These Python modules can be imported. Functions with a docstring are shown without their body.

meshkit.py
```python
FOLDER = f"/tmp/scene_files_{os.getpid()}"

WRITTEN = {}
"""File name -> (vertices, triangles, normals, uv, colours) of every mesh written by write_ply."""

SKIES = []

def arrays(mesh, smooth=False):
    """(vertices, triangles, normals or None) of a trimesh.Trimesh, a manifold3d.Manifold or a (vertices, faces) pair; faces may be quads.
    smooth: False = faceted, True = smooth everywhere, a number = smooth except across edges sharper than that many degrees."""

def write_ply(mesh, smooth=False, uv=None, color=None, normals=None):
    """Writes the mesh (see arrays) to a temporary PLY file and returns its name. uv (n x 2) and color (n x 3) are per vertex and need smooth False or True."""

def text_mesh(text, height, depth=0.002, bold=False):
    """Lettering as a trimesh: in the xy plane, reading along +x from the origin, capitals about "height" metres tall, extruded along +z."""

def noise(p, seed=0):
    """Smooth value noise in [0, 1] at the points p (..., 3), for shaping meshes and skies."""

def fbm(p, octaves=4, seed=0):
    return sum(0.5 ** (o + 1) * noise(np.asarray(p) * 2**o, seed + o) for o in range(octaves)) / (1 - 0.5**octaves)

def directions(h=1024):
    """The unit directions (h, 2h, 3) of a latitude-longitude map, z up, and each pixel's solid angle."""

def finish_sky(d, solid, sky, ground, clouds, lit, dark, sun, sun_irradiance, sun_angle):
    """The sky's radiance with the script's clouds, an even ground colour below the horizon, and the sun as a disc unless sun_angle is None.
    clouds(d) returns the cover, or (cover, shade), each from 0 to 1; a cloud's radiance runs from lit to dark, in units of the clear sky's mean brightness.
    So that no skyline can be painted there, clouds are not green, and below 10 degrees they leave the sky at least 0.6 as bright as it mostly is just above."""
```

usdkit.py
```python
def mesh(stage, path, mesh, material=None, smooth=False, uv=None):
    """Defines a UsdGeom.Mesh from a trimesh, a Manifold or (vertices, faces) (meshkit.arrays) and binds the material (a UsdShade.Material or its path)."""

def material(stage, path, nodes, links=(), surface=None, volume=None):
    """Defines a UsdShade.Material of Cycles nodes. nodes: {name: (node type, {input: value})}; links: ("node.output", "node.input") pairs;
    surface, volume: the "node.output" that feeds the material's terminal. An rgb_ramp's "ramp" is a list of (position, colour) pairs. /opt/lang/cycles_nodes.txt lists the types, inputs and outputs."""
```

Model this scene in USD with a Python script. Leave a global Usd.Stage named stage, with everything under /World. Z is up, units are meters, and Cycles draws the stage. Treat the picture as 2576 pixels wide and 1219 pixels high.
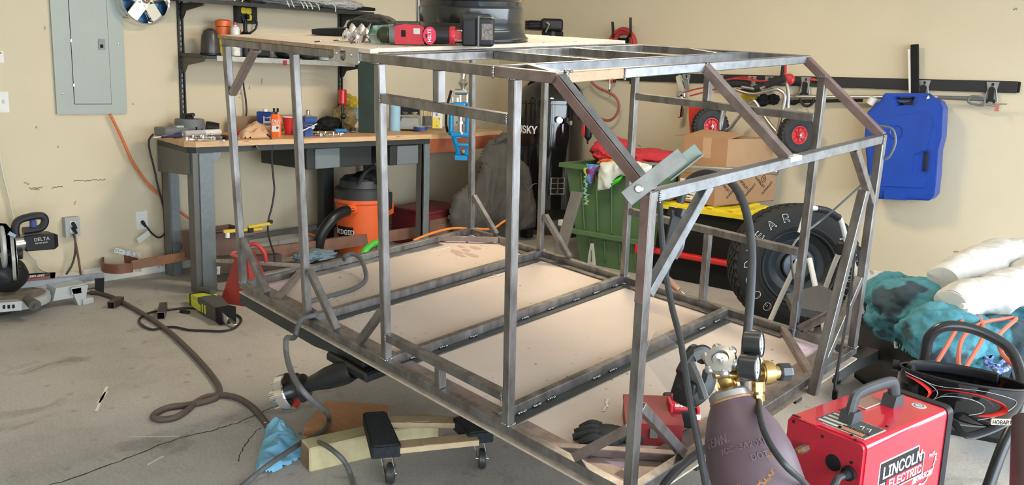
import math, random
import numpy as np, trimesh, usdkit, meshkit
import manifold3d as m3
from shapely.geometry import Polygon, LineString
from pxr import Usd, UsdGeom, UsdLux, UsdShade, Gf, Sdf
random.seed(7)
RNG = np.random.default_rng(7)
stage = Usd.Stage.CreateInMemory()
UsdGeom.SetStageUpAxis(stage, UsdGeom.Tokens.z); UsdGeom.SetStageMetersPerUnit(stage, 1.0)
UsdGeom.Xform.Define(stage, '/World'); UsdGeom.Scope.Define(stage, '/World/Looks')
PI = math.pi
A = lambda p: np.asarray(p, float)
def nrm(v): v = A(v); return v / np.linalg.norm(v)

# ------------------------------------------------------------------ camera, sky, lamps, exposure
CAMPIT, CAMROLL, CAMAZ, FPX, CYPX = 0.173177, 0.033758, -0.684432, 2042.598, 556.417
cam = UsdGeom.Camera.Define(stage, '/World/camera')
cam.CreateHorizontalApertureAttr(36.0); cam.CreateVerticalApertureAttr(36.0 * 1219 / 2576)
cam.CreateFocalLengthAttr(36.0 * FPX / 2576)
cam.CreateVerticalApertureOffsetAttr((CYPX - 609.5) * 36.0 / 2576)
cam.CreateClippingRangeAttr(Gf.Vec2f(0.05, 100))
cam.CreateExposureAttr(EXPOSURE := -0.10)
_f = A([math.cos(CAMPIT) * math.sin(CAMAZ), math.cos(CAMPIT) * math.cos(CAMAZ), -math.sin(CAMPIT)])
_r = A([math.cos(CAMAZ), -math.sin(CAMAZ), 0]); _u = np.cross(_r, _f)
_R = _r * math.cos(CAMROLL) + _u * math.sin(CAMROLL); _U = -_r * math.sin(CAMROLL) + _u * math.cos(CAMROLL)
EYE = A([0, 0, 1.35])
cam.AddTransformOp().Set(Gf.Matrix4d(*_R, 0, *_U, 0, *(-_f), 0, *EYE, 1))

dome = UsdLux.DomeLight.Define(stage, '/World/sky')
dome.CreateIntensityAttr(SKY := 3.3); dome.CreateColorAttr(Gf.Vec3f(0.80, 0.91, 1.0))
def ceiling_lamp(name, pos, w, d, power, col):
    l = UsdLux.RectLight.Define(stage, '/World/' + name)
    l.CreateWidthAttr(w); l.CreateHeightAttr(d); l.CreateIntensityAttr(power); l.CreateColorAttr(Gf.Vec3f(*col))
    l.AddTranslateOp().Set(Gf.Vec3d(*pos))
WARM = (1.0, 0.83, 0.60)
ceiling_lamp('ceiling_lamp_light', (-2.45, 3.5, 2.66), 0.5, 0.5, LAMP := 88.0, WARM)
ceiling_lamp('ceiling_lamp_light_001', (-1.0, 1.2, 2.66), 0.4, 0.4, 14.0, WARM)

# ------------------------------------------------------------------ naming and grouping
INV, USED = {}, {}
def numbered(parent, name):
    k = parent + '/' + name; n = USED.get(k, 0); USED[k] = n + 1
    return k if n == 0 else f'{k}_{n:03d}'
def tags(prim, label=None, cat=None, group=None, kind=None):
    for k, v in (('label', label), ('category', cat), ('group', group), ('kind', kind)):
        if v: prim.SetCustomDataByKey(k, v)
def thing(name, label, cat, loc, rz=0.0, group=None, kind=None, M=None):
    p = numbered('/World', name); x = UsdGeom.Xform.Define(stage, p)
    T = np.eye(4)
    if M is not None:
        T[:3, :3] = M; T[:3, 3] = loc
        x.AddTransformOp().Set(Gf.Matrix4d(*[float(v) for v in T.T.ravel()]))
    else:
        c, s = math.cos(rz), math.sin(rz); T[:2, :2] = [[c, -s], [s, c]]; T[:3, 3] = loc
        x.AddTranslateOp().Set(Gf.Vec3d(*map(float, loc)))
        if rz: x.AddRotateZOp().Set(math.degrees(rz))
    INV[p] = np.linalg.inv(T); tags(x.GetPrim(), label, cat, group, kind); return p
def tm(m):
    if isinstance(m, (list, tuple)): m = trimesh.util.concatenate([tm(x) for x in m])
    if hasattr(m, 'to_mesh'):
        q = m.to_mesh(); m = trimesh.Trimesh(np.array(q.vert_properties[:, :3]), np.array(q.tri_verts), process=False)
    return m
def part(parent, name, mesh, material, label=None, smooth=30, local=False, kind=None):
    mesh = tm(mesh).copy(); p = numbered(parent, name)
    root = '/'.join(parent.split('/')[:3])
    if not local: mesh.apply_transform(INV[root])
    usdkit.mesh(stage, p, mesh, material, smooth=smooth)
    tags(stage.GetPrimAtPath(p), label=label, kind=kind); return p
def solo(name, mesh, material, label, cat, group=None, smooth=30, kind=None):
    mesh = tm(mesh).copy(); p = numbered('/World', name)
    c = A([*(mesh.bounds.mean(0)[:2]), mesh.bounds[0][2]]); mesh.apply_translation(-c)
    g = usdkit.mesh(stage, p, mesh, material, smooth=smooth); g.AddTranslateOp().Set(Gf.Vec3d(*map(float, c)))
    INV[p] = np.linalg.inv(trimesh.transformations.translation_matrix(c))
    tags(g.GetPrim(), label, cat, group, kind); return p
def setting(name, mesh, material, parent='/World', smooth=30):
    p = numbered(parent, name)
    usdkit.mesh(stage, p, tm(mesh), material, smooth=smooth)
    if parent == '/World': tags(stage.GetPrimAtPath(p), kind='structure'); INV[p] = np.eye(4)
    return p
def dup(src, label, loc, rz=0.0, group=None, M=None):
    """copy of a thing with its parts"""
    pr = stage.GetPrimAtPath(src); was = pr.GetCustomData()
    p = numbered('/World', src.split('/')[-1].rstrip('0123456789').rstrip('_'))
    x = UsdGeom.Xform.Define(stage, p); x.GetPrim().GetReferences().AddInternalReference(src)
    x.ClearXformOpOrder()
    if M is not None:
        T = np.eye(4); T[:3, :3] = M; T[:3, 3] = loc
        x.AddTransformOp(opSuffix='place').Set(Gf.Matrix4d(*[float(v) for v in T.T.ravel()]))
    else:
        x.AddTranslateOp(opSuffix='place').Set(Gf.Vec3d(*map(float, loc)))
        x.AddRotateZOp(opSuffix='place').Set(math.degrees(rz))
    x.GetPrim().SetInstanceable(True)
    tags(x.GetPrim(), label, was['category'], group or was.get('group')); return p

# ------------------------------------------------------------------ shapes (all in world metres)
def frame(ux, uy):
    ux = nrm(ux); uz = nrm(np.cross(ux, uy)); uy = np.cross(uz, ux); return np.stack([ux, uy, uz], 1)
def axisframe(a, up=(0, 0, 1)):
    """columns: side, up, axis"""
    z = nrm(a); up = A(up)
    if abs(z @ nrm(up)) > 0.98: up = A([1, 0, 0]) if abs(z[0]) < 0.9 else A([0, 1, 0])
    x = nrm(np.cross(up, z)); return np.stack([x, np.cross(z, x), z], 1)
def place(m, R, t):
    m = tm(m).copy(); T = np.eye(4); T[:3, :3] = R; T[:3, 3] = t; m.apply_transform(T); return m
def rotz(a): c, s = math.cos(a), math.sin(a); return A([[c, -s, 0], [s, c, 0], [0, 0, 1]])
def rot(axis, a): return trimesh.transformations.rotation_matrix(a, axis)[:3, :3]
def cbox(size, bev=0.002):
    h = A(size) / 2; b = min(bev, *(h * 0.9))
    if b <= 0: return trimesh.creation.box(size)
    P = []
    for sx in (-1, 1):
        for sy in (-1, 1):
            for sz in (-1, 1):
                s = A([sx, sy, sz])
                for k in range(3):
                    q = s * h - s * b; q[k] = s[k] * h[k]; P.append(q)
    return trimesh.convex.convex_hull(np.array(P))
def box(c, size, rz=0.0, R=None, bev=0.002):
    return place(cbox(size, bev), rotz(rz) if R is None else R, c)
def bx(x0, x1, y0, y1, z0, z1, bev=0.002):
    return box(((x0+x1)/2, (y0+y1)/2, (z0+z1)/2), (abs(x1-x0), abs(y1-y0), abs(z1-z0)), bev=bev)
def bar(p0, p1, w, h=None, up=(0, 0, 1), bev=0.0015, ext=0.0):
    """bar from p0 to p1; w sideways, h along up"""
    p0, p1 = A(p0), A(p1); L = np.linalg.norm(p1 - p0) + 2 * ext
    return place(cbox((w, h or w, L), bev), axisframe(p1 - p0, up), (p0 + p1) / 2)
def hollow(p0, p1, w, t=0.0018, up=(0, 0, 1)):
    """open square tube"""
    p0, p1 = A(p0), A(p1); L = np.linalg.norm(p1 - p0)
    o = m3.Manifold.cube((w, w, L), True) - m3.Manifold.cube((w - 2*t, w - 2*t, L + 1), True)
    return place(o, axisframe(p1 - p0, up), (p0 + p1) / 2)
def cyl(p0, p1, r, r2=None, n=24):
    p0, p1 = A(p0), A(p1); L = np.linalg.norm(p1 - p0)
    return place(m3.Manifold.cylinder(L, r, r if r2 is None else r2, n), axisframe(p1 - p0), p0)
def lathe(prof, p0, axis=(0, 0, 1), n=32):
    """prof: (radius, height) pairs, from one pole or rim to the other"""
    P = []; prof = [(max(r, 1e-5), z) for r, z in prof]; k = len(prof)
    for i in range(n):
        a = 2 * PI * i / n
        for r, z in prof: P.append((r * math.cos(a), r * math.sin(a), z))
    F = []
    for i in range(n):
        j = (i + 1) % n
        for q in range(k - 1):
            a, b, c, d = i*k+q, j*k+q, j*k+q+1, i*k+q+1
            F += [(a, b, c), (a, c, d)]
    return place(trimesh.Trimesh(np.array(P), np.array(F), process=False), axisframe(axis), p0)
def spline(pts, per=8, closed=False):
    P = A(pts); n = len(P)
    if n < 3 and not closed: return P
    out = []
    for i in range(n if closed else n - 1):
        if closed: p = [P[(i + k) % n] for k in (-1, 0, 1, 2)]
        else: p = [P[max(i-1, 0)], P[i], P[i+1], P[min(i+2, n-1)]]
        for t in np.linspace(0, 1, per, endpoint=False):
            out.append(0.5 * ((2*p[1]) + (-p[0]+p[2])*t + (2*p[0]-5*p[1]+4*p[2]-p[3])*t*t + (-p[0]+3*p[1]-3*p[2]+p[3])*t**3))
    if not closed: out.append(P[-1])
    return np.array(out)
def tube(pts, r, n=8, closed=False, smooth=True, per=8, flat=1.0):
    P = spline(pts, per, closed) if smooth else A(pts); k = len(P)
    T = np.gradient(P, axis=0) if not closed else (np.roll(P, -1, 0) - np.roll(P, 1, 0))
    T /= np.maximum(np.linalg.norm(T, axis=1, keepdims=True), 1e-9)
    up = A([0, 0, 1]) if abs(T[0][2]) < 0.9 else A([1, 0, 0])
    V, F = [], []; x = nrm(np.cross(up, T[0]))
    rr = np.full(k, r) if np.ndim(r) == 0 else np.interp(np.linspace(0, 1, k), np.linspace(0, 1, len(r)), r)
    for i in range(k):
        x = x - T[i] * (x @ T[i]); x = nrm(x); y = np.cross(T[i], x)
        for j in range(n):
            a = 2 * PI * j / n; V.append(P[i] + rr[i] * (math.cos(a) * x + flat * math.sin(a) * y))
    m = k if closed else k - 1
    for i in range(m):
        for j in range(n):
            a, b = i*n+j, i*n+(j+1) % n; c, d = ((i+1) % k)*n+(j+1) % n, ((i+1) % k)*n+j
            F += [(a, b, c), (a, c, d)]
    if not closed:
        V += [P[0], P[-1]]; c0, c1 = k*n, k*n+1
        for j in range(n): F += [(c0, (j+1) % n, j), (c1, (k-1)*n+j, (k-1)*n+(j+1) % n)]
    return trimesh.Trimesh(np.array(V), np.array(F), process=False)
def poly(pts2, o, ux, uy, d0, d1):
    """extruded polygon in the frame (o; ux, uy), from d0 to d1 along ux x uy"""
    g = pts2 if isinstance(pts2, Polygon) else Polygon(pts2)
    m = trimesh.creation.extrude_polygon(g.buffer(0), d1 - d0, engine='earcut'); m.apply_translation((0, 0, d0))
    return place(m, frame(ux, uy), o)
def rrect(w, h, r, cx=0, cy=0):
    from shapely.geometry import box as sb
    return sb(cx - w/2 + r, cy - h/2 + r, cx + w/2 - r, cy + h/2 - r).buffer(r, quad_segs=4)
def hull(pts): return trimesh.convex.convex_hull(A(pts))
def rhull(c, size, r, R=None, n=10):
    """rounded box"""
    h = A(size) / 2 - r; S = trimesh.creation.icosphere(1, r).vertices
    P = np.concatenate([S + h * A(s) for s in np.ndindex(2, 2, 2) for s in [A(s) * 2 - 1]])
    return place(trimesh.convex.convex_hull(P), np.eye(3) if R is None else R, c)
def blob(c, size, amp=0.15, freq=3.0, seed=0, sub=3, R=None, floor=None):
    m = trimesh.creation.icosphere(sub); d = m.vertices.copy()
    k = 1 + amp * 2 * (meshkit.fbm(d * freq + 10 + seed * 7.3, 3, seed) - 0.5)
    m.vertices = d * k[:, None] * A(size) / 2
    m = place(m, np.eye(3) if R is None else R, c)
    if floor is not None: m.vertices[:, 2] = np.maximum(m.vertices[:, 2], floor)
    return m
def snap(g, X, Y, res):
    """pulls the grid points just outside an outline onto it, so that the edge is smooth"""
    from shapely import contains_xy, points, line_interpolate_point, line_locate_point, get_x, get_y
    ins = contains_xy(g.buffer(res * .71), X, Y); out = ins & ~contains_xy(g, X, Y); X, Y = X.copy(), Y.copy()
    q = line_interpolate_point(g.exterior, line_locate_point(g.exterior, points(X[out], Y[out]))); X[out], Y[out] = get_x(q), get_y(q)
    return X, Y, ins
def heap(outline, z0, height, fold=0.03, freq=9.0, seed=0, res=0.012, power=0.5, base=None):
    """crumpled cloth lying over an outline (x, y): closed mesh, folds from noise"""
    g = Polygon(outline).buffer(0.01).buffer(-0.01); x0, y0, x1, y1 = g.bounds
    nx, ny = int((x1-x0)/res)+2, int((y1-y0)/res)+2
    X, Y = np.meshgrid(np.linspace(x0, x1, nx), np.linspace(y0, y1, ny), indexing='ij')
    from shapely import contains_xy, points, distance
    X, Y, ins = snap(g, X, Y, res); D = distance(points(X, Y), g.exterior) * ins
    dm = max(D.max(), 1e-6); env = np.clip(D / dm, 0, 1) ** power
    P = np.stack([X, Y, np.zeros_like(X)], -1)
    w = meshkit.fbm(P * freq + seed * 3.1, 4, seed); rid = 1 - np.abs(2 * meshkit.fbm(P * freq * 0.8 + 50 + seed, 3, seed + 5) - 1)
    H = env * (height * (0.55 + 0.6 * (w - 0.2)) + fold * (rid - 0.6) * 2)
    Z = z0 + np.maximum(H, 0.002) if base is None else base(X, Y) + np.maximum(H, 0.004)
    idx = -np.ones(ins.shape, int); idx[ins] = np.arange(ins.sum())
    V = np.stack([X[ins], Y[ins], Z[ins]], 1); F = []
    for i in range(nx-1):
        for j in range(ny-1):
            q = (idx[i, j], idx[i+1, j], idx[i+1, j+1], idx[i, j+1])
            if min(q) >= 0: F += [(q[0], q[1], q[2]), (q[0], q[2], q[3])]
    F = np.array(F); top = trimesh.Trimesh(V, F, process=False)
    return thick(top, 0.003)
def drape(outline, o, ux, uy, bulge, fold, freq=(12, 3), seed=0, res=0.012, t=0.004, power=.45):
    """hanging cloth: outline (a, b) in the frame, folds running along b"""
    g = Polygon(outline).buffer(0); x0, y0, x1, y1 = g.bounds
    nx, ny = int((x1-x0)/res)+2, int((y1-y0)/res)+2
    X, Y = np.meshgrid(np.linspace(x0, x1, nx), np.linspace(y0, y1, ny), indexing='ij')
    from shapely import contains_xy, points, distance
    X, Y, ins = snap(g, X, Y, res); D = distance(points(X, Y), g.exterior) * ins; env = np.clip(D / max(D.max(), 1e-6), 0, 1) ** power
    P = np.stack([X * freq[0] + seed * 5.1, Y * freq[1], np.zeros_like(X)], -1)
    rid = 1 - np.abs(2 * meshkit.fbm(P, 3, seed) - 1)
    Z = env * (bulge + fold * (rid - .5) * 2)
    idx = -np.ones(ins.shape, int); idx[ins] = np.arange(ins.sum()); V = np.stack([X[ins], Y[ins], Z[ins]], 1); F = []
    for i in range(nx-1):
        for j in range(ny-1):
            q = (idx[i, j], idx[i+1, j], idx[i+1, j+1], idx[i, j+1])
            if min(q) >= 0: F += [(q[0], q[1], q[2]), (q[0], q[2], q[3])]
    return place(thick(trimesh.Trimesh(V, np.array(F), process=False), t), frame(ux, uy), o)
def thick(top, t):
    """closes an open sheet by giving it a thickness"""
    top = tm(top); n = len(top.vertices); N = top.vertex_normals
    V = np.vstack([top.vertices, top.vertices - N * t]); F = top.faces
    e = np.sort(top.edges, axis=1); u, c = np.unique(e, axis=0, return_counts=True); b = set(map(tuple, u[c == 1]))
    S = []
    for a, d in top.edges:
        if (min(a, d), max(a, d)) in b: S += [(d, a, a + n), (d, a + n, d + n)]
    return trimesh.Trimesh(V, np.vstack([F, F[:, ::-1] + n] + ([np.array(S)] if S else [])), process=False)
def sheet(fn, nu, nv, t=0.003):
    """surface fn(u, v) -> xyz over the unit square, with thickness"""
    U, W = np.meshgrid(np.linspace(0, 1, nu), np.linspace(0, 1, nv), indexing='ij')
    V = np.array([fn(a, b) for a, b in zip(U.ravel(), W.ravel())]); F = []
    for i in range(nu-1):
        for j in range(nv-1):
            a = i*nv+j; F += [(a, a+nv, a+nv+1), (a, a+nv+1, a+1)]
    return thick(trimesh.Trimesh(V, np.array(F), process=False), t) if t else trimesh.Trimesh(V, np.array(F), process=False)
def text(s, h, o, ux, uy, depth=0.0015, bold=True, center=False, slant=0.0, sx=1.0):
    m = meshkit.text_mesh(s, h, depth, bold)
    if slant: m.vertices[:, 0] += slant * m.vertices[:, 1]
    m.vertices[:, 0] *= sx
    if center: m.apply_translation((-m.bounds[:, 0].mean(), -m.bounds[:, 1].mean(), 0))
    return place(m, frame(ux, uy), o)
def knobbly(p0, p1, r=0.005, n=7, seed=0):
    """a weld bead: a row of fused drops"""
    g = np.random.default_rng(seed); p0, p1 = A(p0), A(p1); out = []
    for t in np.linspace(0, 1, n):
        s = trimesh.creation.icosphere(1, r * (0.8 + 0.4 * g.random())); s.apply_translation(p0 + (p1 - p0) * t + g.normal(0, r * 0.15, 3)); out.append(s)
    return trimesh.util.concatenate(out)

# ------------------------------------------------------------------ materials
MATS = {}
def mat(name, col, rough=0.55, metal=0.0, var=0.0, scale=12.0, bump=0.0, bscale=None, spec=0.5, coat=0.0, col2=None, sharp=False, stretch=None, emit=None, trans=0.0, sheen=0.0, dirt=None, aniso=None):
    """principled material; colour runs between col and col2 (or darker / lighter by var) with noise; dirt = (colour, scale, threshold)"""
    if name in MATS: return MATS[name]
    c = A(col); nodes = {'geo': ('geometry', {}), 'p': ('principled_bsdf', dict(base_color=tuple(c), roughness=rough, metallic=metal, specular_ior_level=spec, coat_weight=coat, transmission_weight=trans, sheen_weight=sheen))}
    links = []; src = 'geo.position'
    if stretch is not None:
        nodes['map'] = ('mapping', {'scale': tuple(stretch)}); links.append(('geo.position', 'map.vector')); src = 'map.vector'
    last = None
    if var or col2 is not None:
        lo, hi = (c * (1 - var), np.clip(c * (1 + var), 0, 1)) if col2 is None else (c, A(col2))
        nodes['n'] = ('noise_texture', {'scale': scale, 'detail': 5.0, 'roughness': 0.6})
        nodes['r'] = ('rgb_ramp', {'ramp': [(0.0, tuple(lo)), (0.47 if sharp else 0.3, tuple(lo)), (0.53 if sharp else 0.7, tuple(hi)), (1.0, tuple(hi))]})
        links += [(src, 'n.vector'), ('n.fac', 'r.fac')]; last = 'r.color'
    if dirt is not None:
        dc, ds, dt = dirt
        nodes['dn'] = ('noise_texture', {'scale': ds, 'detail': 3.0}); nodes['dr'] = ('rgb_ramp', {'ramp': [(0.0, (0, 0, 0)), (dt, (0, 0, 0)), (min(dt + 0.04, 1), (1, 1, 1)), (1.0, (1, 1, 1))]})
        nodes['dm'] = ('mix_color', {'a': tuple(c), 'b': tuple(dc)})
        links += [(src, 'dn.vector'), ('dn.fac', 'dr.fac'), ('dr.color', 'dm.fac')]
        if last: links.append((last, 'dm.a'))
        last = 'dm.result'
    if last: links.append((last, 'p.base_color'))
    if bump:
        nodes['bn'] = ('noise_texture', {'scale': bscale or scale, 'detail': 4.0}); nodes['b'] = ('bump', {'strength': bump, 'distance': 0.01})
        links += [(src, 'bn.vector'), ('bn.fac', 'b.height'), ('b.normal', 'p.normal')]
    if emit: nodes['p'][1].update(emission_color=tuple(c), emission_strength=emit)
    MATS[name] = usdkit.material(stage, '/World/Looks/' + name, nodes, links, surface='p.BSDF'); return MATS[name]
steel = mat('bare_steel', (.135, .118, .110), .38, .85, col2=(.33, .32, .315), scale=22, stretch=(1, 1, .35), bump=.03, bscale=60)
steel_bright = mat('bright_steel', (.25, .255, .27), .36, .85, var=.25, scale=30)
steel_brown = mat('mill_scale_steel', (.20, .15, .135), .45, .6, col2=(.33, .27, .25), scale=20)
steel_primer = mat('red_brown_scale', (.17, .10, .09), .5, .4, col2=(.26, .18, .165), scale=16)
copper_scale = mat('tan_scale', (.36, .23, .14), .55, .3, col2=(.45, .31, .2), scale=25, dirt=((.12, .08, .06), 70, .68))
weld_mat = mat('weld', (.30, .30, .31), .25, .95, var=.5, scale=120)
black_steel = mat('black_painted_steel', (.012, .013, .014), .32, .0, var=.3, scale=30)
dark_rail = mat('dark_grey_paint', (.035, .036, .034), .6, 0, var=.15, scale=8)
chrome = mat('chrome', (.82, .83, .84), .08, 1.0)
zinc = mat('zinc', (.62, .62, .62), .25, .95, var=.12, scale=40)
alu = mat('aluminium', (.50, .50, .49), .32, .9, var=.08, scale=30)
brass = mat('brass', (.55, .38, .14), .3, .9, var=.2, scale=60)
blackp = mat('black_plastic', (.013, .013, .015), .45, spec=.35)
blackm = mat('black_matte', (.010, .010, .011), .8, spec=.25)
blackg = mat('black_gloss', (.008, .008, .009), .08, coat=.5)
rubber = mat('rubber', (.020, .020, .021), .7, var=.25, scale=40)
greyp = mat('grey_plastic', (.14, .15, .15), .55)
lgrey = mat('light_grey_plastic', (.42, .43, .43), .5, var=.06)
redp = mat('red_plastic', (.52, .022, .03), .35)
redg = mat('red_gloss_paint', (.58, .012, .035), .25, coat=.6, var=.06, scale=3)
white = mat('white_paint', (.78, .77, .74), .5)
whitep = mat('white_plastic', (.74, .73, .70), .4)
yellow = mat('yellow_plastic', (.72, .53, .02), .4)
orange = mat('orange_plastic', (.80, .15, .03), .4)
bluep = mat('blue_plastic', (.012, .06, .36), .35, var=.1, scale=5)

# ------------------------------------------------------------------ the room: corner at the meeting of the two beige walls
XL, YR = -5.159, 6.045
ZC, XD, YN = 2.75, 1.9, -3.2            # ceiling height, door side, near side wall
wall_mat = usdkit.material(stage, '/World/Looks/wall_paint', {
    'geo': ('geometry', {}),
    'n': ('noise_texture', {'scale': 1.1, 'detail': 3.0}), 'r': ('rgb_ramp', {'ramp': [(0.3, (.60, .515, .36)), (0.7, (.655, .565, .405))]}),
    's': ('noise_texture', {'scale': 9.0, 'detail': 6.0, 'roughness': 0.7}), 'sr': ('rgb_ramp', {'ramp': [(0, (0, 0, 0)), (.70, (0, 0, 0)), (.76, (.7, .7, .7)), (1, (1, 1, 1))]}),
    'm': ('mix_color', {'b': (.40, .32, .20)}), 
    'bn': ('noise_texture', {'scale': 60.0, 'detail': 3.0}), 'b': ('bump', {'strength': .10, 'distance': .004}),
    'p': ('principled_bsdf', {'roughness': .55, 'specular_ior_level': .3})},
    [('geo.position', 'n.vector'), ('n.fac', 'r.fac'), ('geo.position', 's.vector'), ('s.fac', 'sr.fac'), ('sr.color', 'm.fac'), ('r.color', 'm.a'), ('m.result', 'p.base_color'),
     ('geo.position', 'bn.vector'), ('bn.fac', 'b.height'), ('b.normal', 'p.normal')], surface='p.BSDF')
floor_mat = usdkit.material(stage, '/World/Looks/concrete', {
    'geo': ('geometry', {}),
    'n': ('noise_texture', {'scale': 1.4, 'detail': 8.0, 'roughness': .65}), 'r': ('rgb_ramp', {'ramp': [(.25, (.29, .27, .245)), (.5, (.395, .375, .35)), (.75, (.46, .445, .425))]}),
    's': ('noise_texture', {'scale': 3.2, 'detail': 5.0, 'roughness': .6, 'distortion': .6}), 'sr': ('rgb_ramp', {'ramp': [(0, (0, 0, 0)), (.60, (0, 0, 0)), (.72, (.75, .75, .75)), (1, (1, 1, 1))]}),
    'm': ('mix_color', {'b': (.19, .168, .145)}),
    'v': ('voronoi_texture', {'scale': 9.0, 'feature': 'f1'}), 'vr': ('rgb_ramp', {'ramp': [(0, (.6, .6, .6)), (.10, (.45, .45, .45)), (.16, (0, 0, 0)), (1, (0, 0, 0))]}),
    'm2': ('mix_color', {'b': (.24, .222, .2)}),
    'f': ('noise_texture', {'scale': 90.0, 'detail': 4.0}), 'fr': ('rgb_ramp', {'ramp': [(.3, (.86, .86, .86)), (.7, (1.08, 1.08, 1.08))]}), 'mm': ('mix_color', {'blend_type': 'multiply', 'fac': 1.0}),
    'b': ('bump', {'strength': .12, 'distance': .006}),
    'p': ('principled_bsdf', {'roughness': .62, 'specular_ior_level': .35})},
    [('geo.position', 'n.vector'), ('n.fac', 'r.fac'), ('geo.position', 's.vector'), ('s.fac', 'sr.fac'), ('sr.color', 'm.fac'), ('r.color', 'm.a'),
     ('geo.position', 'v.vector'), ('v.distance', 'vr.fac'), ('vr.color', 'm2.fac'), ('m.result', 'm2.a'),
     ('geo.position', 'f.vector'), ('f.fac', 'fr.fac'), ('m2.result', 'mm.a'), ('fr.color', 'mm.b'), ('mm.result', 'p.base_color'), ('f.fac', 'b.height'), ('b.normal', 'p.normal')], surface='p.BSDF')
drive_mat = mat('driveway', (.42, .41, .39), .8, var=.1, scale=3)
ceil_mat = mat('ceiling_paint', (.72, .70, .65), .8, var=.03, scale=4)
floor_p = setting('floor', bx(XL - .15, XD, YN - .15, YR + .15, -.12, 0, bev=0), floor_mat)
setting('driveway', bx(XD, XD + 9, YN - 4, YR + 4, -.14, -.02, bev=0), drive_mat)
wl = setting('wall_left', bx(XL - .12, XL, YN - .12, YR + .12, 0, ZC, bev=0), wall_mat)
wr = setting('wall_right', bx(XL, XD, YR, YR + .12, 0, ZC, bev=0), wall_mat)
setting('wall_near', bx(XL, XD, YN - .12, YN, 0, ZC, bev=0), wall_mat)
setting('ceiling', bx(XL - .12, XD, YN - .12, YR + .12, ZC, ZC + .1, bev=0), ceil_mat)
setting('wall_door_side', [bx(XD, XD + .12, YN - .12, YR + .12, 2.35, ZC + .1, bev=0), bx(XD, XD + .12, YN - .12, YN + .6, 0, 2.35, bev=0), bx(XD, XD + .12, YR - .6, YR + .12, 0, 2.35, bev=0)], wall_mat)
base_mat = mat('baseboard_paint', (.72, .70, .65), .45, var=.06, scale=9, dirt=((.45, .40, .32), 14, .62))
setting('baseboard_left', bx(XL, XL + .014, YN, YR, 0, .095, bev=.003), base_mat)
setting('baseboard_right', bx(XL + .014, XD, YR - .014, YR, 0, .09, bev=.003), base_mat)
# crack and slab marks in the concrete, drips and scuffs on the wall
crack_mat = mat('crack', (.05, .043, .037), .9); mark_white = mat('chalk_mark', (.66, .65, .62), .8); scuff = mat('scuff', (.22, .17, .10), .8)
def strip(pts, w, up=(0, 0, 1), lift=.0006, seed=0, jit=.35):
    g = np.random.default_rng(seed); P = spline(pts, 10); T = np.gradient(P, axis=0); S = np.cross(T, up); S /= np.linalg.norm(S, axis=1, keepdims=True)
    ww = w * (1 - jit + 2 * jit * g.random(len(P)))[:, None] / 2; P = P + S * g.normal(0, w * .5, len(P))[:, None] + A(up) * lift
    V = np.stack([P - S * ww, P + S * ww], 1).reshape(-1, 3); F = [(2*i, 2*i+1, 2*i+3) for i in range(len(P)-1)] + [(2*i, 2*i+3, 2*i+2) for i in range(len(P)-1)]
    return trimesh.Trimesh(V, np.array(F), process=False)
setting('crack', strip([(-2.699, 0.822, 0), (-2.687, 0.956, 0), (-2.692, 1.189, 0), (-2.716, 1.405, 0), (-2.695, 1.52, 0), (-2.683, 1.647, 0), (-2.716, 1.831, 0), (-2.711, 1.964, 0)], .006, seed=3), crack_mat, parent=floor_p)
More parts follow.
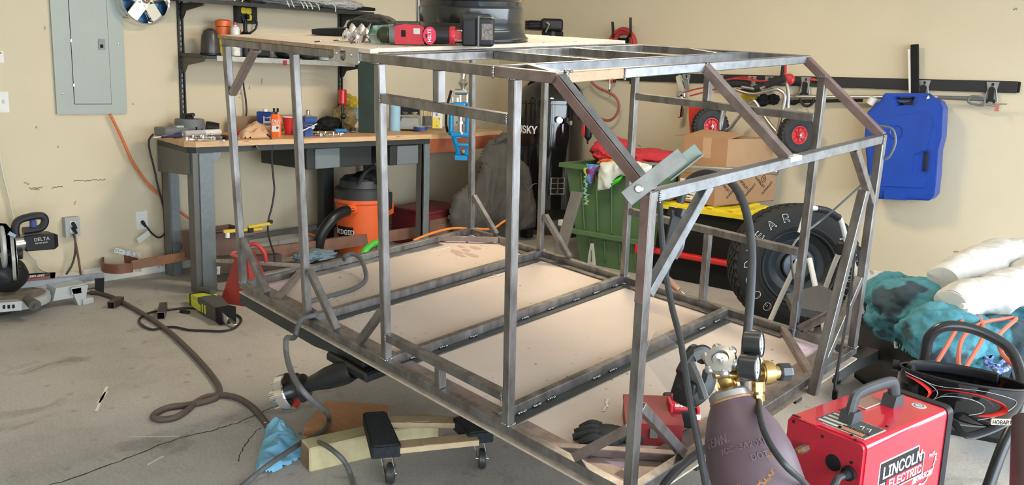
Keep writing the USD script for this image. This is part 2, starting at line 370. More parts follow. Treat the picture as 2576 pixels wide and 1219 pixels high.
setting('crack', strip([(-2.397, 1.468, 0), (-2.468, 1.528, 0), (-2.553, 1.632, 0), (-2.582, 1.678, 0)], .004, seed=5), crack_mat, parent=floor_p)
for i, (p, q) in enumerate((((-3.179, 1.317, 0), (-3.4, 1.466, 0)), ((-3.245, 1.375, 0), (-3.35, 1.433, 0)), ((-2.851, 1.3, 0), (-2.731, 1.428, 0)), ((-2.599, 1.244, 0), (-2.613, 1.313, 0)))):
    setting('paint_mark', strip([p, q], .012 if i < 2 else .007, seed=20 + i), mark_white, parent=floor_p)
drips = [((-5.159, 3.426, 1.293), (-5.159, 3.419, 1.253)), ((-5.159, 3.324, 1.238), (-5.159, 3.32, 1.215)), ((-5.159, 3.231, 1.192), (-5.159, 3.231, 1.184)), ((-5.159, 3.245, 1.192), (-5.159, 3.247, 1.179)), ((-5.159, 3.243, 1.165), (-5.159, 3.243, 1.156))]
for i, (p, q) in enumerate(drips): setting('drip_mark', strip([p, (A(p) + A(q)) / 2, q], .007, up=(1, 0, 0), seed=40 + i), scuff, parent=wl)
for i, (p, q) in enumerate((((-5.159, 1.846, 0.627), (-5.159, 1.923, 0.628)), ((-5.159, 1.873, 0.62), (-5.159, 1.905, 0.615)), ((-5.159, 1.971, 0.621), (-5.159, 2.034, 0.626)), ((-5.159, 2.098, 0.655), (-5.159, 2.287, 0.646)), ((-5.159, 1.823, 0.664), (-5.159, 1.852, 0.654)), ((-5.159, 2.094, 0.506), (-5.159, 2.1, 0.53)), ((-5.159, 1.989, 1.561), (-5.159, 1.99, 1.541)), ((-5.159, 1.911, 0.988), (-5.159, 1.904, 0.977)), ((-5.159, 2.022, 0.87), (-5.159, 2.021, 0.856)), ((-5.159, 2.482, 1.123), (-5.159, 2.484, 1.109)))):
    setting('scuff_mark', strip([p, (A(p) + A(q)) / 2, q], .006, up=(1, 0, 0), seed=60 + i), scuff, parent=wl)
for i, (p, q) in enumerate((((-1.089, 6.045, 0.307), (-1.055, 6.045, 0.31)), ((-3.578, 6.045, 0.831), (-3.546, 6.045, 0.823)), ((-0.906, 6.045, 1.889), (-0.931, 6.045, 1.885)))):
    setting('scuff_mark', strip([p, (A(p) + A(q)) / 2, q], .008, up=(0, -1, 0), seed=80 + i), scuff, parent=wr)

# ceiling lamps that give the warm light
for pos, w in (((-2.45, 3.5, 2.75), .56), ((-1.0, 1.2, 2.75), .46)):
    t = thing('ceiling_lamp', 'square white ceiling lamp ' + ('above the steel camper frame' if w > .5 else 'above the garage floor near the door'), 'lamp', (pos[0], pos[1], 2.66))
    part(t, 'housing', bx(pos[0]-w/2, pos[0]+w/2, pos[1]-w/2, pos[1]+w/2, 2.672, 2.75), white)

# ------------------------------------------------------------------ the camper frame on its trailer (local axes: u to the nose, v to the far side, z up)
TM = A([[0.99324, 0.10558, 0.04827, -0.10153, 0.99162, -0.07995, -0.05630, 0.07450, 0.99563]]).reshape(3, 3)
TO = A((-2.7778, 1.7221, 0.5332))
W = 1.22; LT = 1.925; H = .931; w = .0254; UR = 1.65; ZB = .708
tr = thing('camper_frame', 'welded bare steel camper frame on a low trailer in the middle of the garage', 'trailer', TO, M=TM)
def tp(name, mesh, material=steel, **k): return part(tr, name, mesh, material, local=True, **k)
def beam(name, a, b, material=steel, ww=w, hh=None, up=(0, 0, 1), ext=0, **k): return tp(name, bar(a, b, ww, hh or ww, up, ext=ext), material, **k)
h = w / 2
# bed: outer rails, flat inner flanges, cross members, boards
beam('base_rail', (0, h, -h), (LT, h, -h)); beam('base_rail', (0, W - h, -h), (LT, W - h, -h))
beam('base_rail', (LT - h, w, -h), (LT - h, W - w, -h)); beam('base_rail', (h, w, -h), (h, W - w, -h))
for (u0, u1) in ((.02, .49), (.50, .955), (.985, 1.43), (1.50, 1.70), (1.74, 1.90)): tp('rail_flange', bx(u0, u1, w, .093, -.027, -.0235, bev=.001), steel_brown)
for (u0, u1) in ((.30, .48), (.51, .94), (.985, 1.42), (1.46, 1.68)): tp('rail_flange', bx(u0, u1, W - .06, W - w, -.027, -.0235, bev=.001), steel)
tp('rail_flange', bx(LT - .10, LT - w, .06, W - .06, -.027, -.0235, bev=.001), steel_brown); tp('rail_flange', bx(w, .075, .25, .98, -.030, -.026, bev=.001), steel)
CM = (.493, .957, 1.443)
for u in CM: beam('cross_member', (u, w, -.012), (u, W - w, -.012), steel, w, .030)
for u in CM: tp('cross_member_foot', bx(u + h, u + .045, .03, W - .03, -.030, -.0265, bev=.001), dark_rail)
for k, (u, vs) in enumerate(((CM[1], (.10, .22, .35, .60, .74, .88, 1.0, 1.12)), (CM[2], (.10, .16, .22, .42, .5, 1.0, 1.1)))):
    tp('weld_bead', [knobbly((u + h + .004, v, -.022), (u + h + .004, v + .028, -.022), .0042, 5, seed=int(v * 100)) for v in vs], weld_mat, kind='stuff')
board = usdkit.material(stage, '/World/Looks/floor_board', {
    'geo': ('geometry', {}), 'tc': ('texture_coordinate', {}),
    'n': ('noise_texture', {'scale': 1.7, 'detail': 3.0}), 'r': ('rgb_ramp', {'ramp': [(.3, (.53, .42, .345)), (.7, (.60, .51, .445))]}),
    'v': ('voronoi_texture', {'scale': 24.0}), 'vr': ('rgb_ramp', {'ramp': [(0, (.9, .9, .9)), (.10, (.8, .8, .8)), (.15, (0, 0, 0)), (1, (0, 0, 0))]}),
    'g': ('noise_texture', {'scale': 2.2}), 'gr': ('rgb_ramp', {'ramp': [(0, (0, 0, 0)), (.47, (0, 0, 0)), (.6, (1, 1, 1)), (1, (1, 1, 1))]}), 'mu': ('mix_color', {'blend_type': 'multiply', 'fac': 1.0}),
    'm': ('mix_color', {'b': (.16, .12, .11)}), 'p': ('principled_bsdf', {'roughness': .5, 'specular_ior_level': .35})},
    [('geo.position', 'n.vector'), ('n.fac', 'r.fac'), ('geo.position', 'v.vector'), ('v.distance', 'vr.fac'), ('geo.position', 'g.vector'), ('g.fac', 'gr.fac'), ('vr.color', 'mu.a'), ('gr.color', 'mu.b'), ('mu.result', 'm.fac'), ('r.color', 'm.a'), ('m.result', 'p.base_color')], surface='p.BSDF')
foam = mat('pink_foam', (.64, .50, .56), .7, dirt=((.20, .12, .13), 60, .66))
Z0 = -.040
def slab(pts, z0, z1): return poly(pts, (0, 0, 0), (1, 0, 0), (0, 1, 0), z0, z1)
B1 = [(w, .26), (.245, w), (CM[0] - h, w), (CM[0] - h, W - w), (.215, W - w), (w, 1.005)]
tp('floor_board', slab(B1, Z0, -.029), board)
tp('floor_board', slab([(CM[0] + h, w), (CM[1] - h, w), (CM[1] - h, W - w), (CM[0] + h, W - w)], Z0, -.031), board)
tp('floor_board', slab([(CM[1] + h, w), (CM[2] - h, w), (CM[2] - h, W - w), (CM[1] + h, W - w)], Z0, -.031), board)
tp('floor_board', slab([(CM[2] + h, w), (1.66, w), (LT - w, .225), (LT - w, .935), (1.672, W - w), (CM[2] + h, W - w)], Z0, -.031), board)
tp('foam_panel', slab([(w, w), (.25, w), (w, .25)], Z0, -.032), foam); tp('foam_panel', slab([(w, W - w), (w, 1.005), (.215, W - w)], Z0, -.032), foam)
tp('foam_panel', slab([(LT - w, w), (1.665, w), (LT - w, .225)], Z0, -.032), foam); tp('foam_panel', slab([(LT - w, W - w), (LT - w, .935), (1.675, W - w)], Z0, -.032), foam)
for a, b in (((.25, .022), (.03, .25)), ((.005, .995), (.215, 1.20)), ((1.655, .022), (LT - .02, .235)), ((1.672, 1.20), (LT - .02, .93))):
    beam('corner_tie', (*a, -.012), (*b, -.012), steel_brown, .022, .022)
tp('weld_bead', knobbly((.10, 1.09, -.004), (.105, 1.097, -.026), .006, 6, 3), weld_mat)
foot = mat('footprint_dust', (.42, .30, .24), .8); sc = mat('scratch_white', (.78, .75, .72), .7)
prints = [(0.145, 1.026, -0.028), (0.203, 1.064, -0.028), (0.19, 0.964, -0.028), (0.202, 1.006, -0.028), (0.239, 0.938, -0.028), (0.274, 0.979, -0.028), (0.19, 0.946, -0.028)]
for k, p in enumerate(prints): tp('footprint', blob((p[0], p[1], -.0288), (.05 + .02 * (k % 3), .025 + .01 * (k % 2), .0016), .35, 2.5, k, 2), foot)
for k, (p, q) in enumerate((((0.112, 0.875, -0.03), (0.114, 0.98, -0.03)), ((0.548, 0.83, -0.03), (0.554, 0.898, -0.03)), ((0.507, 1.133, -0.03), (0.598, 1.152, -0.03)), ((0.529, 0.12, -0.03), (0.555, 0.374, -0.03)), ((0.485, 0.743, -0.03), (0.546, 0.889, -0.03)), ((0.354, 0.171, -0.028), (0.292, 0.264, -0.028)), ((1.6, 0.292, -0.03), (1.562, 0.362, -0.03)))):
    tp('scratch', strip([p, (A(p) + A(q)) / 2 + (.004, .003, 0), q], .006, seed=90 + k, lift=.0015), sc)
# plywood lip under the bed, painted trailer rails that close in towards the nose, axle hanger, hub
lip = mat('plywood_lip', (.50, .42, .33), .75, var=.2, scale=40)
tp('bed_lip', slab([(.0, -.001), (LT + .003, -.001), (LT + .003, W + .001), (0, W + .001)], -.046, -.0405), lip)
for f_ in (lambda v: v, lambda v: W - v): tp('trailer_rail', slab([(0, f_(.0)), (.55, f_(.0)), (1.05, f_(.085)), (1.90, f_(.32)), (1.90, f_(.36)), (1.05, f_(.125)), (.55, f_(.04)), (0, f_(.04))], -.092, -.0465), dark_rail)
tp('trailer_rail', bar((.018, .045, -.069), (.018, W - .045, -.069), .035, .045), dark_rail)
tp('axle_hanger', [bx(.62, .86, .0, .10, -.122, -.088, bev=.008), bx(.66, .82, .02, .08, -.088, -.046, bev=.004)], black_steel)
HUB = A((0.561, -0.13, -0.222))
ax0 = A([.735, .02, -.125]); dax = nrm(HUB - ax0)
tp('axle', [cyl((.72, W - .02, -.125), ax0, .034), lathe([(.0, 0), (.036, .0), (.042, .03), (.038, .09), (.028, .14), (.024, .17), (.042, .175), (.046, .19), (.030, .20), (.030, .235), (0, .235)], ax0 - dax * .01, dax, 24),
            poly(rrect(.05, .10, .015), HUB - dax * .060, axisframe(dax)[:, 0], axisframe(dax)[:, 1], -.007, .007)], black_steel)
fr = axisframe(dax); hubp = part(tr, 'hub', lathe([(0, -.030), (.060, -.030), (.063, -.026), (.063, .004), (.058, .008), (.032, .008), (.032, -.004), (0, -.004)], HUB, dax, 40), chrome, local=True)
part(hubp, 'bearing_cap', lathe([(.0, -.01), (.020, -.01), (.021, .035), (.018, .042), (.014, .040), (.014, .03), (0, .03)], HUB + dax * .008, dax, 28), chrome, local=True)
part(hubp, 'bearing_seal', lathe([(0, -.004), (.031, -.004), (.031, .006), (.020, .014), (0, .014)], HUB, dax, 28), rubber, local=True)
for k in range(5):
    a = 2 * PI * k / 5 + .5; o = HUB + fr[:, 0] * .046 * math.cos(a) + fr[:, 1] * .046 * math.sin(a)
    part(hubp, 'wheel_stud', lathe([(0, 0), (.0045, 0), (.0045, .032), (.0032, .036), (0, .036)], o, dax, 10), chrome, local=True)
    a += PI / 5; o = HUB + fr[:, 0] * .046 * math.cos(a) + fr[:, 1] * .046 * math.sin(a)
    part(hubp, 'bolt_hole', lathe([(0, .0086), (.0045, .0086), (.0065, .0095), (.0065, .0082)], o, dax, 12), blackm, local=True)
# posts
def post(u, v, z1, material=steel, z0=0.0):
    p = tp('post', bx(u - w, u, v, v + w, z0, z1, bev=.0025), material)
    tp('weld_bead', [knobbly((u, v - .001, z0 + .001), (u - w, v - .001, z0 + .001), .0028, 6, int(u * 100)), knobbly((u + .001, v, z0 + .001), (u + .001, v + w, z0 + .001), .0028, 6, int(u * 90) + 1),
                     knobbly((u, v - .001, z1), (u - w, v - .001, z1), .0025, 6, 5)], weld_mat, kind='stuff'); return p
for u in (w, .504, .973, 1.519): post(u, 0, H - w)
post(LT, 0, ZB - w * .0, steel, 0)
for u in (w, .493, .971): post(u, W - w, H - w)
post(1.718, W - w, .868); post(LT, W - w, ZB)
tp('scale_strip', bx(LT - w + .001, LT - .002, -.0012, .0, .46, .70, bev=0), steel_primer)
# door and window rails with their short studs
beam('door_rail', (.973, h, .8085), (1.494, h, .8085)); beam('door_rail', (.973, h, .0755), (1.494, h, .0755))
for (z0, z1) in ((.821, H - w), (0, .063)): tp('stud', bx(1.211, 1.236, 0, w, z0, z1), steel)
beam('window_rail', (.971, W - h, .735), (1.693, W - h, .735)); beam('window_rail', (.971, W - h, .276), (1.693, W - h, .276))
tp('stud', bx(1.323, 1.348, W - w, W, 0, .263), steel); tp('stud', bx(1.27, 1.295, W - w, W, .748, H - w), steel)
for (u, z) in ((.973, .808), (1.494, .808), (.973, .075), (1.494, .075)): tp('weld_bead', knobbly((u + (.002 if u < 1 else -.002), -.001, z - .012), (u + (.002 if u < 1 else -.002), -.001, z + .012), .003, 6, int(z * 100)), weld_mat)
# braces
def brace(a, b, m=steel): beam('brace', a, b, m, w * .92, w * .92, up=nrm(np.cross(A(b) - A(a), (0, 0, 1)) if abs(a[0] - b[0]) > .01 else (1, 0, 0)))
for a, b in (((.030, .176), (.205, .008)), ((.522, .176), (.680, .008)), ((.945, .155), (.815, .008)), ((1.905, .155), (1.745, .008))): brace((a[0], h, a[1]), (b[0], h, b[1]), steel_brown if b[0] == 1.745 else steel)
brace((.035, h, .735), (.232, h, H - w), steel_brown)
for a, b in (((.028, .165), (.190, .008)), ((.505, .165), (.655, .008)), ((1.900, .155), (1.725, .008))): brace((a[0], W - h, a[1]), (b[0], W - h, b[1]))
brace((1.905, W - h, .16), (1.74, W - h, .008), steel_brown)
brace((LT - h, .030, .205), (LT - h, .222, .008)); brace((LT - h, .028, .475), (LT - h, .238, .688), steel_bright)
brace((LT - h, 1.016, .685), (LT - h, 1.198, .495)); brace((LT - h, 1.190, .245), (LT - h, .985, .0), steel)
# belt beam, slanted windscreen bars, roof
beam('belt_beam', (LT - h, w, ZB - h), (LT - h, W - .002, ZB - h), steel_bright)
for v, m in ((h, steel_primer), (.612, steel_brown), (W - h, steel_primer)): beam('windscreen_bar', (UR - .008, v, H - .014), (LT - .014, v, ZB - .004), m, up=(1, 0, 1), ext=.002)
beam('windscreen_bar_face', (UR + .004, h, H - .003), (LT - .004, h, ZB + .0075), steel_bright, w * .96, .001, up=(1, 0, 1.24))
beam('roof_rail', (0, h, H - h), (1.44, h, H - h)); beam('roof_rail', (1.447, h, H - h), (UR, h, H - h), steel_brown); tp('weld_bead', knobbly((1.4435, -.001, H), (1.4435, -.001, H - w), .0045, 8, 2), weld_mat)
beam('roof_rail', (0, W - h, H - h), (UR, W - h, H - h))
for u in (h, .50, .905, .985): beam('roof_cross_tube', (u, w, H - h), (u, W - w, H - h))
beam('roof_cross_tube', (1.43, w, H - h), (1.43, W - w, H - h), steel_bright)
tp('roof_header', bx(UR - w, UR, w, .245, H - w, H), copper_scale); tp('roof_header', bx(UR - w, UR, .245, .60, H - w, H), steel_bright); tp('roof_header', bx(UR - w, UR, .624, W - w, H - w, H), steel_bright)
for v in (.43, .79): beam('roof_stringer', (.998, v, H - h), (1.418, v, H - h))
beam('roof_tie', (1.41, 1.06, H - h), (1.21, 1.20, H - h)); beam('roof_tie', (1.442, .13, H - h), (UR - .03, .03, H - h), steel_brown)
for v in (.245, .605): tp('weld_bead', knobbly((UR + .001, v, H - .002), (UR + .001, v, H - w), .003, 7, int(v * 99)), weld_mat)
tp('weld_bead', [knobbly((UR + .002, .03, H), (UR + .004, .035, H - w), .005, 8, 4), knobbly((UR, .03, H + .001), (UR, .05, H + .001), .004, 5, 9)], weld_mat, kind='stuff')
for v in (.03, W - .03): tp('weld_bead', knobbly((LT + .001, v, ZB - .001), (LT + .001, v, ZB - w), .0035, 7, int(v * 70)), weld_mat)
ply = mat('roof_plywood', (.66, .55, .42), .55, col2=(.80, .71, .59), scale=5, stretch=(.6, 5, 5))
ply_dark = mat('weathered_plywood', (.40, .31, .23), .7, col2=(.52, .42, .33), scale=4, stretch=(.6, 3, 3))
tp('roof_board', slab([(-.008, -.006), (.80, -.004), (.80, .0), (.905, .0), (.905, 1.20), (-.008, 1.225)], H + .001, H + .0125), ply)
tp('roof_board', slab([(.30, .62), (.90, .22), (.90, 1.195), (.25, 1.19)], H + .0125, H + .0128), ply_dark, label='weathered brown patch of the roof board')
tp('board_edge', bx(-.008, .79, -.0075, -.0055, H + .001, H + .0125, bev=0), mat('plywood_edge', (.36, .24, .15), .8, var=.25, scale=60))
for v in (.06, .17, .28, .40, .52, .63, .76, .93): tp('board_screw', lathe([(0, .0025), (.003, .002), (.0045, 0)], (.888, v, H + .0125), (0, 0, 1), 8), zinc)
# drilled splice plate on the near roof rail and the plywood offcut beside it
pl = rrect(.16, .046, .006).difference(rrect(.034, .036, .016, .0, 0)).difference(rrect(.034, .036, .016, -.064, 0))
sp = tp('splice_plate', poly(pl, (.80, -.0015, H - .010), (1, 0, 0), (0, 0, 1), -.001, .004), alu)
for du in (-.032, .045): part(sp, 'bolt_head', lathe([(0, .007), (.004, .006), (.006, .003), (.006, 0)], (.80 + du, -.004, H - .008), (0, -1, 0), 10), zinc, local=True)
tp('plywood_offcut', bx(.885, .945, -.008, .02, H + .001, H + .0135, bev=.001), ply)
# loose leaning tube on the nose, with its diagonal

# ------------------------------------------------------------------ left wall: panel, switches, outlets, wheel, shelves
UL, VL = (0, 1, 0), (0, 0, 1)                      # left wall: right = +y, up = +z, out = +x
def onL(poly2, d0, d1): return poly(poly2, (XL, 0, 0), UL, VL, d0, d1)
panel_m = mat('panel_grey', (.36, .40, .36), .38, var=.03, scale=4, dirt=((.24, .26, .24), 7, .70))
PY0, PY1, PZ0, PZ1 = 2.025, 2.432, 1.060, 1.86
t = thing('electrical_panel', 'grey metal electrical breaker panel on the left wall', 'electrical panel', (XL, 2.23, PZ0))
part(t, 'cover', onL(Polygon([(PY0, PZ0), (PY1, PZ0), (PY1, PZ1), (PY0, PZ1)]).buffer(.004), .0, .018), panel_m)
part(t, 'door', onL([(2.123, 1.118), (2.339, 1.118), (2.339, 1.80), (2.123, 1.80)], .017, .0215), panel_m)
part(t, 'seam', onL(Polygon([(2.120, 1.115), (2.342, 1.115), (2.342, 1.803), (2.120, 1.803)]), .0165, .0185), mat('dark_gap', (.03, .03, .03), .9))
lt = part(t, 'latch', onL(rrect(.040, .064, .005, 2.298, 1.475), .0205, .0255), mat('latch_grey', (.20, .20, .18), .4, .3))
part(lt, 'latch_slot', onL(rrect(.018, .02, .002, 2.296, 1.464), .0245, .0265), blackm)
for y, z in ((2.056, 1.176), (2.402, 1.175), (2.056, 1.485), (2.402, 1.485)): part(t, 'screw', lathe([(0, .004), (.004, .003), (.006, 0)], (XL + .018, y, z), (1, 0, 0), 10), zinc)
for z in (1.22, 1.48): part(t, 'hinge', onL([(2.118, z), (2.126, z), (2.126, z + .016), (2.118, z + .016)], .018, .024), zinc)
t = thing('light_switch', 'white light switch plate at the left edge of the left wall', 'switch', (XL, 1.748, 1.07))
part(t, 'plate', onL(rrect(.075, .116, .004, 1.735, 1.127), 0, .006), whitep); part(t, 'toggle', box((XL + .010, 1.745, 1.13), (.014, .009, .022), R=rot((0, 1, 0), .4)), white)
for z in (1.165, 1.088): part(t, 'screw', lathe([(0, .0015), (.003, 0)], (XL + .006, 1.735, z), (1, 0, 0), 8), whitep)
t = thing('paper_notice', 'small white paper notice with a red line above the light switch', 'notice', (XL, 1.75, 1.34))
part(t, 'sheet', onL([(1.66, 1.346), (1.765, 1.346), (1.765, 1.41), (1.66, 1.41)], 0, .0015), whitep); part(t, 'print', onL([(1.67, 1.396), (1.755, 1.396), (1.755, 1.402), (1.67, 1.402)], .0015, .002), mat('dark_red', (.25, .04, .04), .6))
def outlet(cx, cz, label, m, w_, h_, deep, plugs):
    t = thing('wall_outlet', label, 'outlet', (XL, cx, cz - h_ / 2))
    part(t, 'plate', onL(rrect(w_, h_, .005, cx, cz), 0, deep), m)
    for dz in (.021, -.021): part(t, 'socket', onL(rrect(.034, .029, .010, cx, cz + dz), deep - .001, deep + .002), whitep if m is not greyp else greyp)
    for dz in plugs: part(t, 'plug', hull(np.vstack([trimesh.creation.icosphere(1, .012).vertices + (XL + deep + .008, cx, cz + dz), trimesh.creation.icosphere(1, .008).vertices + (XL + deep + .034, cx + .004, cz + dz - .022)])), blackp)
    return t
gx = (-5.159, 2.059, 0.379); wx = (-5.159, 2.504, 0.366)
gmt = mat('outlet_grey', (.36, .37, .37), .5)
outlet(gx[1], gx[2], 'grey outlet box low on the left wall with two black plugs', gmt, .085, .12, .045, (.022, -.010))
outlet(wx[1], wx[2], 'white outlet plate on the left wall beside the workbench', whitep, .076, .118, .006, (-.012,))
cordk = mat('black_cord', (.014, .014, .014), .5); cordb = mat('brown_cord', (.13, .055, .035), .5); cordw = mat('white_cord', (.62, .59, .50), .5); cordo = mat('orange_cord', (.62, .17, .06), .5)
solo('power_cord', tube([(-5.1, 2.485, 0.358), (-5.1, 2.514, 0.318), (-5.1, 2.544, 0.278), (-5.1, 2.581, 0.249), (-5.1, 2.619, 0.263), (-5.1, 2.638, 0.327), (-5.1, 2.626, 0.435), (-5.1, 2.595, 0.582), (-5.1, 2.574, 0.701), (-5.1, 2.55, 0.818), (-5.1, 2.548, 0.889), (-5.1, 2.578, 0.926)], .006), cordk, 'black power cord looping from the white outlet up to the workbench', 'cord')
t = thing('cord_tag', 'white paper warning tag hanging on the black cord by the white outlet', 'tag', (XL + .05, wx[1], wx[2] - .13))
part(t, 'tag_sheet', poly([(-.045, -.022), (.045, -.022), (.045, .022), (-.045, .022)], (-5.1, 2.483, 0.267), (0, .87, .5), (.25, -.45, .85), 0, .002), mat('tag_paper', (.66, .66, .66), .5)); part(t, 'tag_string', tube([(-5.1, 2.503, 0.299), (-5.1, 2.497, 0.283)], .0015), cordk)
solo('saw_cord', tube([(-5.09, 2.051, 0.341), (-5.09, 2.059, 0.286), (-5.09, 2.051, 0.213), (-5.09, 2.029, 0.148), (-5.09, 1.994, 0.099)], .006), cordk, 'black cord hanging from the grey outlet behind the chop saw', 'cord')
solo('saw_cord', tube([(-5.09, 2.055, 0.336), (-5.09, 2.064, 0.249), (-5.09, 2.073, 0.16), (-5.09, 2.08, 0.072), (-5.09, 2.094, 0.027), (-5.09, 2.118, -0.013)], .0065), cordb, 'brown cord hanging from the grey outlet to the floor', 'cord')
solo('cable', tube([(-5.135, 1.694, 0.899), (-5.135, 1.701, 0.82), (-5.135, 1.713, 0.706), (-5.135, 1.733, 0.579), (-5.135, 1.75, 0.45), (-5.135, 1.776, 0.341), (-5.135, 1.819, 0.24), (-5.135, 1.853, 0.199), (-5.135, 1.863, 0.156), (-5.135, 1.914, 0.116)], .006), cordw, 'thin white cable running down the left wall behind the chop saw', 'cable')
solo('cable', tube([(-5.236, 2.033, 0), (-5.187, 2.143, 0), (-5.2, 2.234, 0), (-5.233, 2.337, 0), (-5.295, 2.431, 0), (-5.35, 2.505, 0), (-5.495, 2.591, 0)], .005), cordw, 'thin white cable lying along the baseboard below the leather strap', 'cable')
solo('label_strip', poly([(-.09, -.018), (.09, -.018), (.09, .018), (-.09, .018)], (-5.08, 2.369, 0.179), (.0, .92, -.36), (.3, .36, .9), 0, .002), mat('label_paper', (.62, .62, .62), .4, var=.3, scale=90, sharp=True), 'white printed label strip leaning on the wall above the leather strap', 'label')
solo('extension_cord', tube([(-5.125, 2.322, 1.055), (-5.125, 2.335, 1.023), (-5.125, 2.363, 0.961), (-5.125, 2.394, 0.885), (-5.125, 2.439, 0.77), (-5.125, 2.491, 0.678), (-5.125, 2.56, 0.582), (-5.125, 2.624, 0.519)] + [(-5.05, 2.757, 0.374), (-5.05, 2.841, 0.324), (-5.05, 2.957, 0.269), (-5.05, 3.108, 0.228), (-5.05, 3.299, 0.198), (-5.05, 3.484, 0.187), (-5.05, 3.641, 0.162), (-5.05, 3.787, 0.116)], .009), cordo, 'orange cord running from the electrical panel down behind the workbench', 'cord')
# chrome wheel hung on the wall
wc = A((-5.109, 2.546, 1.76)); t = thing('chrome_wheel', 'chrome five spoke alloy wheel hung on the left wall', 'wheel', wc)
RW = .155
part(t, 'rim', lathe([(RW*.90, -.05), (RW, -.05), (RW, -.03), (RW*.93, -.01), (RW*.96, .035), (RW, .045), (RW*.99, .052), (RW*.93, .048), (RW*.84, .0), (RW*.84, -.03)], wc, (1, 0, 0), 48), chrome)
part(t, 'backing', lathe([(0, -.045), (RW*.9, -.045), (RW*.9, -.035), (0, -.035)], wc, (1, 0, 0), 32), mat('wheel_blue', (.05, .17, .34), .3, .3, var=.3, scale=20))
sp_ = []
for k in range(5):
    a = 2 * PI * k / 5 + PI / 2; d = A([0, math.cos(a), math.sin(a)]); s_ = A([0, -math.sin(a), math.cos(a)])
    sp_.append(part(t, 'spoke', hull([wc + d*.02 + s_*.034 + (.045, 0, 0), wc + d*.02 - s_*.034 + (.045, 0, 0), wc + d*RW*.9 + s_*.036 + (.030, 0, 0), wc + d*RW*.9 - s_*.036 + (.030, 0, 0), wc + d*.02 + s_*.026, wc + d*.02 - s_*.026, wc + d*RW*.9 + s_*.050, wc + d*RW*.9 - s_*.050]), chrome))
part(t, 'hub_cap', lathe([(0, .062), (.014, .060), (.024, .05), (.030, .03), (.030, .0)], wc, (1, 0, 0), 24), chrome); part(t, 'cap_badge', lathe([(0, .066), (.010, .064), (.012, .060)], wc, (1, 0, 0), 16), redp)
# shelf unit
t = thing('wall_shelf', 'black wall shelving with two shelves on slotted uprights over the workbench', 'shelf', (XL, 3.45, .95))
rail_m = mat('shelf_black', (.02, .022, .022), .4)
for y in (2.815, 4.125):
    up_ = part(t, 'upright', [bx(XL, XL + .018, y - .019, y - .010, .93, 2.2, .001), bx(XL, XL + .018, y + .010, y + .019, .93, 2.2, .001), bx(XL, XL + .006, y - .019, y + .019, .93, 2.2, .001)], rail_m)
    part(up_, 'slots', [bx(XL + .005, XL + .0085, y - .004, y + .004, z, z + .022, 0) for z in np.arange(.95, 1.9, .034)], mat('slot_light', (.30, .29, .25), .6), kind='stuff')
shelf_edge = mat('shelf_edge_silver', (.46, .46, .45), .35, .5, var=.15, scale=20); shelf_brown = mat('shelf_bracket_brown', (.10, .085, .065), .5)
part(t, 'shelf_board', hull([(XL + .015, 2.80, 1.448), (XL + .30, 2.80, 1.432), (XL + .30, 4.03, 1.432), (XL + .015, 4.19, 1.448), (XL + .015, 2.80, 1.424), (XL + .30, 2.80, 1.414), (XL + .30, 4.03, 1.414), (XL + .015, 4.19, 1.424)]), rail_m)
part(t, 'shelf_front', bx(XL + .298, XL + .304, 2.895, 4.03, 1.402, 1.436, .001), shelf_edge)
part(t, 'shelf_board', hull([(XL + .015, 2.73, 1.80), (XL + .32, 2.73, 1.775), (XL + .32, 4.20, 1.812), (XL + .015, 4.33, 1.83), (XL + .015, 2.73, 1.775), (XL + .32, 2.73, 1.752), (XL + .32, 4.20, 1.79), (XL + .015, 4.33, 1.805)]), rail_m)
for y, z in ((2.815, 1.42), (4.125, 1.42), (2.815, 1.765), (4.125, 1.80)):
    part(t, 'bracket', poly([(0.015, 0), (.30, 0), (.30, -.022), (.08, -.05), (.045, -.095), (.015, -.10)], (XL, y + .006, z), (1, 0, 0), (0, 0, 1), 0, .010), shelf_brown if y < 3 and z < 1.5 else rail_m)
# power box on the wall under the top shelf
pc = A((-5.159, 3.287, 1.732)); t = thing('power_strip_box', 'black wall outlet box with yellow sockets under the top shelf', 'power strip', (XL, pc[1], pc[2] - .06))
part(t, 'housing', onL(rrect(.155, .125, .008, pc[1], pc[2]), 0, .05), blackp)
for dy, dz in ((-.030, .022), (.010, .022), (.012, -.022)): part(t, 'socket', onL(rrect(.042, .040, .012, pc[1] + dy, pc[2] + dz), .048, .054), yellow)
part(t, 'plug', box((XL + .065, pc[1] - .008, pc[2] - .02), (.03, .022, .03), bev=.006), blackp)
solo('power_cord', tube([(-5.099, 3.242, 1.708), (-5.099, 3.253, 1.664), (-5.099, 3.267, 1.611), (-5.099, 3.274, 1.531), (-5.099, 3.265, 1.422)] + [(-5.124, 3.254, 1.339), (-5.124, 3.254, 1.243), (-5.124, 3.268, 1.147), (-5.124, 3.272, 1.063), (-5.124, 3.26, 0.994)], .006), cordk, 'black cord dropping from the wall power box behind the bench', 'cord')
solo('power_cord', tube([(-5.109, 3.342, 1.713), (-5.109, 3.36, 1.682), (-5.109, 3.349, 1.638), (-5.109, 3.308, 1.608), (-5.109, 3.27, 1.601)], .007), cordk, 'short black cord looping beside the wall power box', 'cord')
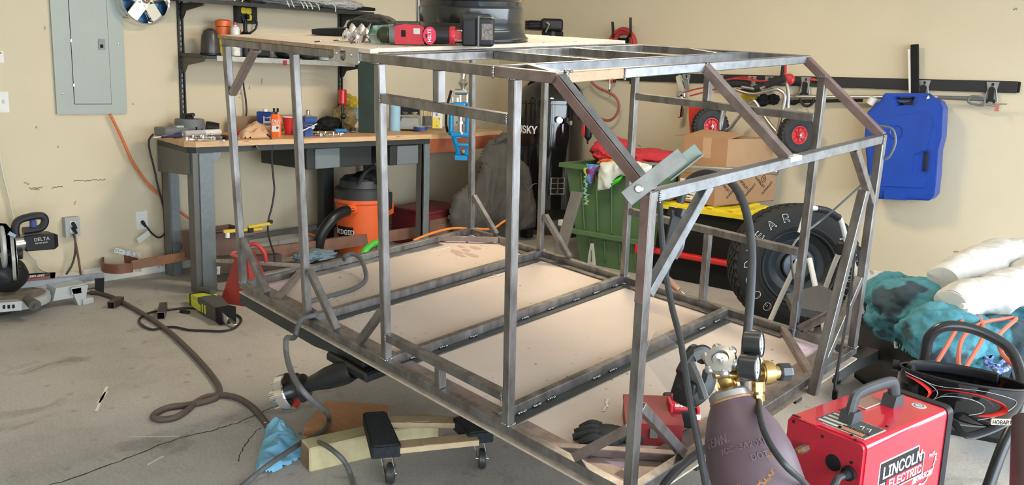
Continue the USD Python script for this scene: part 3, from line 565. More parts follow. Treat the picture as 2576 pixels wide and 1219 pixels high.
# fuzzy grey rug folded on the top shelf
rug = mat('grey_rug', (.30, .29, .28), .95, col2=(.55, .54, .52), scale=55, bump=.7, bscale=60)
t = thing('rug', 'fuzzy grey rug folded on the top shelf', 'rug', (XL + .2, 3.5, 1.81))
part(t, 'fold', [blob((XL + .17, 3.48, 1.875), (.30, 1.15, .14), .22, 6, 3, 4), blob((XL + .22, 3.95, 1.85), (.20, .45, .08), .2, 5, 4, 3)], rug)
part(t, 'fringe', [tube([(XL + .32, y, 1.83), (XL + .335, y + .012 * math.sin(9*y), 1.815), (XL + .338, y + .02 * math.cos(7*y), 1.785)], .0035, 5) for y in (3.02, 3.08, 3.42, 3.455, 3.53, 3.56, 3.6, 3.66, 3.82)], white, kind='stuff')
solo('umbrella_case', tube([(XL + .20, 3.85, 1.815), (XL + .27, 4.05, 1.83), (XL + .30, 4.22, 1.835)], [.02, .018, .012], 10), blackm, 'black rolled bundle at the right end of the top shelf', 'bundle')
# things on the lower shelf (z 1.44)
ZS = 1.440
def can(name, label, cat, p, z, r, hgt, m, cap=None, capm=None, group=None, label_m=None, band=(.2, .75), n=24):
    t = thing(name, label, cat, (p[0], p[1], z), group=group)
    part(t, 'body', lathe([(0, 0), (r*.94, 0), (r, .006), (r, hgt*.86), (r*.8, hgt*.94), (r*.42, hgt*.97), (r*.42, hgt), (0, hgt)], (p[0], p[1], z), n=n), m)
    if label_m: part(t, 'label_wrap', lathe([(r*1.0, hgt*band[0]), (r*1.02, hgt*band[0]), (r*1.02, hgt*band[1]), (r*1.0, hgt*band[1])], (p[0], p[1], z), n=n), label_m)
    if cap: part(t, 'cap', lathe([(0, 0), (cap[0], 0), (cap[0], cap[1]*.8), (cap[0]*.6, cap[1]), (0, cap[1])], (p[0], p[1], z + hgt), n=16), capm)
    return t
xs = XL + .17
t = thing('light_cover', 'dark domed lamp cover at the left end of the lower shelf', 'lamp cover', (xs, 2.93, ZS))
part(t, 'dome', lathe([(.058, 0), (.062, .01), (.060, .06), (.055, .12), (.040, .155), (.018, .168), (0, .170)], (xs, 2.93, ZS), n=28), mat('dark_dome', (.045, .04, .038), .3, var=.3, scale=8)); part(t, 'foot_ring', lathe([(.05, -.0), (.066, 0), (.066, .014), (.05, .014)], (xs, 2.93, ZS), n=28), blackp)
can('jar', 'orange lidded jar with a yellow wrap on the lower shelf', 'jar', (xs - .03, 3.045, 0), ZS, .05, .19, yellow, (.052, .045), orange, label_m=orange, band=(.55, .98))
can('spray_can', 'white spray can with a red nozzle on the lower shelf', 'spray can', (XL + .255, 3.06, 0), ZS, .031, .20, mat('can_white', (.68, .66, .62), .35, var=.3, scale=40), (.010, .02), redp)
can('bottle', 'black bottle with a tall spout on the lower shelf behind the roof corner', 'bottle', (xs - .03, 3.21, 0), ZS, .045, .17, blackp, (.014, .07), blackp)
can('bottle', 'small bottle with a red cap beside the white spray can on the lower shelf', 'bottle', (xs + .0, 3.135, 0), ZS, .026, .15, greyp, (.02, .03), redp)
t = thing('lantern', 'black box lamp with a round lens on the lower shelf', 'lamp', (XL + .2, 3.27, ZS)); part(t, 'body', box((XL + .2, 3.27, ZS + .055), (.10, .13, .11), bev=.012), blackp); part(t, 'lens', lathe([(0, .006), (.026, .004), (.028, 0)], (XL + .25, 3.235, ZS + .05), (1, 0, 0), 20), greyp)
for k, (y0, y1, hh, lab, m) in enumerate(((3.42, 3.57, .085, 'black welding goggles', blackp), (3.60, 3.76, .075, 'dark green work gloves', mat('dark_green_cloth', (.03, .035, .025), .9)), (3.94, 4.06, .05, 'black tool pouch at the right end', blackm))):
    solo('goggles' if k == 0 else 'work_gloves' if k == 1 else 'tool_pouch', [blob((XL + .2, (y0 + y1)/2, ZS + hh/2), (.16, y1 - y0, hh), .3, 4, k + 11, 3, floor=ZS - .002), blob((XL + .23, y0 + .04, ZS + hh*.3), (.10, .08, hh*.6), .3, 4, k + 31, 2, floor=ZS - .002)], m, lab + ' on the lower shelf', ('goggles', 'gloves', 'pouch')[k])
for k, y in enumerate((3.36, 3.39, 3.47, 3.515, 3.56, 3.60, 3.64)):
    solo('paint_bottle', lathe([(0, 0), (.017, 0), (.017, .10), (.010, .115), (.010, .135), (0, .135)], (XL + .075, y, ZS + .006), n=12), whitep, 'small white bottle in the row at the back of the lower shelf', 'bottle', group='white bottles in a row at the back of the lower shelf')
t = thing('tin', 'shallow clear round tin on the lower shelf', 'tin', (XL + .24, 3.80, ZS)); part(t, 'tray', lathe([(0, 0), (.055, 0), (.06, .035), (.056, .035), (.052, .006), (0, .006)], (XL + .24, 3.80, ZS)), lgrey)
part(t, 'tray_knob', lathe([(0, .03), (.010, .02), (.012, 0)], (XL + .25, 3.815, ZS + .034), n=12), redp)
t = can('small_tub', 'small white tub with a barcode label on the lower shelf', 'tub', (XL + .25, 3.885, 0), ZS, .033, .055, whitep, (.030, .006), whitep)
part(t, 'barcode', [bx(XL + .281, XL + .2845, 3.880 + .005*k, 3.8825 + .005*k, ZS + .012, ZS + .028, 0) for k in range(5)], blackm, kind='stuff')
solo('clip', bx(XL + .302, XL + .316, 3.392, 3.42, 1.395, 1.425, .003), mat('clip_red', (.35, .02, .03), .4), 'small red clip on the edge of the lower shelf', 'clip')
solo('plank', hull([(XL + .14, 4.005, ZS + .002), (XL + .14, 4.02, ZS + .002), (XL + .29, 4.005, ZS + .002), (XL + .29, 4.02, ZS + .002), (XL + .14, 4.005, ZS + .10), (XL + .14, 4.02, ZS + .10), (XL + .29, 4.005, ZS + .10), (XL + .29, 4.02, ZS + .10)]), mat('light_wood', (.55, .42, .28), .6, var=.15, scale=20), 'short pale wood block at the right end of the lower shelf', 'block')

# ------------------------------------------------------------------ workbench along the left wall (top at .925)
ZT = .925
wood = mat('bench_wood', (.50, .30, .15), .5, col2=(.62, .40, .22), scale=6, stretch=(6, .7, 6), dirt=((.22, .12, .06), 18, .66))
bgrey = mat('bench_grey', (.105, .105, .10), .5, var=.06, scale=6); bgrey_l = mat('bench_bluegrey', (.17, .20, .22), .42, .2, var=.10, scale=30); bdark = mat('bench_dark', (.022, .026, .026), .5)
bench = thing('workbench', 'grey steel workbench with a worn wooden top along the left wall', 'workbench', (-4.8, 3.4, 0))
top2 = [(-5.13, 2.60), (-4.52, 2.468), (-4.468, 2.512), (-4.31, 4.307), (-5.13, 4.38)]
part(bench, 'benchtop', poly(top2, (0, 0, 0), (1, 0, 0), (0, 1, 0), ZT - .032, ZT), wood)
part(bench, 'top_frame', poly(Polygon(top2).buffer(-.012), (0, 0, 0), (1, 0, 0), (0, 1, 0), ZT - .068, ZT - .032), bdark)
part(bench, 'leg', hull([(-4.565, 2.505, 0), (-4.48, 2.495, 0), (-4.47, 2.62, 0), (-4.55, 2.63, 0), (-4.565, 2.505, ZT - .068), (-4.48, 2.495, ZT - .068), (-4.47, 2.62, ZT - .068), (-4.55, 2.63, ZT - .068)]), bgrey)
part(bench, 'leg_face', bx(-4.476, -4.466, 2.53, 2.622, 0, ZT - .07, .002), bgrey_l)
part(bench, 'leg', [bx(-5.08, -5.07, 2.61, 2.70, 0, ZT - .068), bx(-5.08, -4.99, 2.61, 2.622, 0, ZT - .068)], bgrey); part(bench, 'leg_face', bx(-5.0, -4.99, 2.622, 2.68, 0, ZT - .07), bgrey_l)
part(bench, 'apron', hull([(-5.10, 2.60, ZT - .068), (-4.52, 2.485, ZT - .068), (-5.10, 2.615, ZT - .068), (-4.52, 2.50, ZT - .068), (-5.10, 2.60, ZT - .24), (-4.52, 2.485, ZT - .20), (-5.10, 2.615, ZT - .24), (-4.52, 2.50, ZT - .20)]), bgrey)
part(bench, 'gusset', poly([(0, 0), (.05, 0), (.05, -.02), (0, -.07)], (-4.468, 2.62, ZT - .068), (.08, 1, 0), (0, 0, 1), -.006, 0), bgrey_l)
part(bench, 'leg', [bx(-4.40, -4.328, 4.235, 4.245, 0, ZT - .068), bx(-4.345, -4.328, 4.235, 4.30, 0, ZT - .068)], bgrey); part(bench, 'leg_face', bx(-4.33, -4.322, 4.243, 4.30, 0, ZT - .07), bgrey_l)
part(bench, 'leg', bx(-5.05, -4.97, 4.27, 4.33, 0, ZT - .068), bgrey); part(bench, 'leg', bx(-5.02, -4.95, 3.80, 3.90, 0, ZT - .068), bdark)
part(bench, 'stretcher', bx(-5.06, -5.03, 2.66, 4.30, .16, .20), bgrey)
for k, (y0, y1, x1) in enumerate(((3.36, 3.74, -4.47), (4.0, 4.20, -4.36))):
    dr = part(bench, 'drawer_box', bx(-5.0, x1, y0 - .06, y1 + (.12 if k == 0 else 0), ZT - .215, ZT - .07, .004), bdark)
    part(dr, 'drawer_front', bx(x1 - .002, x1 + .012, y0, y0 + .205, ZT - .213, ZT - .078, .003), mat('drawer_front', (.19, .215, .235), .35, .25, dirt=((.06, .07, .075), 45, .60 if k else .75)))
ledge = thing('corner_shelf', 'wooden corner shelf with a red brown front board beside the workbench', 'shelf', (-4.85, 4.9, .79))
L2 = [(-5.15, 4.40), (-4.42, 4.33), (-4.40, 4.66), (-4.55, 5.40), (-5.15, 5.46)]
part(ledge, 'shelf_top', poly(L2, (0, 0, 0), (1, 0, 0), (0, 1, 0), ZT - .045, ZT - .015), wood)
rb = mat('red_brown_board', (.30, .085, .04), .5, var=.2, scale=14, dirt=((.45, .24, .15), 30, .67))
part(ledge, 'front_board', [poly([(0, 0), (.345, 0), (.345, .105), (0, .105)], (-4.412, 4.335, ZT - .15), (.045, 1, 0), (0, 0, 1), -.02, 0), poly([(0, 0), (.755, 0), (.755, .105), (0, .105)], (-4.396, 4.68, ZT - .15), (-.20, 1, 0), (0, 0, 1), -.02, 0)], rb)
part(ledge, 'end_board', poly([(0, 0), (.60, 0), (.60, .105), (0, .105)], (-5.14, 5.44, ZT - .15), (1, -.06, 0), (0, 0, 1), 0, .018), rb)
# ---- tools and supplies on the bench
def at(x, y, z=ZT): return A((x, y, z))
P = (-5, 2.773, 0.925); t = thing('drum_tool', 'grey drum shaped tool with a black knob at the left end of the workbench', 'tool', P)
part(t, 'drum', lathe([(0, 0), (.088, 0), (.092, .01), (.092, .085), (.088, .100), (.080, .102), (0, .102)], P, n=36), greyp); part(t, 'knob', [cyl(A(P) + (0, 0, .10), A(P) + (0, 0, .125), .03, .02), cyl(A(P) + (-.01, .0, .125), A(P) + (.05, .0, .130), .012), box(A(P) + (-.03, -.02, .12), (.05, .03, .03))], blackp)
for dz, dy in ((.03, .01), (.015, .05)): part(t, 'slot', box(A(P) + (.088, dy - .015, dz + .01), (.012, .012, .03)), blackm)
P = (-4.934, 2.613, 0.925); t = thing('tool_box', 'grey open plastic box beside the grey drum tool', 'box', P)
part(t, 'shell', box(A(P) + (0, 0, .028), (.14, .16, .056), bev=.006), greyp); part(t, 'lid_tab', box(A(P) + (.03, .03, .06), (.05, .05, .012)), lgrey)
P = (-4.704, 2.43, 0.925); Q = (-4.803, 2.623, 0.925); R_ = (-4.836, 2.888, 0.925)
t = thing('caulk_tube', 'clear caulk tube with a white label lying at the left end of the workbench', 'tube', P)
part(t, 'tube_body', cyl(A(Q) + (0, 0, .022), A(R_) + (0, 0, .022), .020), mat('clear_grey', (.48, .47, .50), .15)); part(t, 'label_wrap', cyl(A(Q)*.45 + A(R_)*.55 + (0, 0, .022), A(R_) + (0, 0, .022), .0206), whitep)
part(t, 'nozzle', lathe([(.006, 0), (.008, .10), (.020, .14), (.021, .17), (0, .17)], A(P) + (0, 0, .014), nrm(A(Q) - A(P)), 14), mat('dark_blue_cap', (.03, .035, .10), .4)); part(t, 'tip', cyl(A(Q) + (0, -.01, .016), A(P) + (0, -.05, .014), .006, .004), whitep)
P = (-5, 2.905, 0.925); t = thing('work_lamp', 'black round work lamp lying behind the caulk tube on the workbench', 'lamp', P)
part(t, 'housing', lathe([(0, 0), (.040, 0), (.043, .02), (.036, .085), (0, .085)], A(P) + (0, -.02, .043), nrm((.55, .8, -.08)), 24), blackp); part(t, 'lens', lathe([(0, .002), (.030, .001), (.033, 0)], A(P) + A(nrm((.55, .8, -.08))) * .085 + (0, -.02, .043), nrm((.55, .8, -.08)), 20), lgrey)
P = (-4.556, 2.667, 0.925); t = thing('hose_clamp', 'bright steel hose clamp ring near the front of the workbench', 'clamp', P)
part(t, 'band', lathe([(.030, 0), (.032, 0), (.032, .022), (.030, .022), (.030, 0)], P, n=30), chrome); part(t, 'screw_block', box(A(P) + (.030, -.005, .011), (.014, .02, .018)), zinc)
SOCK = thing('socket', 'small chrome socket in the jumble of sockets and bits on the workbench', 'socket', (-4.54, 2.496, 0.925), group='loose sockets and wrench bits on the workbench')
o = A((-4.54, 2.496, 0.925)); part(SOCK, 'socket_body', lathe([(.004, .004), (.010, 0), (.011, .008), (.009, .026), (.006, .028), (.004, .02)], o, n=12), chrome); part(SOCK, 'drive_end', lathe([(.005, .0285), (.009, .027)], o, n=12), zinc)
gs = np.random.default_rng(3)
for (x0, x1, y0, y1, n) in ((-4.72, -4.56, 2.58, 2.84, 11), (-4.62, -4.47, 3.40, 3.66, 16)):
    for k in range(n):
        M_ = rotz(gs.random() * 6.3) @ rot((1, 0, 0), PI / 2 if gs.random() < .7 else 0); z_ = ZT + (.011 if abs(M_[2, 2]) < .5 else 0)
        dup(SOCK, 'small chrome socket in the jumble of sockets and bits on the workbench', (x0 + (x1-x0)*gs.random(), y0 + (y1-y0)*gs.random(), z_), M=M_)
def wrench(p, a, L, label, m=zinc):
    p = A(p); d = A([math.cos(a), math.sin(a), 0]); s_ = A([-d[1], d[0], 0]); t = thing('wrench', label, 'wrench', p)
    part(t, 'shank', bar(p + (0, 0, .006), p + d*L + (0, 0, .006), .010, .006), m)
    part(t, 'ring_end', lathe([(.007, 0), (.013, 0), (.013, .009), (.007, .009), (.007, 0)], p + d*L + (0, 0, .001), n=16), m)
    part(t, 'open_end', poly([(-.014, -.013), (.008, -.013), (.012, 0), (.008, .013), (-.014, .013), (-.014, .006), (-.002, .005), (-.002, -.005), (-.014, -.006)], p + (0, 0, .001), d, s_, 0, .009), m)
for k, (p, a, L_, lab) in enumerate((((-4.589, 2.554, 0.925), 1.2, .10, 'leftmost steel wrench among the sockets at the left end of the workbench'), ((-4.524, 2.575, 0.925), .9, .13, 'steel wrench lying just left of the hose clamp on the workbench'), ((-4.556, 3.483, 0.925), 1.3, .14, 'steel wrench among the sockets right of the blue vise'), ((-4.573, 3.588, 0.925), 2.4, .12, 'steel wrench crossing the sockets near the dark green board'))): wrench(p, a, L_, lab)
for k, (p, lab, m) in enumerate((((-4.507, 2.704, 0.925), 'grey tool handle lying right of the hose clamp', greyp), ((-4.491, 2.737, 0.925), 'dark tool handle lying beside the first camper post on the workbench', blackp))):
    t = thing('tool_handle', lab, 'handle', p); part(t, 'grip', lathe([(0, 0), (.012, .004), (.015, .03), (.012, .07), (.010, .10), (0, .10)], A(p) + (0, 0, .015), nrm((-.6, -.2, .02)), 14), m); part(t, 'ferrule', cyl(A(p) + A(nrm((-.6, -.2, .02)))*.095 + (0, 0, .015), A(p) + A(nrm((-.6, -.2, .02)))*.14 + (0, 0, .015), .005), zinc)
P = A((-4.589, 2.827, 0.925)); t = thing('pliers', 'pliers with orange and red grips on the workbench behind the first camper post', 'pliers', P)
for s_, m in ((1, orange), (-1, redp)): part(t, 'grip', tube([P + (0, .0, .012), P + (-.04, -.02 + s_*.012, .014), P + (-.09, -.05 + s_*.022, .012)], .009, 8), m)
part(t, 'jaws', hull([P + (.005, -.012, .004), P + (.005, .012, .004), P + (.05, .016, .006), P + (.05, .022, .006), P + (.02, .0, .016), P + (.05, .02, .016)]), zinc)
tanp = mat('kraft_paper', (.50, .30, .17), .8, col2=(.60, .39, .24), scale=10)
solo('crumpled_paper', heap([(-4.639, 2.895), (-4.836, 3.042), (-4.901, 3.187), (-4.869, 3.253), (-4.671, 3.188), (-4.556, 3.056), (-4.556, 2.962), (-4.573, 2.893)], ZT, .085, .045, 16, 4, .008), tanp, 'crumpled tan packing paper on the workbench', 'paper')
P = A((-4.918, 3.245, 0.925)); Q = A((-4.885, 3.419, 0.925)); t = thing('angle_grinder', 'grey angle grinder lying behind the orange bottle on the workbench', 'grinder', P)
d = nrm(Q - P); part(t, 'motor', lathe([(0, 0), (.028, .005), (.032, .05), (.034, .13), (.028, .16), (0, .165)], P + (0, 0, .036), d, 20), mat('tool_grey', (.13, .12, .11), .4, .3)); part(t, 'spindle', cyl(P + d*.16 + (0, 0, .03), P + d*.235 + (0, 0, .02), .008), zinc); part(t, 'grip', lathe([(0, 0), (.024, .01), (.026, .07), (0, .09)], P + (0, 0, .034), -d, 16), blackp)
solo('power_cord', tube([(-4.44, 2.978, 0.957), (-4.44, 3.001, 0.938), (-4.44, 3.012, 0.9), (-4.44, 3.009, 0.799), (-4.44, 3.019, 0.672), (-4.44, 3.023, 0.595), (-4.44, 3.003, 0.493), (-4.44, 2.978, 0.419), (-4.44, 2.971, 0.355), (-4.44, 2.987, 0.262), (-4.44, 3.015, 0.179), (-4.44, 3.017, 0.12)], .006), cordk, 'black tool cord hanging over the front edge of the workbench to the floor', 'cord')
P = A((-4.671, 3.037, 0.925)); Q = A((-4.4, 2.881, 0.879)); t = thing('pry_bar', 'red handled pry bar with a bright blade hanging over the bench edge', 'pry bar', P)
part(t, 'grip', tube([P + (-.05, -.10, .022), P + (-.02, -.06, .024), P + (.01, -.01, .022)], .014, 10), redp); part(t, 'grip_band', tube([P + (-.03, -.075, .023), P + (-.012, -.045, .023)], .0150, 10), blackp)
part(t, 'blade', bar(P + (.01, -.01, .022), Q, .024, .004, up=(1, 0, .3)), steel_bright)
# bottles and cans
P = A((-4.589, 3.147, 0.925)); t = thing('hand_cleaner_bottle', 'orange plastic bottle with a white label at the front of the workbench', 'bottle', P)
fo = nrm((.63, -.77, 0)); fr_ = A([-fo[1], fo[0], 0])
ob = place(poly(rrect(.066, .040, .016), (0, 0, 0), (1, 0, 0), (0, 1, 0), 0, .138), frame(fr_, np.cross((0, 0, 1.), fr_)), P)
part(t, 'body', [ob, place(poly(rrect(.055, .034, .014), (0, 0, 0), (1, 0, 0), (0, 1, 0), .138, .150), frame(fr_, np.cross((0, 0, 1.), fr_)), P)], mat('bottle_orange', (.85, .14, .015), .35)); part(t, 'pump', [cyl(P + (0, 0, .148), P + (0, 0, .165), .010), box(P + fr_*.012 + (0, 0, .175), (.012, .012, .026)), box(P - fr_*.012 + (0, 0, .175), (.012, .012, .026))], blackp)
part(t, 'label_panel', poly([(-.024, .035), (.028, .035), (.028, .080), (-.020, .075)], P + fo*.0202, fr_, (0, 0, 1), 0, .0008), whitep)
part(t, 'lettering', [text('FAST', .020, P + fo*.0205 - fr_*.026 + (0, 0, .094), fr_, (0, 0, 1), .001, slant=.25, sx=.9), text('ORANGE', .010, P + fo*.0205 - fr_*.024 + (0, 0, .081), fr_, (0, 0, 1), .001, slant=.2, sx=.9)], mat('label_white', (.85, .83, .8), .5), smooth=False)
part(t, 'label_dot', lathe([(0, .0006), (.009, 0)], P + fo*.0212 + fr_*.014 + (0, 0, .062), fo, 14), redp)
P = A((-4.967, 3.319, 0.925)); t = thing('solvent_can', 'blue rectangular solvent can with a white label on the workbench', 'can', P)
part(t, 'body', place(cbox((.105, .062, .145), .005), frame(fr_, np.cross((0, 0, 1.), fr_)), P + (0, 0, .0725)), mat('can_blue', (.015, .05, .26), .3, .2)); part(t, 'cap', cyl(P + (0, 0, .145), P + (0, 0, .163), .016), white)
part(t, 'label_panel', poly([(-.005, .02), (.046, .02), (.046, .115), (.020, .105), (-.005, .115)], P + fo*.031, fr_, (0, 0, 1), 0, .0012), mat('label_blue_white', (.55, .58, .64), .4)); part(t, 'label_badge', poly([(.006, .082), (.040, .082), (.040, .108), (.022, .098), (.006, .108)], P + fo*.0318, fr_, (0, 0, 1), 0, .001), mat('can_blue2', (.02, .045, .16), .4))
part(t, 'lettering', text('ACETONE', .010, P + fo*.0318 - fr_*.004 + (0, 0, .045), fr_, (0, 0, 1), .001, sx=.95), mat('ink_blue', (.02, .03, .15), .5), smooth=False)
P = A((-4.721, 3.342, 0.925)); t = thing('plastic_cup', 'red plastic cup behind the second camper post on the workbench', 'cup', P)
part(t, 'cup', lathe([(0, .004), (.030, 0), (.032, .02), (.045, .118), (.042, .116), (.030, .02), (0, .012)], P, n=28), mat('cup_red', (.62, .02, .02), .3)); part(t, 'rim', lathe([(.043, .117), (.0465, .118), (.0465, .122), (.043, .122), (.043, .117)], P, n=28), white)
can('aerosol_can', 'silver aerosol can with a cone top behind the blue vise', 'spray can', (-4.967, 3.679, 0.925), ZT, .034, .125, mat('silver_label', (.50, .48, .44), .3, .5, var=.2, scale=60), (.015, .028), zinc)
solo('backboard', poly([(0, 0), (.58, 0), (.58, .115), (0, .105)], (XL + .06, 3.12, ZT), (0.02, 1, 0), (0, 0, 1), 0, .008), mat('brown_board', (.30, .19, .11), .7, var=.1, scale=8), 'low brown board standing behind the cans at the back of the workbench', 'board')
P = A((-4.54, 3.366, 0.925)); t = thing('bench_vise', 'blue bench vise with a chrome handle at the front of the workbench', 'vise', P)
vm = mat('vise_blue', (.03, .085, .28), .35, var=.15, scale=20)
part(t, 'base', hull([P + (-.05, -.035, 0), P + (.01, -.035, 0), P + (-.05, .035, 0), P + (.01, .035, 0), P + (-.04, -.022, .07), P + (0, -.022, .07), P + (-.04, .022, .07), P + (0, .022, .07)]), vm)
part(t, 'jaw', [box(P + (-.015, .005, .102), (.05, .10, .045), bev=.008), box(P + (.02, .005, .112), (.022, .10, .03), bev=.004)], vm); part(t, 'jaw_plate', box(P + (.0, .005, .131), (.05, .095, .008)), steel_bright)
part(t, 'clamp_handle', [cyl(P + (.03, -.075, .040), P + (.045, .035, .085), .0055), cyl(P + (.0, .0, .065), P + (.05, .0, .065), .014), trimesh.creation.icosphere(2, .010).apply_translation(P + (.03, -.075, .040))], chrome)
solo('bag', [blob(A((-4.967, 3.871, 0.925)) + (0, 0, .045), (.16, .22, .11), .35, 3.5, 8, 3, floor=ZT), blob(A((-4.967, 3.769, 0.925)) + (0, -.02, .03), (.10, .12, .06), .3, 4, 9, 3, floor=ZT)], blackm, 'crumpled black bag on the workbench behind the loose sockets', 'bag')
P = A((-4.721, 3.729, 0.925)); Q = A((-4.704, 3.846, 0.925)); t = thing('screwdriver', 'blue handled screwdriver lying near the dark green board', 'screwdriver', P); d = nrm(Q - P)
part(t, 'grip', lathe([(0, 0), (.014, .003), (.016, .03), (.013, .07), (.016, .095), (0, .10)], P + (0, 0, .016), d, 16), mat('handle_blue', (.03, .17, .42), .35)); part(t, 'blade', cyl(P + (0, 0, .010), P - d*.11 + (0, 0, .006), .0035), chrome)
P = A((-4.721, 3.893, 0.925)); t = thing('bottle_cap', 'black cylindrical cap beside the screwdriver', 'cap', P); part(t, 'cap', lathe([(0, .035), (.020, .035), (.022, .03), (.022, 0), (0, 0)], P, n=20), blackp); part(t, 'rib_band', lathe([(.0225, .004), (.0232, .004), (.0232, .012), (.0225, .012)], P, n=20), greyp)
solo('tape_measure', box(A((-4.589, 3.482, 0.925)) + (0, 0, .010), (.022, .045, .02), .2, bev=.004), yellow, 'small yellow marker lying among the sockets right of the vise', 'marker')
# red cylinder and yellow bag
P = A((-5, 4.049, 0.925)); t = thing('plastic_bag', 'yellow and clear plastic bag of hardware beside the dark green board', 'bag', P)
part(t, 'bag_body', blob(P + (0, .0, .09), (.16, .20, .19), .25, 4, 12, 3, floor=ZT), mat('bag_tan', (.33, .23, .09), .25, var=.4, scale=14)); part(t, 'bag_top', blob(P + (-.02, .05, .205), (.10, .16, .13), .35, 3, 14, 3), mat('bag_yellow', (.55, .36, .03), .35)); part(t, 'blue_cloth', blob(P + (.04, .09, .11), (.07, .12, .10), .45, 3, 15, 2), mat('cloth_steelblue', (.22, .30, .36), .6))
P = A((-4.869, 3.92, 0.925)); t = thing('red_handle_tool', 'tool with a thick red cylindrical handle standing in front of the yellow bag', 'tool', P)
part(t, 'red_handle', lathe([(0, .195), (.022, .195), (.030, .205), (.031, .30), (.026, .308), (0, .308)], P, n=24), mat('red_clear', (.50, .02, .02), .2)); part(t, 'stem', [cyl(P, P + (0, 0, .20), .010), cyl(P + (0, 0, 0), P + (0, 0, .015), .04), trimesh.creation.icosphere(2, .022).apply_translation(P + (.01, 0, .11))], black_steel)
t = thing('green_board', 'dark green painted board standing upright on the front of the workbench', 'board', (-4.639, 3.956, 0.925))
P = A((-4.639, 3.952, 0.925)); part(t, 'board', place(cbox((.118, .04, .60), .003), frame(fr_, np.cross((0, 0, 1.), fr_)) @ rot((0, 1, 0), -.012), P + (-.02, .02, .30)), mat('dark_green', (.012, .030, .024), .55, var=.2, scale=10, dirt=((.05, .07, .06), 30, .72)))
part(t, 'raw_edge', place(cbox((.004, .040, .60), .001), frame(fr_, np.cross((0, 0, 1.), fr_)) @ rot((0, 1, 0), -.012), P + fr_*.061 + (-.02, .02, .30)), greyp)
P = A((-4.737, 4.324, 0.925)); t = thing('foam_roll', 'light blue foam roll standing on the workbench', 'roll', P); part(t, 'roll', lathe([(0, 0), (.042, 0), (.044, .004), (.044, .252), (.040, .256), (0, .256)], P, n=28), mat('pale_blue', (.32, .52, .66), .7)); part(t, 'core', lathe([(.0, .2575), (.012, .2575)], P, n=16), lgrey)
P = A((-4.836, 4.6, 0.925)); t = thing('parts_bin', 'grey sloped plastic bin at the right end of the workbench', 'bin', P)
part(t, 'bin', hull([P + fr_*a + (-.04, .02, 0) + fo*b + A((0, 0, c)) for a, b, c in ((-.085, .07, 0), (.085, .07, 0), (-.085, -.08, 0), (.085, -.08, 0), (-.065, .04, .085), (.065, .04, .085), (-.075, -.08, .105), (.075, -.08, .105))]), mat('bin_grey', (.36, .37, .37), .5, var=.05)); part(t, 'bin_lip', box(P + (-.11, .08, .10), (.08, .20, .012), .4), lgrey)
for k, (px_, lab) in enumerate((((-4.967, 4.661, 0.925), 'black lattice die stand behind the light blue roll'), ((-4.934, 4.739, 0.925), 'black lattice die stand with a pale oval above the grey bin'))):
    P = A(px_) + (-.12, .10, 0); t = thing('die_stand', lab, 'stand', P)
    part(t, 'stand_frame', poly(rrect(.085, .24, .008, 0, .12).difference(rrect(.060, .10, .006, 0, .075)).difference(rrect(.036, .065, .018, 0, .19)), P, fr_, (0, 0, 1), -.012, .012), blackp)
    part(t, 'lattice', [bar(P + fr_*-.03 + (0, 0, .03), P + fr_*.03 + (0, 0, .12), .007, .008), bar(P + fr_*.03 + (0, 0, .03), P + fr_*-.03 + (0, 0, .12), .007, .008)], blackp)
    if k: part(t, 'oval', lathe([(0, .0), (.016, .0)], P + (0, 0, .19), fo, 16), copper_scale)
P = A((-5, 4.961, 0.925)) + (-.18, .15, 0); t = thing('cartridge_tray', 'tray of small brass cases behind the yellow carton', 'tray', P); part(t, 'tray', box(P + (0, 0, .04), (.12, .16, .08)), greyp)
part(t, 'brass_case', [cyl(P + (dx, dy, .08), P + (dx, dy, .115 + .02 * ((i * 7) % 3)), .008) for i, (dx, dy) in enumerate([(a, b) for a in (-.03, .02) for b in (-.06, -.03, 0, .03, .06)])], brass, kind='stuff')
P = A((-4.819, 4.871, 0.925)); t = thing('carton', 'white and yellow carton with a white cap at the right end of the workbench', 'carton', P)
FR = frame(fr_, np.cross((0, 0, 1.), fr_)); part(t, 'box_body', place(cbox((.085, .05, .155), .003), FR @ rotz(.25), P + (0, 0, .0775)), mat('carton_white', (.72, .71, .68), .4)); part(t, 'yellow_panel', place(cbox((.062, .001, .088), 0), FR @ rotz(.25), P + (FR @ rotz(.25)) @ A((-.010, -.0256, .046))), mat('carton_yellow', (.78, .60, .02), .4, dirt=((.45, .25, .02), 50, .6)))
part(t, 'cap', cyl(P + (0, 0, .155), P + (0, 0, .175), .014), white); part(t, 'leaf_mark', place(cbox((.014, .001, .02), 0), FR @ rotz(.25), P + (FR @ rotz(.25)) @ A((-.008, -.0256, .115))), greyp)
P = A((-4.721, 4.587, 0.925)); t = thing('tape_roll', 'roll of blue masking tape lying on the workbench', 'tape', P); part(t, 'tape', lathe([(.038, 0), (.056, 0), (.056, .024), (.038, .024), (.038, 0)], P, n=36), mat('tape_blue', (.025, .07, .34), .5)); part(t, 'core', lathe([(.036, .0), (.0382, .0), (.0382, .0245), (.036, .0245), (.036, 0)], P, n=36), whitep)
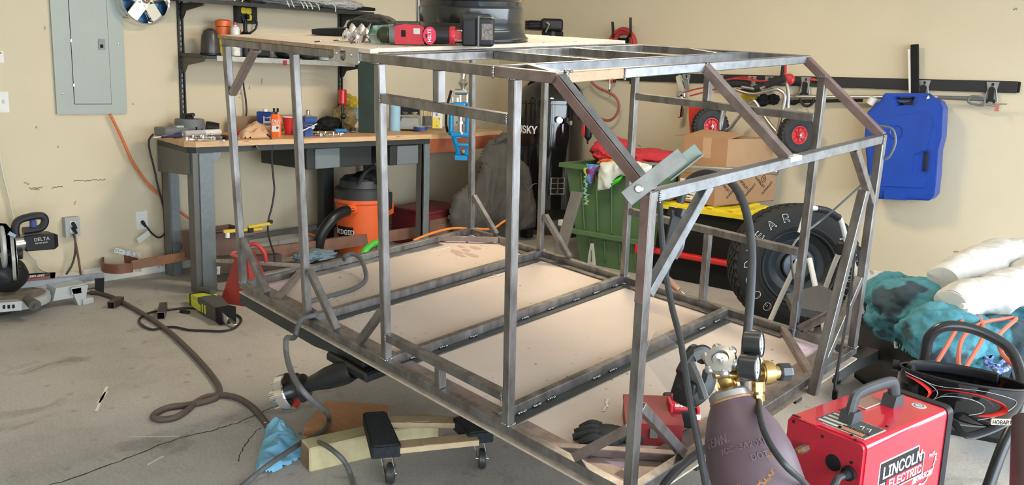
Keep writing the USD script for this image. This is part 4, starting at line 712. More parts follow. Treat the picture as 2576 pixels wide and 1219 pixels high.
# blue press on the corner shelf edge, powder measure over it
P = A((-4.158, 4.46, 0.91)); bl = mat('press_blue', (.0, .22, .52), .3); t = thing('reloading_press', 'bright blue hand press bolted to the front of the corner shelf', 'press', P)
for s_ in (-.062, .062): part(t, 'column', [rhull(P + fr_*s_ + (-.02, 0, .13), (.035, .035, .24), .012), bar(P + fr_*s_ + (.01, 0, 0), P + fr_*s_*.45 + (.04, -.02, -.13), .024, .028)], bl)
part(t, 'crown', rhull(P + (-.02, 0, .235), (.10, .15, .05), .015, FR), bl); part(t, 'bed', [rhull(P + (0, 0, .02), (.16, .06, .04), .014, FR), rhull(P + (.03, -.01, -.055), (.09, .04, .025), .01, FR), hull([P + fr_*a + fo*b + (.03, 0, c) for a in (-.06, .03) for b in (-.01, .05) for c in (-.165, -.13)])], bl)
part(t, 'ram', [cyl(P + (-.01, 0, .03), P + (-.01, 0, .10), .018), cyl(P + (-.01, 0, .10), P + (-.01, 0, .118), .034), cyl(P + (-.01, 0, .12), P + (-.01, 0, .20), .016)], zinc); part(t, 'bolt', [cyl(P + fr_*.0 + (.03, -.02, .035), P + (.05, -.045, .035), .010), cyl(P + (.05, -.02, -.10), P + (.07, -.045, -.10), .012)], chrome)
P2 = P + (-.02, 0, .26); t = thing('powder_measure', 'chrome powder measure mounted above the blue press', 'measure', P2)
part(t, 'column', [cyl(P2 + (0, 0, 0), P2 + (0, 0, .05), .014), cyl(P2 + fr_*.055, P2 + fr_*.055 + (0, 0, .06), .010), cyl(P2 - fr_*.055, P2 - fr_*.055 + (0, 0, .035), .008), cyl(P2 - fr_*.02, P2 - fr_*.02 + (0, 0, .03), .010)], chrome)
part(t, 'drum', [cyl(P2 + (0, 0, .075) - fr_*.035, P2 + (0, 0, .075) + fr_*.055, .022), lathe([(.012, 0), (.016, .02), (.036, .05), (.030, .06), (.018, .08), (.022, .12), (.0, .12)], P2 + fr_*.02 + (0, 0, .09), n=20)], zinc)
solo('cable_bundle', tube([P + (-.14, .03, .34), P + (-.15, .0, .22), P + (-.13, -.03, .10), P + (-.12, -.02, .03)], .010), blackp, 'black hanging handle rod left of the blue press', 'rod')

# ------------------------------------------------------------------ under the bench
leather = mat('brown_strap', (.17, .065, .035), .5, var=.15, scale=12); rust = mat('rusty_channel', (.15, .075, .05), .6, col2=(.24, .125, .085), scale=7); rust_d = mat('dark_rusty', (.07, .045, .035), .7, var=.3, scale=10)
t = thing('strap_rail', 'long rusty brown flat rail with a looped left end lying under the workbench', 'rail', (-4.7, 3.6, .12))
a0, a1 = A((-4.94, 2.322, 0.13)), A((-4.852, 2.736, 0.16))
part(t, 'front_bar', bar(a0, a1, .012, .058, up=(0, 0, 1)), mat('rail_orange_brown', (.27, .12, .06), .5, var=.15, scale=20))
part(t, 'loop', trimesh.creation.extrude_polygon(LineString(spline([(-5.098, 2.435), (-5.182, 2.359), (-5.197, 2.29), (-5.139, 2.234), (-5.047, 2.188), (-4.97, 2.178), (-4.897, 2.226), (-4.886, 2.301)], 8)).buffer(.004), .058, engine='earcut').apply_translation((0, 0, .10)), leather)
part(t, 'rear_bar', bar(A((-4.66, 2.877, 0.142)), A((-4.45, 5.221, 0.147)), .02, .085, up=(0, 0, 1)), rust); part(t, 'rear_flange', bar(A((-4.7, 2.903, 0.163)), A((-4.5, 5.279, 0.161)), .11, .012, up=(0, 0, 1)), rust)
solo('steel_strip', bar((-4.45, 2.612, 0.199), (-3.6, 3.215, 0.189), .03, .018), mat('speckled_bar', (.20, .17, .15), .7, col2=(.36, .31, .28), scale=60), 'speckled flat steel bar lying on the floor under the workbench', 'bar')
solo('steel_strip', bar((-4.4, 2.754, 0.066), (-4.5, 3.87, 0.038), .05, .03), mat('pale_bar', (.22, .23, .23), .6), 'grey flat bar lying under the brown rail by the jack stand', 'bar')
c = A((-4.8, 2.807, 0.235)); t = thing('steel_tray', 'dark brown open box standing behind the workbench leg', 'box', c + (0, 0, -.09))
bm = mat('brown_box', (.13, .075, .06), .6, var=.2, scale=8); 
for dx, dy, sx, sy in ((.10, 0, .006, .34), (-.10, 0, .006, .34), (0, .17, .2, .006), (0, -.17, .2, .006)): part(t, 'side', box(c + (dx, dy, .0), (sx, sy, .17)), bm)
part(t, 'bottom', box(c + (0, 0, -.082), (.2, .34, .006)), bm); part(t, 'flap', hull([c + (.10, -.17, .085), c + (.10, .17, .085), c + (.16, -.20, .11), c + (.16, .19, .075), c + (.103, -.17, .085)]), bm)
solo('beam', bar((-4.66, 2.666, 0.122), (-4.6, 3.154, 0.091), .10, .10), rust_d, 'dark brown block lying under the brown rail near the jack stand', 'block')
t = thing('paper_tag', 'small white tag leaning on the dark block behind the workbench leg', 'tag', (-4.52, 2.649, 0.118)); part(t, 'sheet', poly([(-.02, -.025), (.02, -.03), (.025, .025), (-.015, .03)], (-4.52, 2.649, 0.118), (.3, 1, .1), (.2, -.2, 1), 0, .003), whitep); part(t, 'mark', poly([(-.005, -.006), (.006, -.006), (.006, .006), (-.005, .006)], (-4.517, 2.647, 0.119), (.3, 1, .1), (.2, -.2, 1), .002, .0035), greyp)
# jack stand
o = A((-4.156, 2.587, 0)) + (.0, .04, 0); jr = mat('jack_red', (.30, .035, .03), .45, var=.15, scale=10, dirt=((.10, .05, .04), 18, .68)); t = thing('jack_stand', 'red steel jack stand on the floor beside the rear corner of the camper frame', 'jack stand', o)
FRJ = rotz(.35); tops = [(-.035, -.035), (.035, -.035), (.035, .035), (-.035, .035)]; bots = [(-.115, -.10), (.115, -.10), (.115, .12), (-.115, .12)]
for k in range(4):
    b0, b1, t0, t1 = A(bots[k]), A(bots[(k+1) % 4]), A(tops[k]), A(tops[(k+1) % 4]); n_ = nrm(A([*(b0 + b1), 0])); pp = lambda q, z: o + FRJ @ A([q[0], q[1], z]) - FRJ @ n_ * .004
    q0, q1 = b0*.86 + b1*.14, b0*.14 + b1*.86
    ring = [A([*b0, .0]), A([*q0, .0]), A([*((b0+b1)/2*.5 + (t0+t1)/4), .13]) + A([*(t1-t0), 0])*.0, A([*q1, .0]), A([*b1, .0]), A([*t1, .29]), A([*t0, .29])]
    part(t, 'side_plate', hull([o + FRJ @ A([*b0, 0]), o + FRJ @ A([*b1, 0]), o + FRJ @ A([*t0, .30]), o + FRJ @ A([*t1, .30]), o + FRJ @ A([*(b0*.97), 0]), o + FRJ @ A([*(b1*.97), 0]), o + FRJ @ A([*(t0*.9), .30]), o + FRJ @ A([*(t1*.9), .30])]), jr)
part(t, 'ratchet_post', bx(o[0]-.018, o[0]+.018, o[1]-.018, o[1]+.018, .25, .40), mat('jack_post', (.10, .09, .085), .5, .4)); part(t, 'saddle', bx(o[0]-.03, o[0]+.03, o[1]-.05, o[1]+.05, .395, .415, .004), mat('jack_post', (.1, .09, .08)))
part(t, 'handle', tube([o + (.02, .01, .34), o + (.05, .04, .345), o + (.08, .07, .30), o + (.085, .08, .24)], .012, 8), mat('handle_red', (.45, .03, .035), .4)); part(t, 'red_loop', tube([o + (-.02, -.02, .30), o + (-.04, -.06, .295), o + (-.01, -.085, .29), o + (.02, -.07, .29)], .010, 8), mat('handle_pink', (.42, .10, .08), .5))
q = o + (0, 0, .415); t = thing('spring_clamp', 'small yellow clamp lying on top of the red jack stand', 'clamp', q); part(t, 'bar', [bar(q + (-.05, -.11, .012), q + (.02, .10, .016), .022, .018), bar(q + (.0, .02, .03), q + (.05, .14, .045), .02, .016)], mat('clamp_yellow', (.60, .42, .03), .45)); part(t, 'trigger', [box(q + (.01, .03, .0), (.02, .03, .05)), box(q + (.05, .14, .055), (.02, .02, .02))], blackp); part(t, 'pad', cyl(q + (-.04, -.09, -.025), q + (-.04, -.09, .005), .012), whitep)
# shop vacuum
o = A((-4.72, 3.98, 0)); vo = mat('vac_orange', (.78, .13, .03), .4, var=.06, scale=5); vb = mat('vac_black', (.030, .033, .036), .45); t = thing('shop_vacuum', 'orange and black shop vacuum under the workbench', 'vacuum', o)
part(t, 'drum', lathe([(0, .06), (.165, .06), (.178, .10), (.190, .30), (.196, .40), (.206, .41), (.206, .435), (0, .435)], o, n=40), vo)
part(t, 'lid', lathe([(0, .43), (.200, .43), (.202, .50), (.190, .515), (.17, .52), (.16, .57), (.13, .60), (0, .605)], o, n=40), vb); part(t, 'handle', tube([o + (.10, -.12, .55), o + (.12, -.08, .63), o + (.06, .05, .665), o + (-.02, .14, .62), o + (-.04, .16, .54)], .028, 8, flat=.6), vb)
part(t, 'hose_wrap', [tube([o + (.10*math.cos(a), .13*math.sin(a), .56 + .012*math.sin(3*a)) for a in np.linspace(-2.6, .9, 10)], .022, 8), blob(o + (.06, .02, .58), (.22, .26, .13), .25, 4, 2, 3)], blackm)
part(t, 'latch', box(o + (.115, -.01, .42) + A((.085, .10, 0)) , (.03, .10, .13), .55, bev=.006), vb); part(t, 'pocket', box(o + (.10, .13, .35), (.12, .14, .10), .5, bev=.01), vo)
part(t, 'inlet', cyl(o + (.10, -.165, .37), o + (.115, -.235, .37), .042), vo); part(t, 'hose', tube([o + (.11, -.20, .37), o + (.13, -.30, .365), o + (.14, -.40, .32), o + (.12, -.47, .22), o + (.10, -.48, .10), o + (.12, -.42, .03)], .040, 14, per=12), mat('hose_black', (.012, .012, .013), .35))
part(t, 'base', lathe([(0, 0), (.16, 0), (.17, .03), (.165, .07), (0, .07)], o, n=32), vo); part(t, 'caster_skirt', [blob(o + (.15, .03, .045), (.10, .20, .10), .05, 2, 1, 2)], vb)
fv = nrm((.55, -.84, 0)); side_v = A([-fv[1], fv[0], 0])
def text_cyl(s, hh, c, r, phi, z, depth=.002, sx=1.0, bold=True, lift=.0006):
    m = meshkit.text_mesh(s, hh, depth, bold); v = m.vertices.copy(); v[:, 0] -= m.bounds[:, 0].mean(); v[:, 0] *= sx
    a = phi + v[:, 0] / r; rr = r + v[:, 2] + lift
    m.vertices = np.stack([c[0] + rr*np.cos(a), c[1] + rr*np.sin(a), z + v[:, 1]], 1); return m
def patch_cyl(c, r, phi, wd, z0, z1, lift=.0008, n=14):
    V = []; 
    for k in range(n + 1):
        a = phi + wd * (k / n - .5); V += [(c[0] + (r+lift)*math.cos(a), c[1] + (r+lift)*math.sin(a), z0), (c[0] + (r+lift)*math.cos(a), c[1] + (r+lift)*math.sin(a), z1)]
    return thick(trimesh.Trimesh(np.array(V), np.array([f for k in range(n) for f in ((2*k, 2*k+2, 2*k+3), (2*k, 2*k+3, 2*k+1))]), process=False), .0007)
lp = -1.42; part(t, 'label_plate', patch_cyl(o, .191, lp, .78, .155, .235), blackm); part(t, 'lettering', text_cyl('RIDGID', .034, o, .1925, lp, .178, sx=1.0), mat('letter_white', (.8, .8, .78), .4), smooth=False)
part(t, 'power_cord', tube([o + (.17, .02, .58), o + (.20, .02, .50), o + (.205, .04, .40), o + (.195, .06, .28), o + (.19, .09, .12)], .006), cordk)
c = A((-4.25, 3.655, 0.15)); t = thing('green_funnel', 'bright green plastic handle standing in front of the orange vacuum', 'handle', c); gm = mat('bright_green', (.06, .50, .05), .35)
part(t, 'arc', tube([c + (-.0, -.09, -.10), c + (0, -.05, -.01), c + (0, .02, .035), c + (0, .085, .04), c + (0, .09, -.03)], [.026, .024, .02, .022, .02], 8), gm); part(t, 'web', poly([(-.085, -.10), (.03, -.10), (.0, -.02), (-.05, -.03)], c, (0, 1, 0), (0, 0, 1), -.006, .006), gm)
solo('shop_towel', blob(A((-4.5, 3.373, 0.108)), (.20, .30, .08), .4, 4, 21, 3, floor=.001), mat('dull_blue_cloth', (.16, .24, .29), .85), 'dull blue cloth lying under the brown rail', 'cloth')
solo('shop_towel', blob(A((-4.4, 3.379, 0.063)), (.14, .22, .06), .4, 4, 22, 3, floor=.001), blackm, 'black rag lying on the floor below the shop vacuum hose', 'cloth')
c = A((-4.75, 4.72, 0)); t = thing('red_box', 'dark red box on the floor under the corner shelf', 'box', c); part(t, 'box', box(c + (.02, .0, .14), (.40, .5, .28), .08), mat('dark_red_box', (.16, .02, .025), .5)); part(t, 'lid', box(c + (.02, 0, .285), (.42, .52, .02), .08), mat('dark_red_box', (.16, .02, .02)))
part(t, 'front_lip', box(c + (.23, 0, .18), (.02, .48, .10), .08), rust)
solo('extension_cord', tube([(-4.1, 3.928, 0.204), (-4.1, 4.085, 0.23), (-4.1, 4.249, 0.243), (-4.1, 4.377, 0.239), (-4.1, 4.501, 0.218)] + [(-4.05, 4.522, 0.223), (-4.05, 4.66, 0.203), (-4.05, 4.754, 0.204), (-4.05, 4.864, 0.242), (-4.05, 5.021, 0.276)], .009), mat('bright_orange_cord', (.85, .25, .05), .45), 'bright orange cord lying behind the far corner of the frame', 'cord')
solo('jacket_liner', drape([(-.36, .0), (-.42, .12), (-.38, .30), (-.20, .42), (-.02, .40), (.02, .1), (-.05, -.06), (-.22, -.10)], (-4.30, 5.02, .12), (.35, 1, 0), (0, 0, 1), .10, .035, (9, 3), 5), mat('old_jacket', (.085, .078, .068), .9, var=.15, scale=8), 'older grey brown jacket hanging lowest at the left of the jackets', 'jacket')
jm = mat('jacket_cloth', (.075, .068, .058), .92, var=.18, scale=10, bump=.3, bscale=120)
J = A((-4.30, 5.06, 0)); t = thing('jacket', 'grey brown canvas work jacket hanging from the corner shelf', 'jacket', J + (0, 0, .15)); JU = (.32, 1, 0)
part(t, 'body', drape([(-.10, .86), (.03, .90), (.12, .80), (.26, .62), (.30, .20), (.22, .12), (-.12, .16), (-.30, .14), (-.24, .45), (-.20, .70)], J, JU, (0, 0, 1), .13, .055, (8, 2.4), 2), jm)
part(t, 'sleeve', drape([(.15, .72), (.25, .64), (.335, .30), (.335, .12), (.18, .10), (.13, .30), (.12, .60)], J + (.05, 0, 0), JU, (0, 0, 1), .085, .03, (14, 5), 3), jm)
part(t, 'sleeve', drape([(-.19, .70), (-.10, .64), (-.10, .30), (-.16, .12), (-.31, .17), (-.30, .30), (-.26, .50)], J + (.06, -.02, 0), JU, (0, 0, 1), .08, .03, (14, 5), 4), jm)
part(t, 'collar', drape([(-.12, .82), (-.04, .92), (.06, .92), (.12, .80), (.03, .86)], J + (.06, 0, 0), JU, (0, 0, 1), .05, .02, (14, 14), 6), jm); part(t, 'lining', drape([(.10, .80), (.23, .78), (.24, .66), (.15, .70)], J + (.02, 0, 0), JU, (0, 0, 1), .03, .01, (10, 10), 7), blackm)
part(t, 'cuff_seam', tube([J + A(nrm(JU))*a + (.15, 0, b) for a, b in ((.13, .50), (.17, .46), (.215, .50), (.25, .505))], .004, 6), mat('seam', (.13, .12, .10), .9))

# ------------------------------------------------------------------ air compressor in the corner
o = A((-4.26, 5.70, 0)); RT = .298; t = thing('air_compressor', 'tall black vertical air compressor tank in the corner', 'air compressor', o)
part(t, 'tank', lathe([(0, .14), (.15, .15), (.25, .19), (RT, .27), (RT, 1.16), (.29, 1.21), (.26, 1.28), (.20, 1.335), (.10, 1.37), (0, 1.375)], o, n=64), blackg); part(t, 'weld_band', lathe([(RT, 1.150), (RT + .004, 1.155), (RT + .004, 1.185), (RT, 1.19)], o, n=64), blackg)
for k in range(3): a = 2*PI*k/3 + .4; part(t, 'foot', hull([o + (RT*.8*math.cos(a) + dx, RT*.8*math.sin(a) + dy, z) for dx in (-.04, .04) for dy in (-.04, .04) for z in (0, .25)]), black_steel)
part(t, 'lettering', text_cyl('HUSKY', .062, o, RT, -1.75, .905, sx=.95), mat('letter_white', (.8, .8, .78)), smooth=False)
dp = part(t, 'data_plate', patch_cyl(o, RT, -.64, .42, .40, .545), mat('plate_silver', (.42, .40, .37), .3, .8)); part(dp, 'plate_print', [patch_cyl(o, RT + .001, -.74 + .20*i, .16, .41 + .045*j, .448 + .045*j) for i in range(2) for j in range(3)], blackm, kind='stuff')
part(t, 'pump_plate', box(o + (0, 0, 1.385), (.46, .34, .02)), black_steel); ph = o + (.0, .0, 1.535); part(t, 'pump_stand', box(o + (0, 0, 1.465), (.20, .20, .15)), black_steel)
part(t, 'pump', [box(ph + (.0, -.02, .12), (.14, .16, .24), bev=.02), rhull(ph + (.02, -.06, .275), (.19, .17, .10), .025, rotz(.63)), rhull(ph + (-.10, -.12, .27), (.15, .15, .075), .02, rotz(.63))], blackp)
part(t, 'cooling_fin', [box(ph + (-.10, -.12, .235 + .013*k), (.19, .18, .004), .63) for k in range(6)], black_steel, kind='stuff'); part(t, 'outlet_pipe', tube([ph + (.035, -.16, .28), ph + (.06, -.18, .285), ph + (.08, -.18, .27), ph + (.05, -.18, .21)], .008, 8), chrome)
g = o + (.24, -.20, 1.03); part(t, 'pressure_gauge', [cyl(g, g + A((.05, -.06, 0)), .026), cyl(g + A((.09, .02, -.02)), g + A((.11, .02, -.02)), .02)], zinc); part(t, 'regulator', [cyl(g + (.08, .0, -.02), g + (.08, .0, .02), .018), cyl(g + (.0, .0, 0), g + (.10, .02, 0), .012)], blackp)
t = thing('air_filter', 'red and black air filter bowl on the compressor outlet', 'filter', g + (.14, .0, -.2)); q = A((-3.679, 5.42, 0.96))
part(t, 'bowl', lathe([(0, -.075), (.012, -.072), (.03, -.045), (.032, .05), (.02, .06), (0, .06)], q + (.012, 0, 0), n=20), blackp); part(t, 'red_window', box(q + (-.016, -.03, .005), (.026, .012, .085)), mat('clear_red', (.55, .03, .03), .2)); part(t, 'drain', cyl(q + (.01, 0, -.10), q + (.01, 0, -.07), .007), blackp)

# ------------------------------------------------------------------ right wall: rail, hooks, hoses, cart
UR_, VR_ = (1, 0, 0), (0, 0, 1)
t = thing('wall_rail', 'long black tool rail fixed along the right wall', 'rail', (-2.5, YR, 1.36))
part(t, 'rail', [bx(-4.27, -.845, YR - .024, YR, 1.369, 1.442, .003)], mat('rail_black', (.014, .014, .015), .6)); part(t, 'rail_end', bx(-.845, -.832, YR - .022, YR, 1.372, 1.440, .004), blackm)
hk = mat('hook_grey', (.33, .33, .32), .4, .4); hz = 1.41
def hook(x, label, body=True):
    t = thing('rail_hook', label, 'hook', (x, YR - .024, 1.30))
    part(t, 'back_plate', poly(Polygon([(-.036, .025), (.036, .025), (.030, -.01), (.026, -.05), (.038, -.10), (-.038, -.10), (-.026, -.05), (-.030, -.01)]).difference(rrect(.016, .02, .004, 0, .008)), (x, YR - .025, hz), UR_, VR_, 0, .006), hk)
    part(t, 'rib', [tube([(x + s_*.038, YR - .034, hz - .10), (x + s_*.028, YR - .034, hz - .05), (x + s_*.022, YR - .034, hz - .022), (x, YR - .034, hz - .004)], .004, 6) for s_ in (-1, 1)], hk)
    if body: part(t, 'hook_pad', [poly(rrect(.03, .09, .014, 0, -.05).union(rrect(.055, .04, .012, 0, -.105)).difference(rrect(.030, .018, .006, 0, -.108)), (x, YR - .031, hz), UR_, VR_, 0, .018)], blackp)
    return t
xr = lambda q: q[0]
X5 = [(-3.148, 6.025, 1.425), (-2.865, 6.025, 1.416), (-2.594, 6.025, 1.42), (-2.457, 6.025, 1.423), (-2.181, 6.025, 1.404), (-1.383, 6.025, 1.4), (-0.982, 6.025, 1.399)]
hook(X5[4][0], 'grey and black hook on the rail just right of the folding cart'); hook(X5[5][0], 'grey and black hook on the rail behind the blue water can'); hook(X5[6][0], 'rightmost grey and black hook on the wall rail')
for k, lab in ((0, 'leftmost plain grey hook on the rail, right of the chrome tool'), (1, 'plain grey hook on the rail behind the window post'), (2, 'plain grey hook on the rail above the black foam grips'), (3, 'plain grey hook on the rail left of the red tool handle')): hook(X5[k][0], lab, False)
# red hose coil on two black prongs
c = A((-3.718, 5.945, 1.679)); t = thing('air_hose', 'coiled red air hose hanging on black prongs above the rail', 'hose', c); rhm = mat('hose_red', (.40, .035, .035), .45, var=.12, scale=30)
ghose = np.random.default_rng(5)
for k in range(9):
    r1, r2 = .128 - .010 * (k % 5), .150 - .011 * (k % 5); cc = c + (.008 * ghose.normal(), .03 * (k / 8 - .5), -.03 + .008 * ghose.normal())
    part(t, 'coil', tube([cc + A([r1*math.cos(a), 0, r2*math.sin(a)]) for a in np.linspace(0, 2*PI, 14, endpoint=False)], .0105, 8, closed=True, per=4), rhm)
c = A((-3.781, 6.045, 1.684)); t = thing('hose_hook', 'double black prong hook holding the red hose coil', 'hook', c)
for pa, pb, pc_ in (((-3.819, 5.925, 1.851), (-3.803, 5.925, 1.73), (-3.815, 6.025, 1.723)), ((-3.628, 5.895, 1.88), (-3.619, 5.895, 1.746), (-3.728, 6.025, 1.716))): part(t, 'prong', tube([pa, A(pa)*.3 + A(pb)*.7, pb, pc_], .0115, 8), blackp)
part(t, 'plate', poly(rrect(.10, .16, .01), A((-3.767, 6.045, 1.644)), UR_, VR_, 0, .02), blackp)
solo('air_line', tube([(-4.02, 5.925, 1.382), (-3.984, 5.925, 1.336), (-3.916, 5.925, 1.297), (-3.825, 5.925, 1.267), (-3.751, 5.925, 1.23), (-3.712, 5.925, 1.171), (-3.719, 5.925, 1.104), (-3.763, 5.925, 1.048), (-3.818, 5.925, 1.028), (-3.884, 5.925, 1.041)], .0115), mat('hose_faded', (.33, .10, .085), .5), 'faded red air hose curving down the right wall beside the compressor', 'hose')
q = A((-3.884, 5.925, 1.038)); solo('hose_fitting', cyl(q + (-.03, 0, .012), q + (.0, 0, .0), .011), brass, 'small brass fitting at the end of the faded red hose', 'fitting')
q = A((-3.827, 5.945, 1.347)); t = thing('blow_gun', 'small chrome blow gun hanging nose down beside the red hose', 'blow gun', q); part(t, 'barrel', cyl(q + (0, 0, -.06), q + (0, 0, .03), .007), chrome); part(t, 'nozzle', cyl(q + (0, 0, -.10), q + (0, 0, -.055), .002, .009), blackp); part(t, 'grip', box(q + (.02, 0, .02), (.018, .02, .05)), redp)
for k, (p_, lab) in enumerate((((-3.81, 5.985, 1.369), 'short black peg right of the small blow gun'), ((-3.64, 5.985, 1.363), 'short black peg left of the far window post'))): solo('wall_peg', cyl(A(p_) + (0, 0, -.02), A(p_) + (0, 0, .05), .014), blackp, lab, 'peg')
# chrome tool
q0, q1, q2 = A((-3.184, 5.945, 1.422)), A((-3.12, 5.925, 1.283)), A((-3.13, 5.925, 1.09)); t = thing('grease_gun', 'chrome lever tool hanging from the rail at the left of the folding cart', 'tool', q2)
part(t, 'upper_arm', bar(q0, q1, .05, .03, up=(0, 1, 0), bev=.008), chrome); part(t, 'body', rhull(q1 + (-.01, 0, -.01), (.08, .05, .055), .015), zinc); part(t, 'lower_arm', bar(q1, q2, .032, .05, up=(0, 1, 0), bev=.008), chrome)
# folding cart
cy = YR - .22; C_ = lambda p: A(p)
t = thing('hand_cart', 'folded aluminium hand cart with two black tyred red wheels hung on the right wall', 'cart', (-2.483, 5.825, 1.027))
tubes = [[(-2.615, 5.795, 1.327), (-2.479, 5.795, 1.302), (-2.323, 5.795, 1.339), (-2.275, 5.795, 1.332), (-2.243, 5.795, 1.3), (-2.247, 5.795, 1.215), (-2.272, 5.795, 1.042)], [(-2.301, 5.825, 1.391), (-2.26, 5.825, 1.39), (-2.24, 5.825, 1.362), (-2.228, 5.825, 1.3), (-2.223, 5.825, 1.213)], [(-2.525, 5.845, 1.225), (-2.502, 5.845, 1.246), (-2.473, 5.845, 1.239), (-2.37, 5.845, 1.107), (-2.297, 5.845, 1.036)], [(-2.699, 5.825, 1.184), (-2.717, 5.825, 1.126), (-2.724, 5.825, 1.02)], [(-2.704, 5.845, 1.018), (-2.658, 5.845, 1.045), (-2.623, 5.845, 1.092), (-2.578, 5.845, 1.154)], [(-2.713, 5.805, 1.192), (-2.725, 5.805, 1.102), (-2.728, 5.805, 1.021)]]
for pts in tubes: part(t, 'frame_tube', tube(pts, .0125, 10), alu)
for pa, pb, r_ in (((-2.674, 5.805, 1.372), (-2.517, 5.805, 1.371), .030), ((-2.387, 5.785, 1.371), (-2.25, 5.785, 1.42), .030), ((-2.477, 5.795, 1.343), (-2.396, 5.795, 1.36), .020)): part(t, 'foam_grip', tube([pa, A(pa)*.5 + A(pb)*.5 + (0, 0, .004), pb], r_, 12), mat('foam_black', (.018, .018, .018), .9))
for pa, pb in (((-2.568, 5.785, 1.351), (-2.469, 5.785, 1.337)), ((-2.544, 5.825, 1.367), (-2.457, 5.825, 1.358)), ((-2.424, 5.785, 1.344), (-2.386, 5.785, 1.36))): part(t, 'grip_tube', cyl(pa, pb, .012), alu)
part(t, 'bungee', [tube([(-3.03, 5.765, 1.294), (-2.931, 5.765, 1.321), (-2.801, 5.765, 1.35), (-2.677, 5.765, 1.4), (-2.583, 5.765, 1.408), (-2.459, 5.765, 1.397), (-2.355, 5.765, 1.4)], .006, 6), tube([(-2.977, 5.765, 1.268), (-2.862, 5.765, 1.3), (-2.751, 5.765, 1.333)], .006, 6), tube([(-2.661, 5.785, 1.407), (-2.562, 5.785, 1.421), (-2.453, 5.785, 1.401)], .006, 6)], rhm)
def cart_wheel(c, ax, lab=None):
    c = A(c); wq = part(t, 'wheel', lathe([(.062, -.035), (.085, -.045), (.118, -.044), (.134, -.028), (.138, 0), (.134, .028), (.118, .044), (.085, .045), (.062, .035), (.062, -.035)], c, ax, 40), rubber)
    fr2 = axisframe(ax); 
    part(wq, 'tread', [box(c + fr2 @ A([.136*math.cos(a), .136*math.sin(a), s_*.018]), (.012, .022, .024), R=fr2 @ rotz(a + PI/2*0), bev=.002) for k in range(30) for s_, a in ((-1, 2*PI*k/30), (1, 2*PI*(k + .5)/30))], rubber, kind='stuff')
    part(wq, 'wheel_hub', lathe([(0, .030), (.018, .034), (.022, .02), (.048, .022), (.060, .036), (.066, .036), (.066, .0), (0, 0)], c, ax, 32), mat('hub_red', (.55, .03, .035), .4))
    part(wq, 'hub_rib', [bar(c + fr2 @ A([.02*math.cos(a), .02*math.sin(a), .024]), c + fr2 @ A([.058*math.cos(a), .058*math.sin(a), .028]), .005, .012, up=ax) for a in np.linspace(0, 2*PI, 8, endpoint=False)], mat('hub_red', (.5, .03, .03)), kind='stuff')
    part(wq, 'axle', [cyl(c, c + nrm(ax)*.05, .009), bar(c + nrm(ax)*.05 + (0, 0, -.02), c + nrm(ax)*.05 + (0, 0, .02), .012, .006)], zinc)
cart_wheel((-2.799, 5.785, 1.044), (.72, -.62, .05)); cart_wheel((-2.127, 5.785, 1.026), (.80, -.55, .02))
solo('sled', poly([(-3.08, 1.19), (-2.829, 1.192), (-2.809, 0.953), (-3.041, 0.92), (-3.068, 1.079)], (0, YR - .06, 0), UR_, VR_, 0, .03), mat('red_sheet', (.60, .04, .025), .4), 'flat red plastic sheet hanging behind the left cart wheel', 'sheet')
q = A((-2.538, 5.885, 1.289)); t = thing('brush', 'yellow bristle push brush hanging behind the cart grips', 'brush', q); part(t, 'bristles', [bar(q + (dx, 0, .03), q + (dx*1.12, -.01, -.035), .006, .03) for dx in np.linspace(-.055, .055, 14)], mat('bristle_yellow', (.72, .50, .03), .7), kind='stuff'); part(t, 'block', box(q + (0, 0, .035), (.14, .05, .025)), blackp)
solo('net_bag', [blob(A((-2.451, 5.905, 1.257)), (.12, .08, .09), .3, 4, 31, 3), blob(A((-2.377, 5.925, 1.266)), (.10, .07, .08), .3, 4, 32, 3)], blackm, 'black bag hanging below the foam grips of the cart', 'bag')
q = A((-2.313, 5.945, 1.457)); t = thing('red_clamp', 'red and black clamp bar standing up from the rail behind the cart', 'clamp', A((-2.306, 5.945, 1.385)))
part(t, 'red_bar', bar((-2.316, 5.945, 1.52), (-2.307, 5.945, 1.399), .022, .012), redp); part(t, 'black_bar', bar((-2.328, 5.93, 1.519), (-2.332, 5.93, 1.404), .026, .016), blackp); part(t, 'red_knob', lathe([(0, -.02), (.030, -.018), (.042, -.01), (.042, .01), (.030, .018), (0, .02)], (-2.264, 5.905, 1.414), (0, -1, .1), 10), redp)
q = A((-2.108, 5.995, 1.417)); t = thing('screwdriver', 'small red handled screwdriver stuck on the rail beside the grey hook', 'screwdriver', q); part(t, 'grip', cyl(q + (-.035, 0, .003), q + (.0, 0, 0), .011), redp); part(t, 'blade', cyl(q, q + (.05, 0, -.003), .004), chrome)
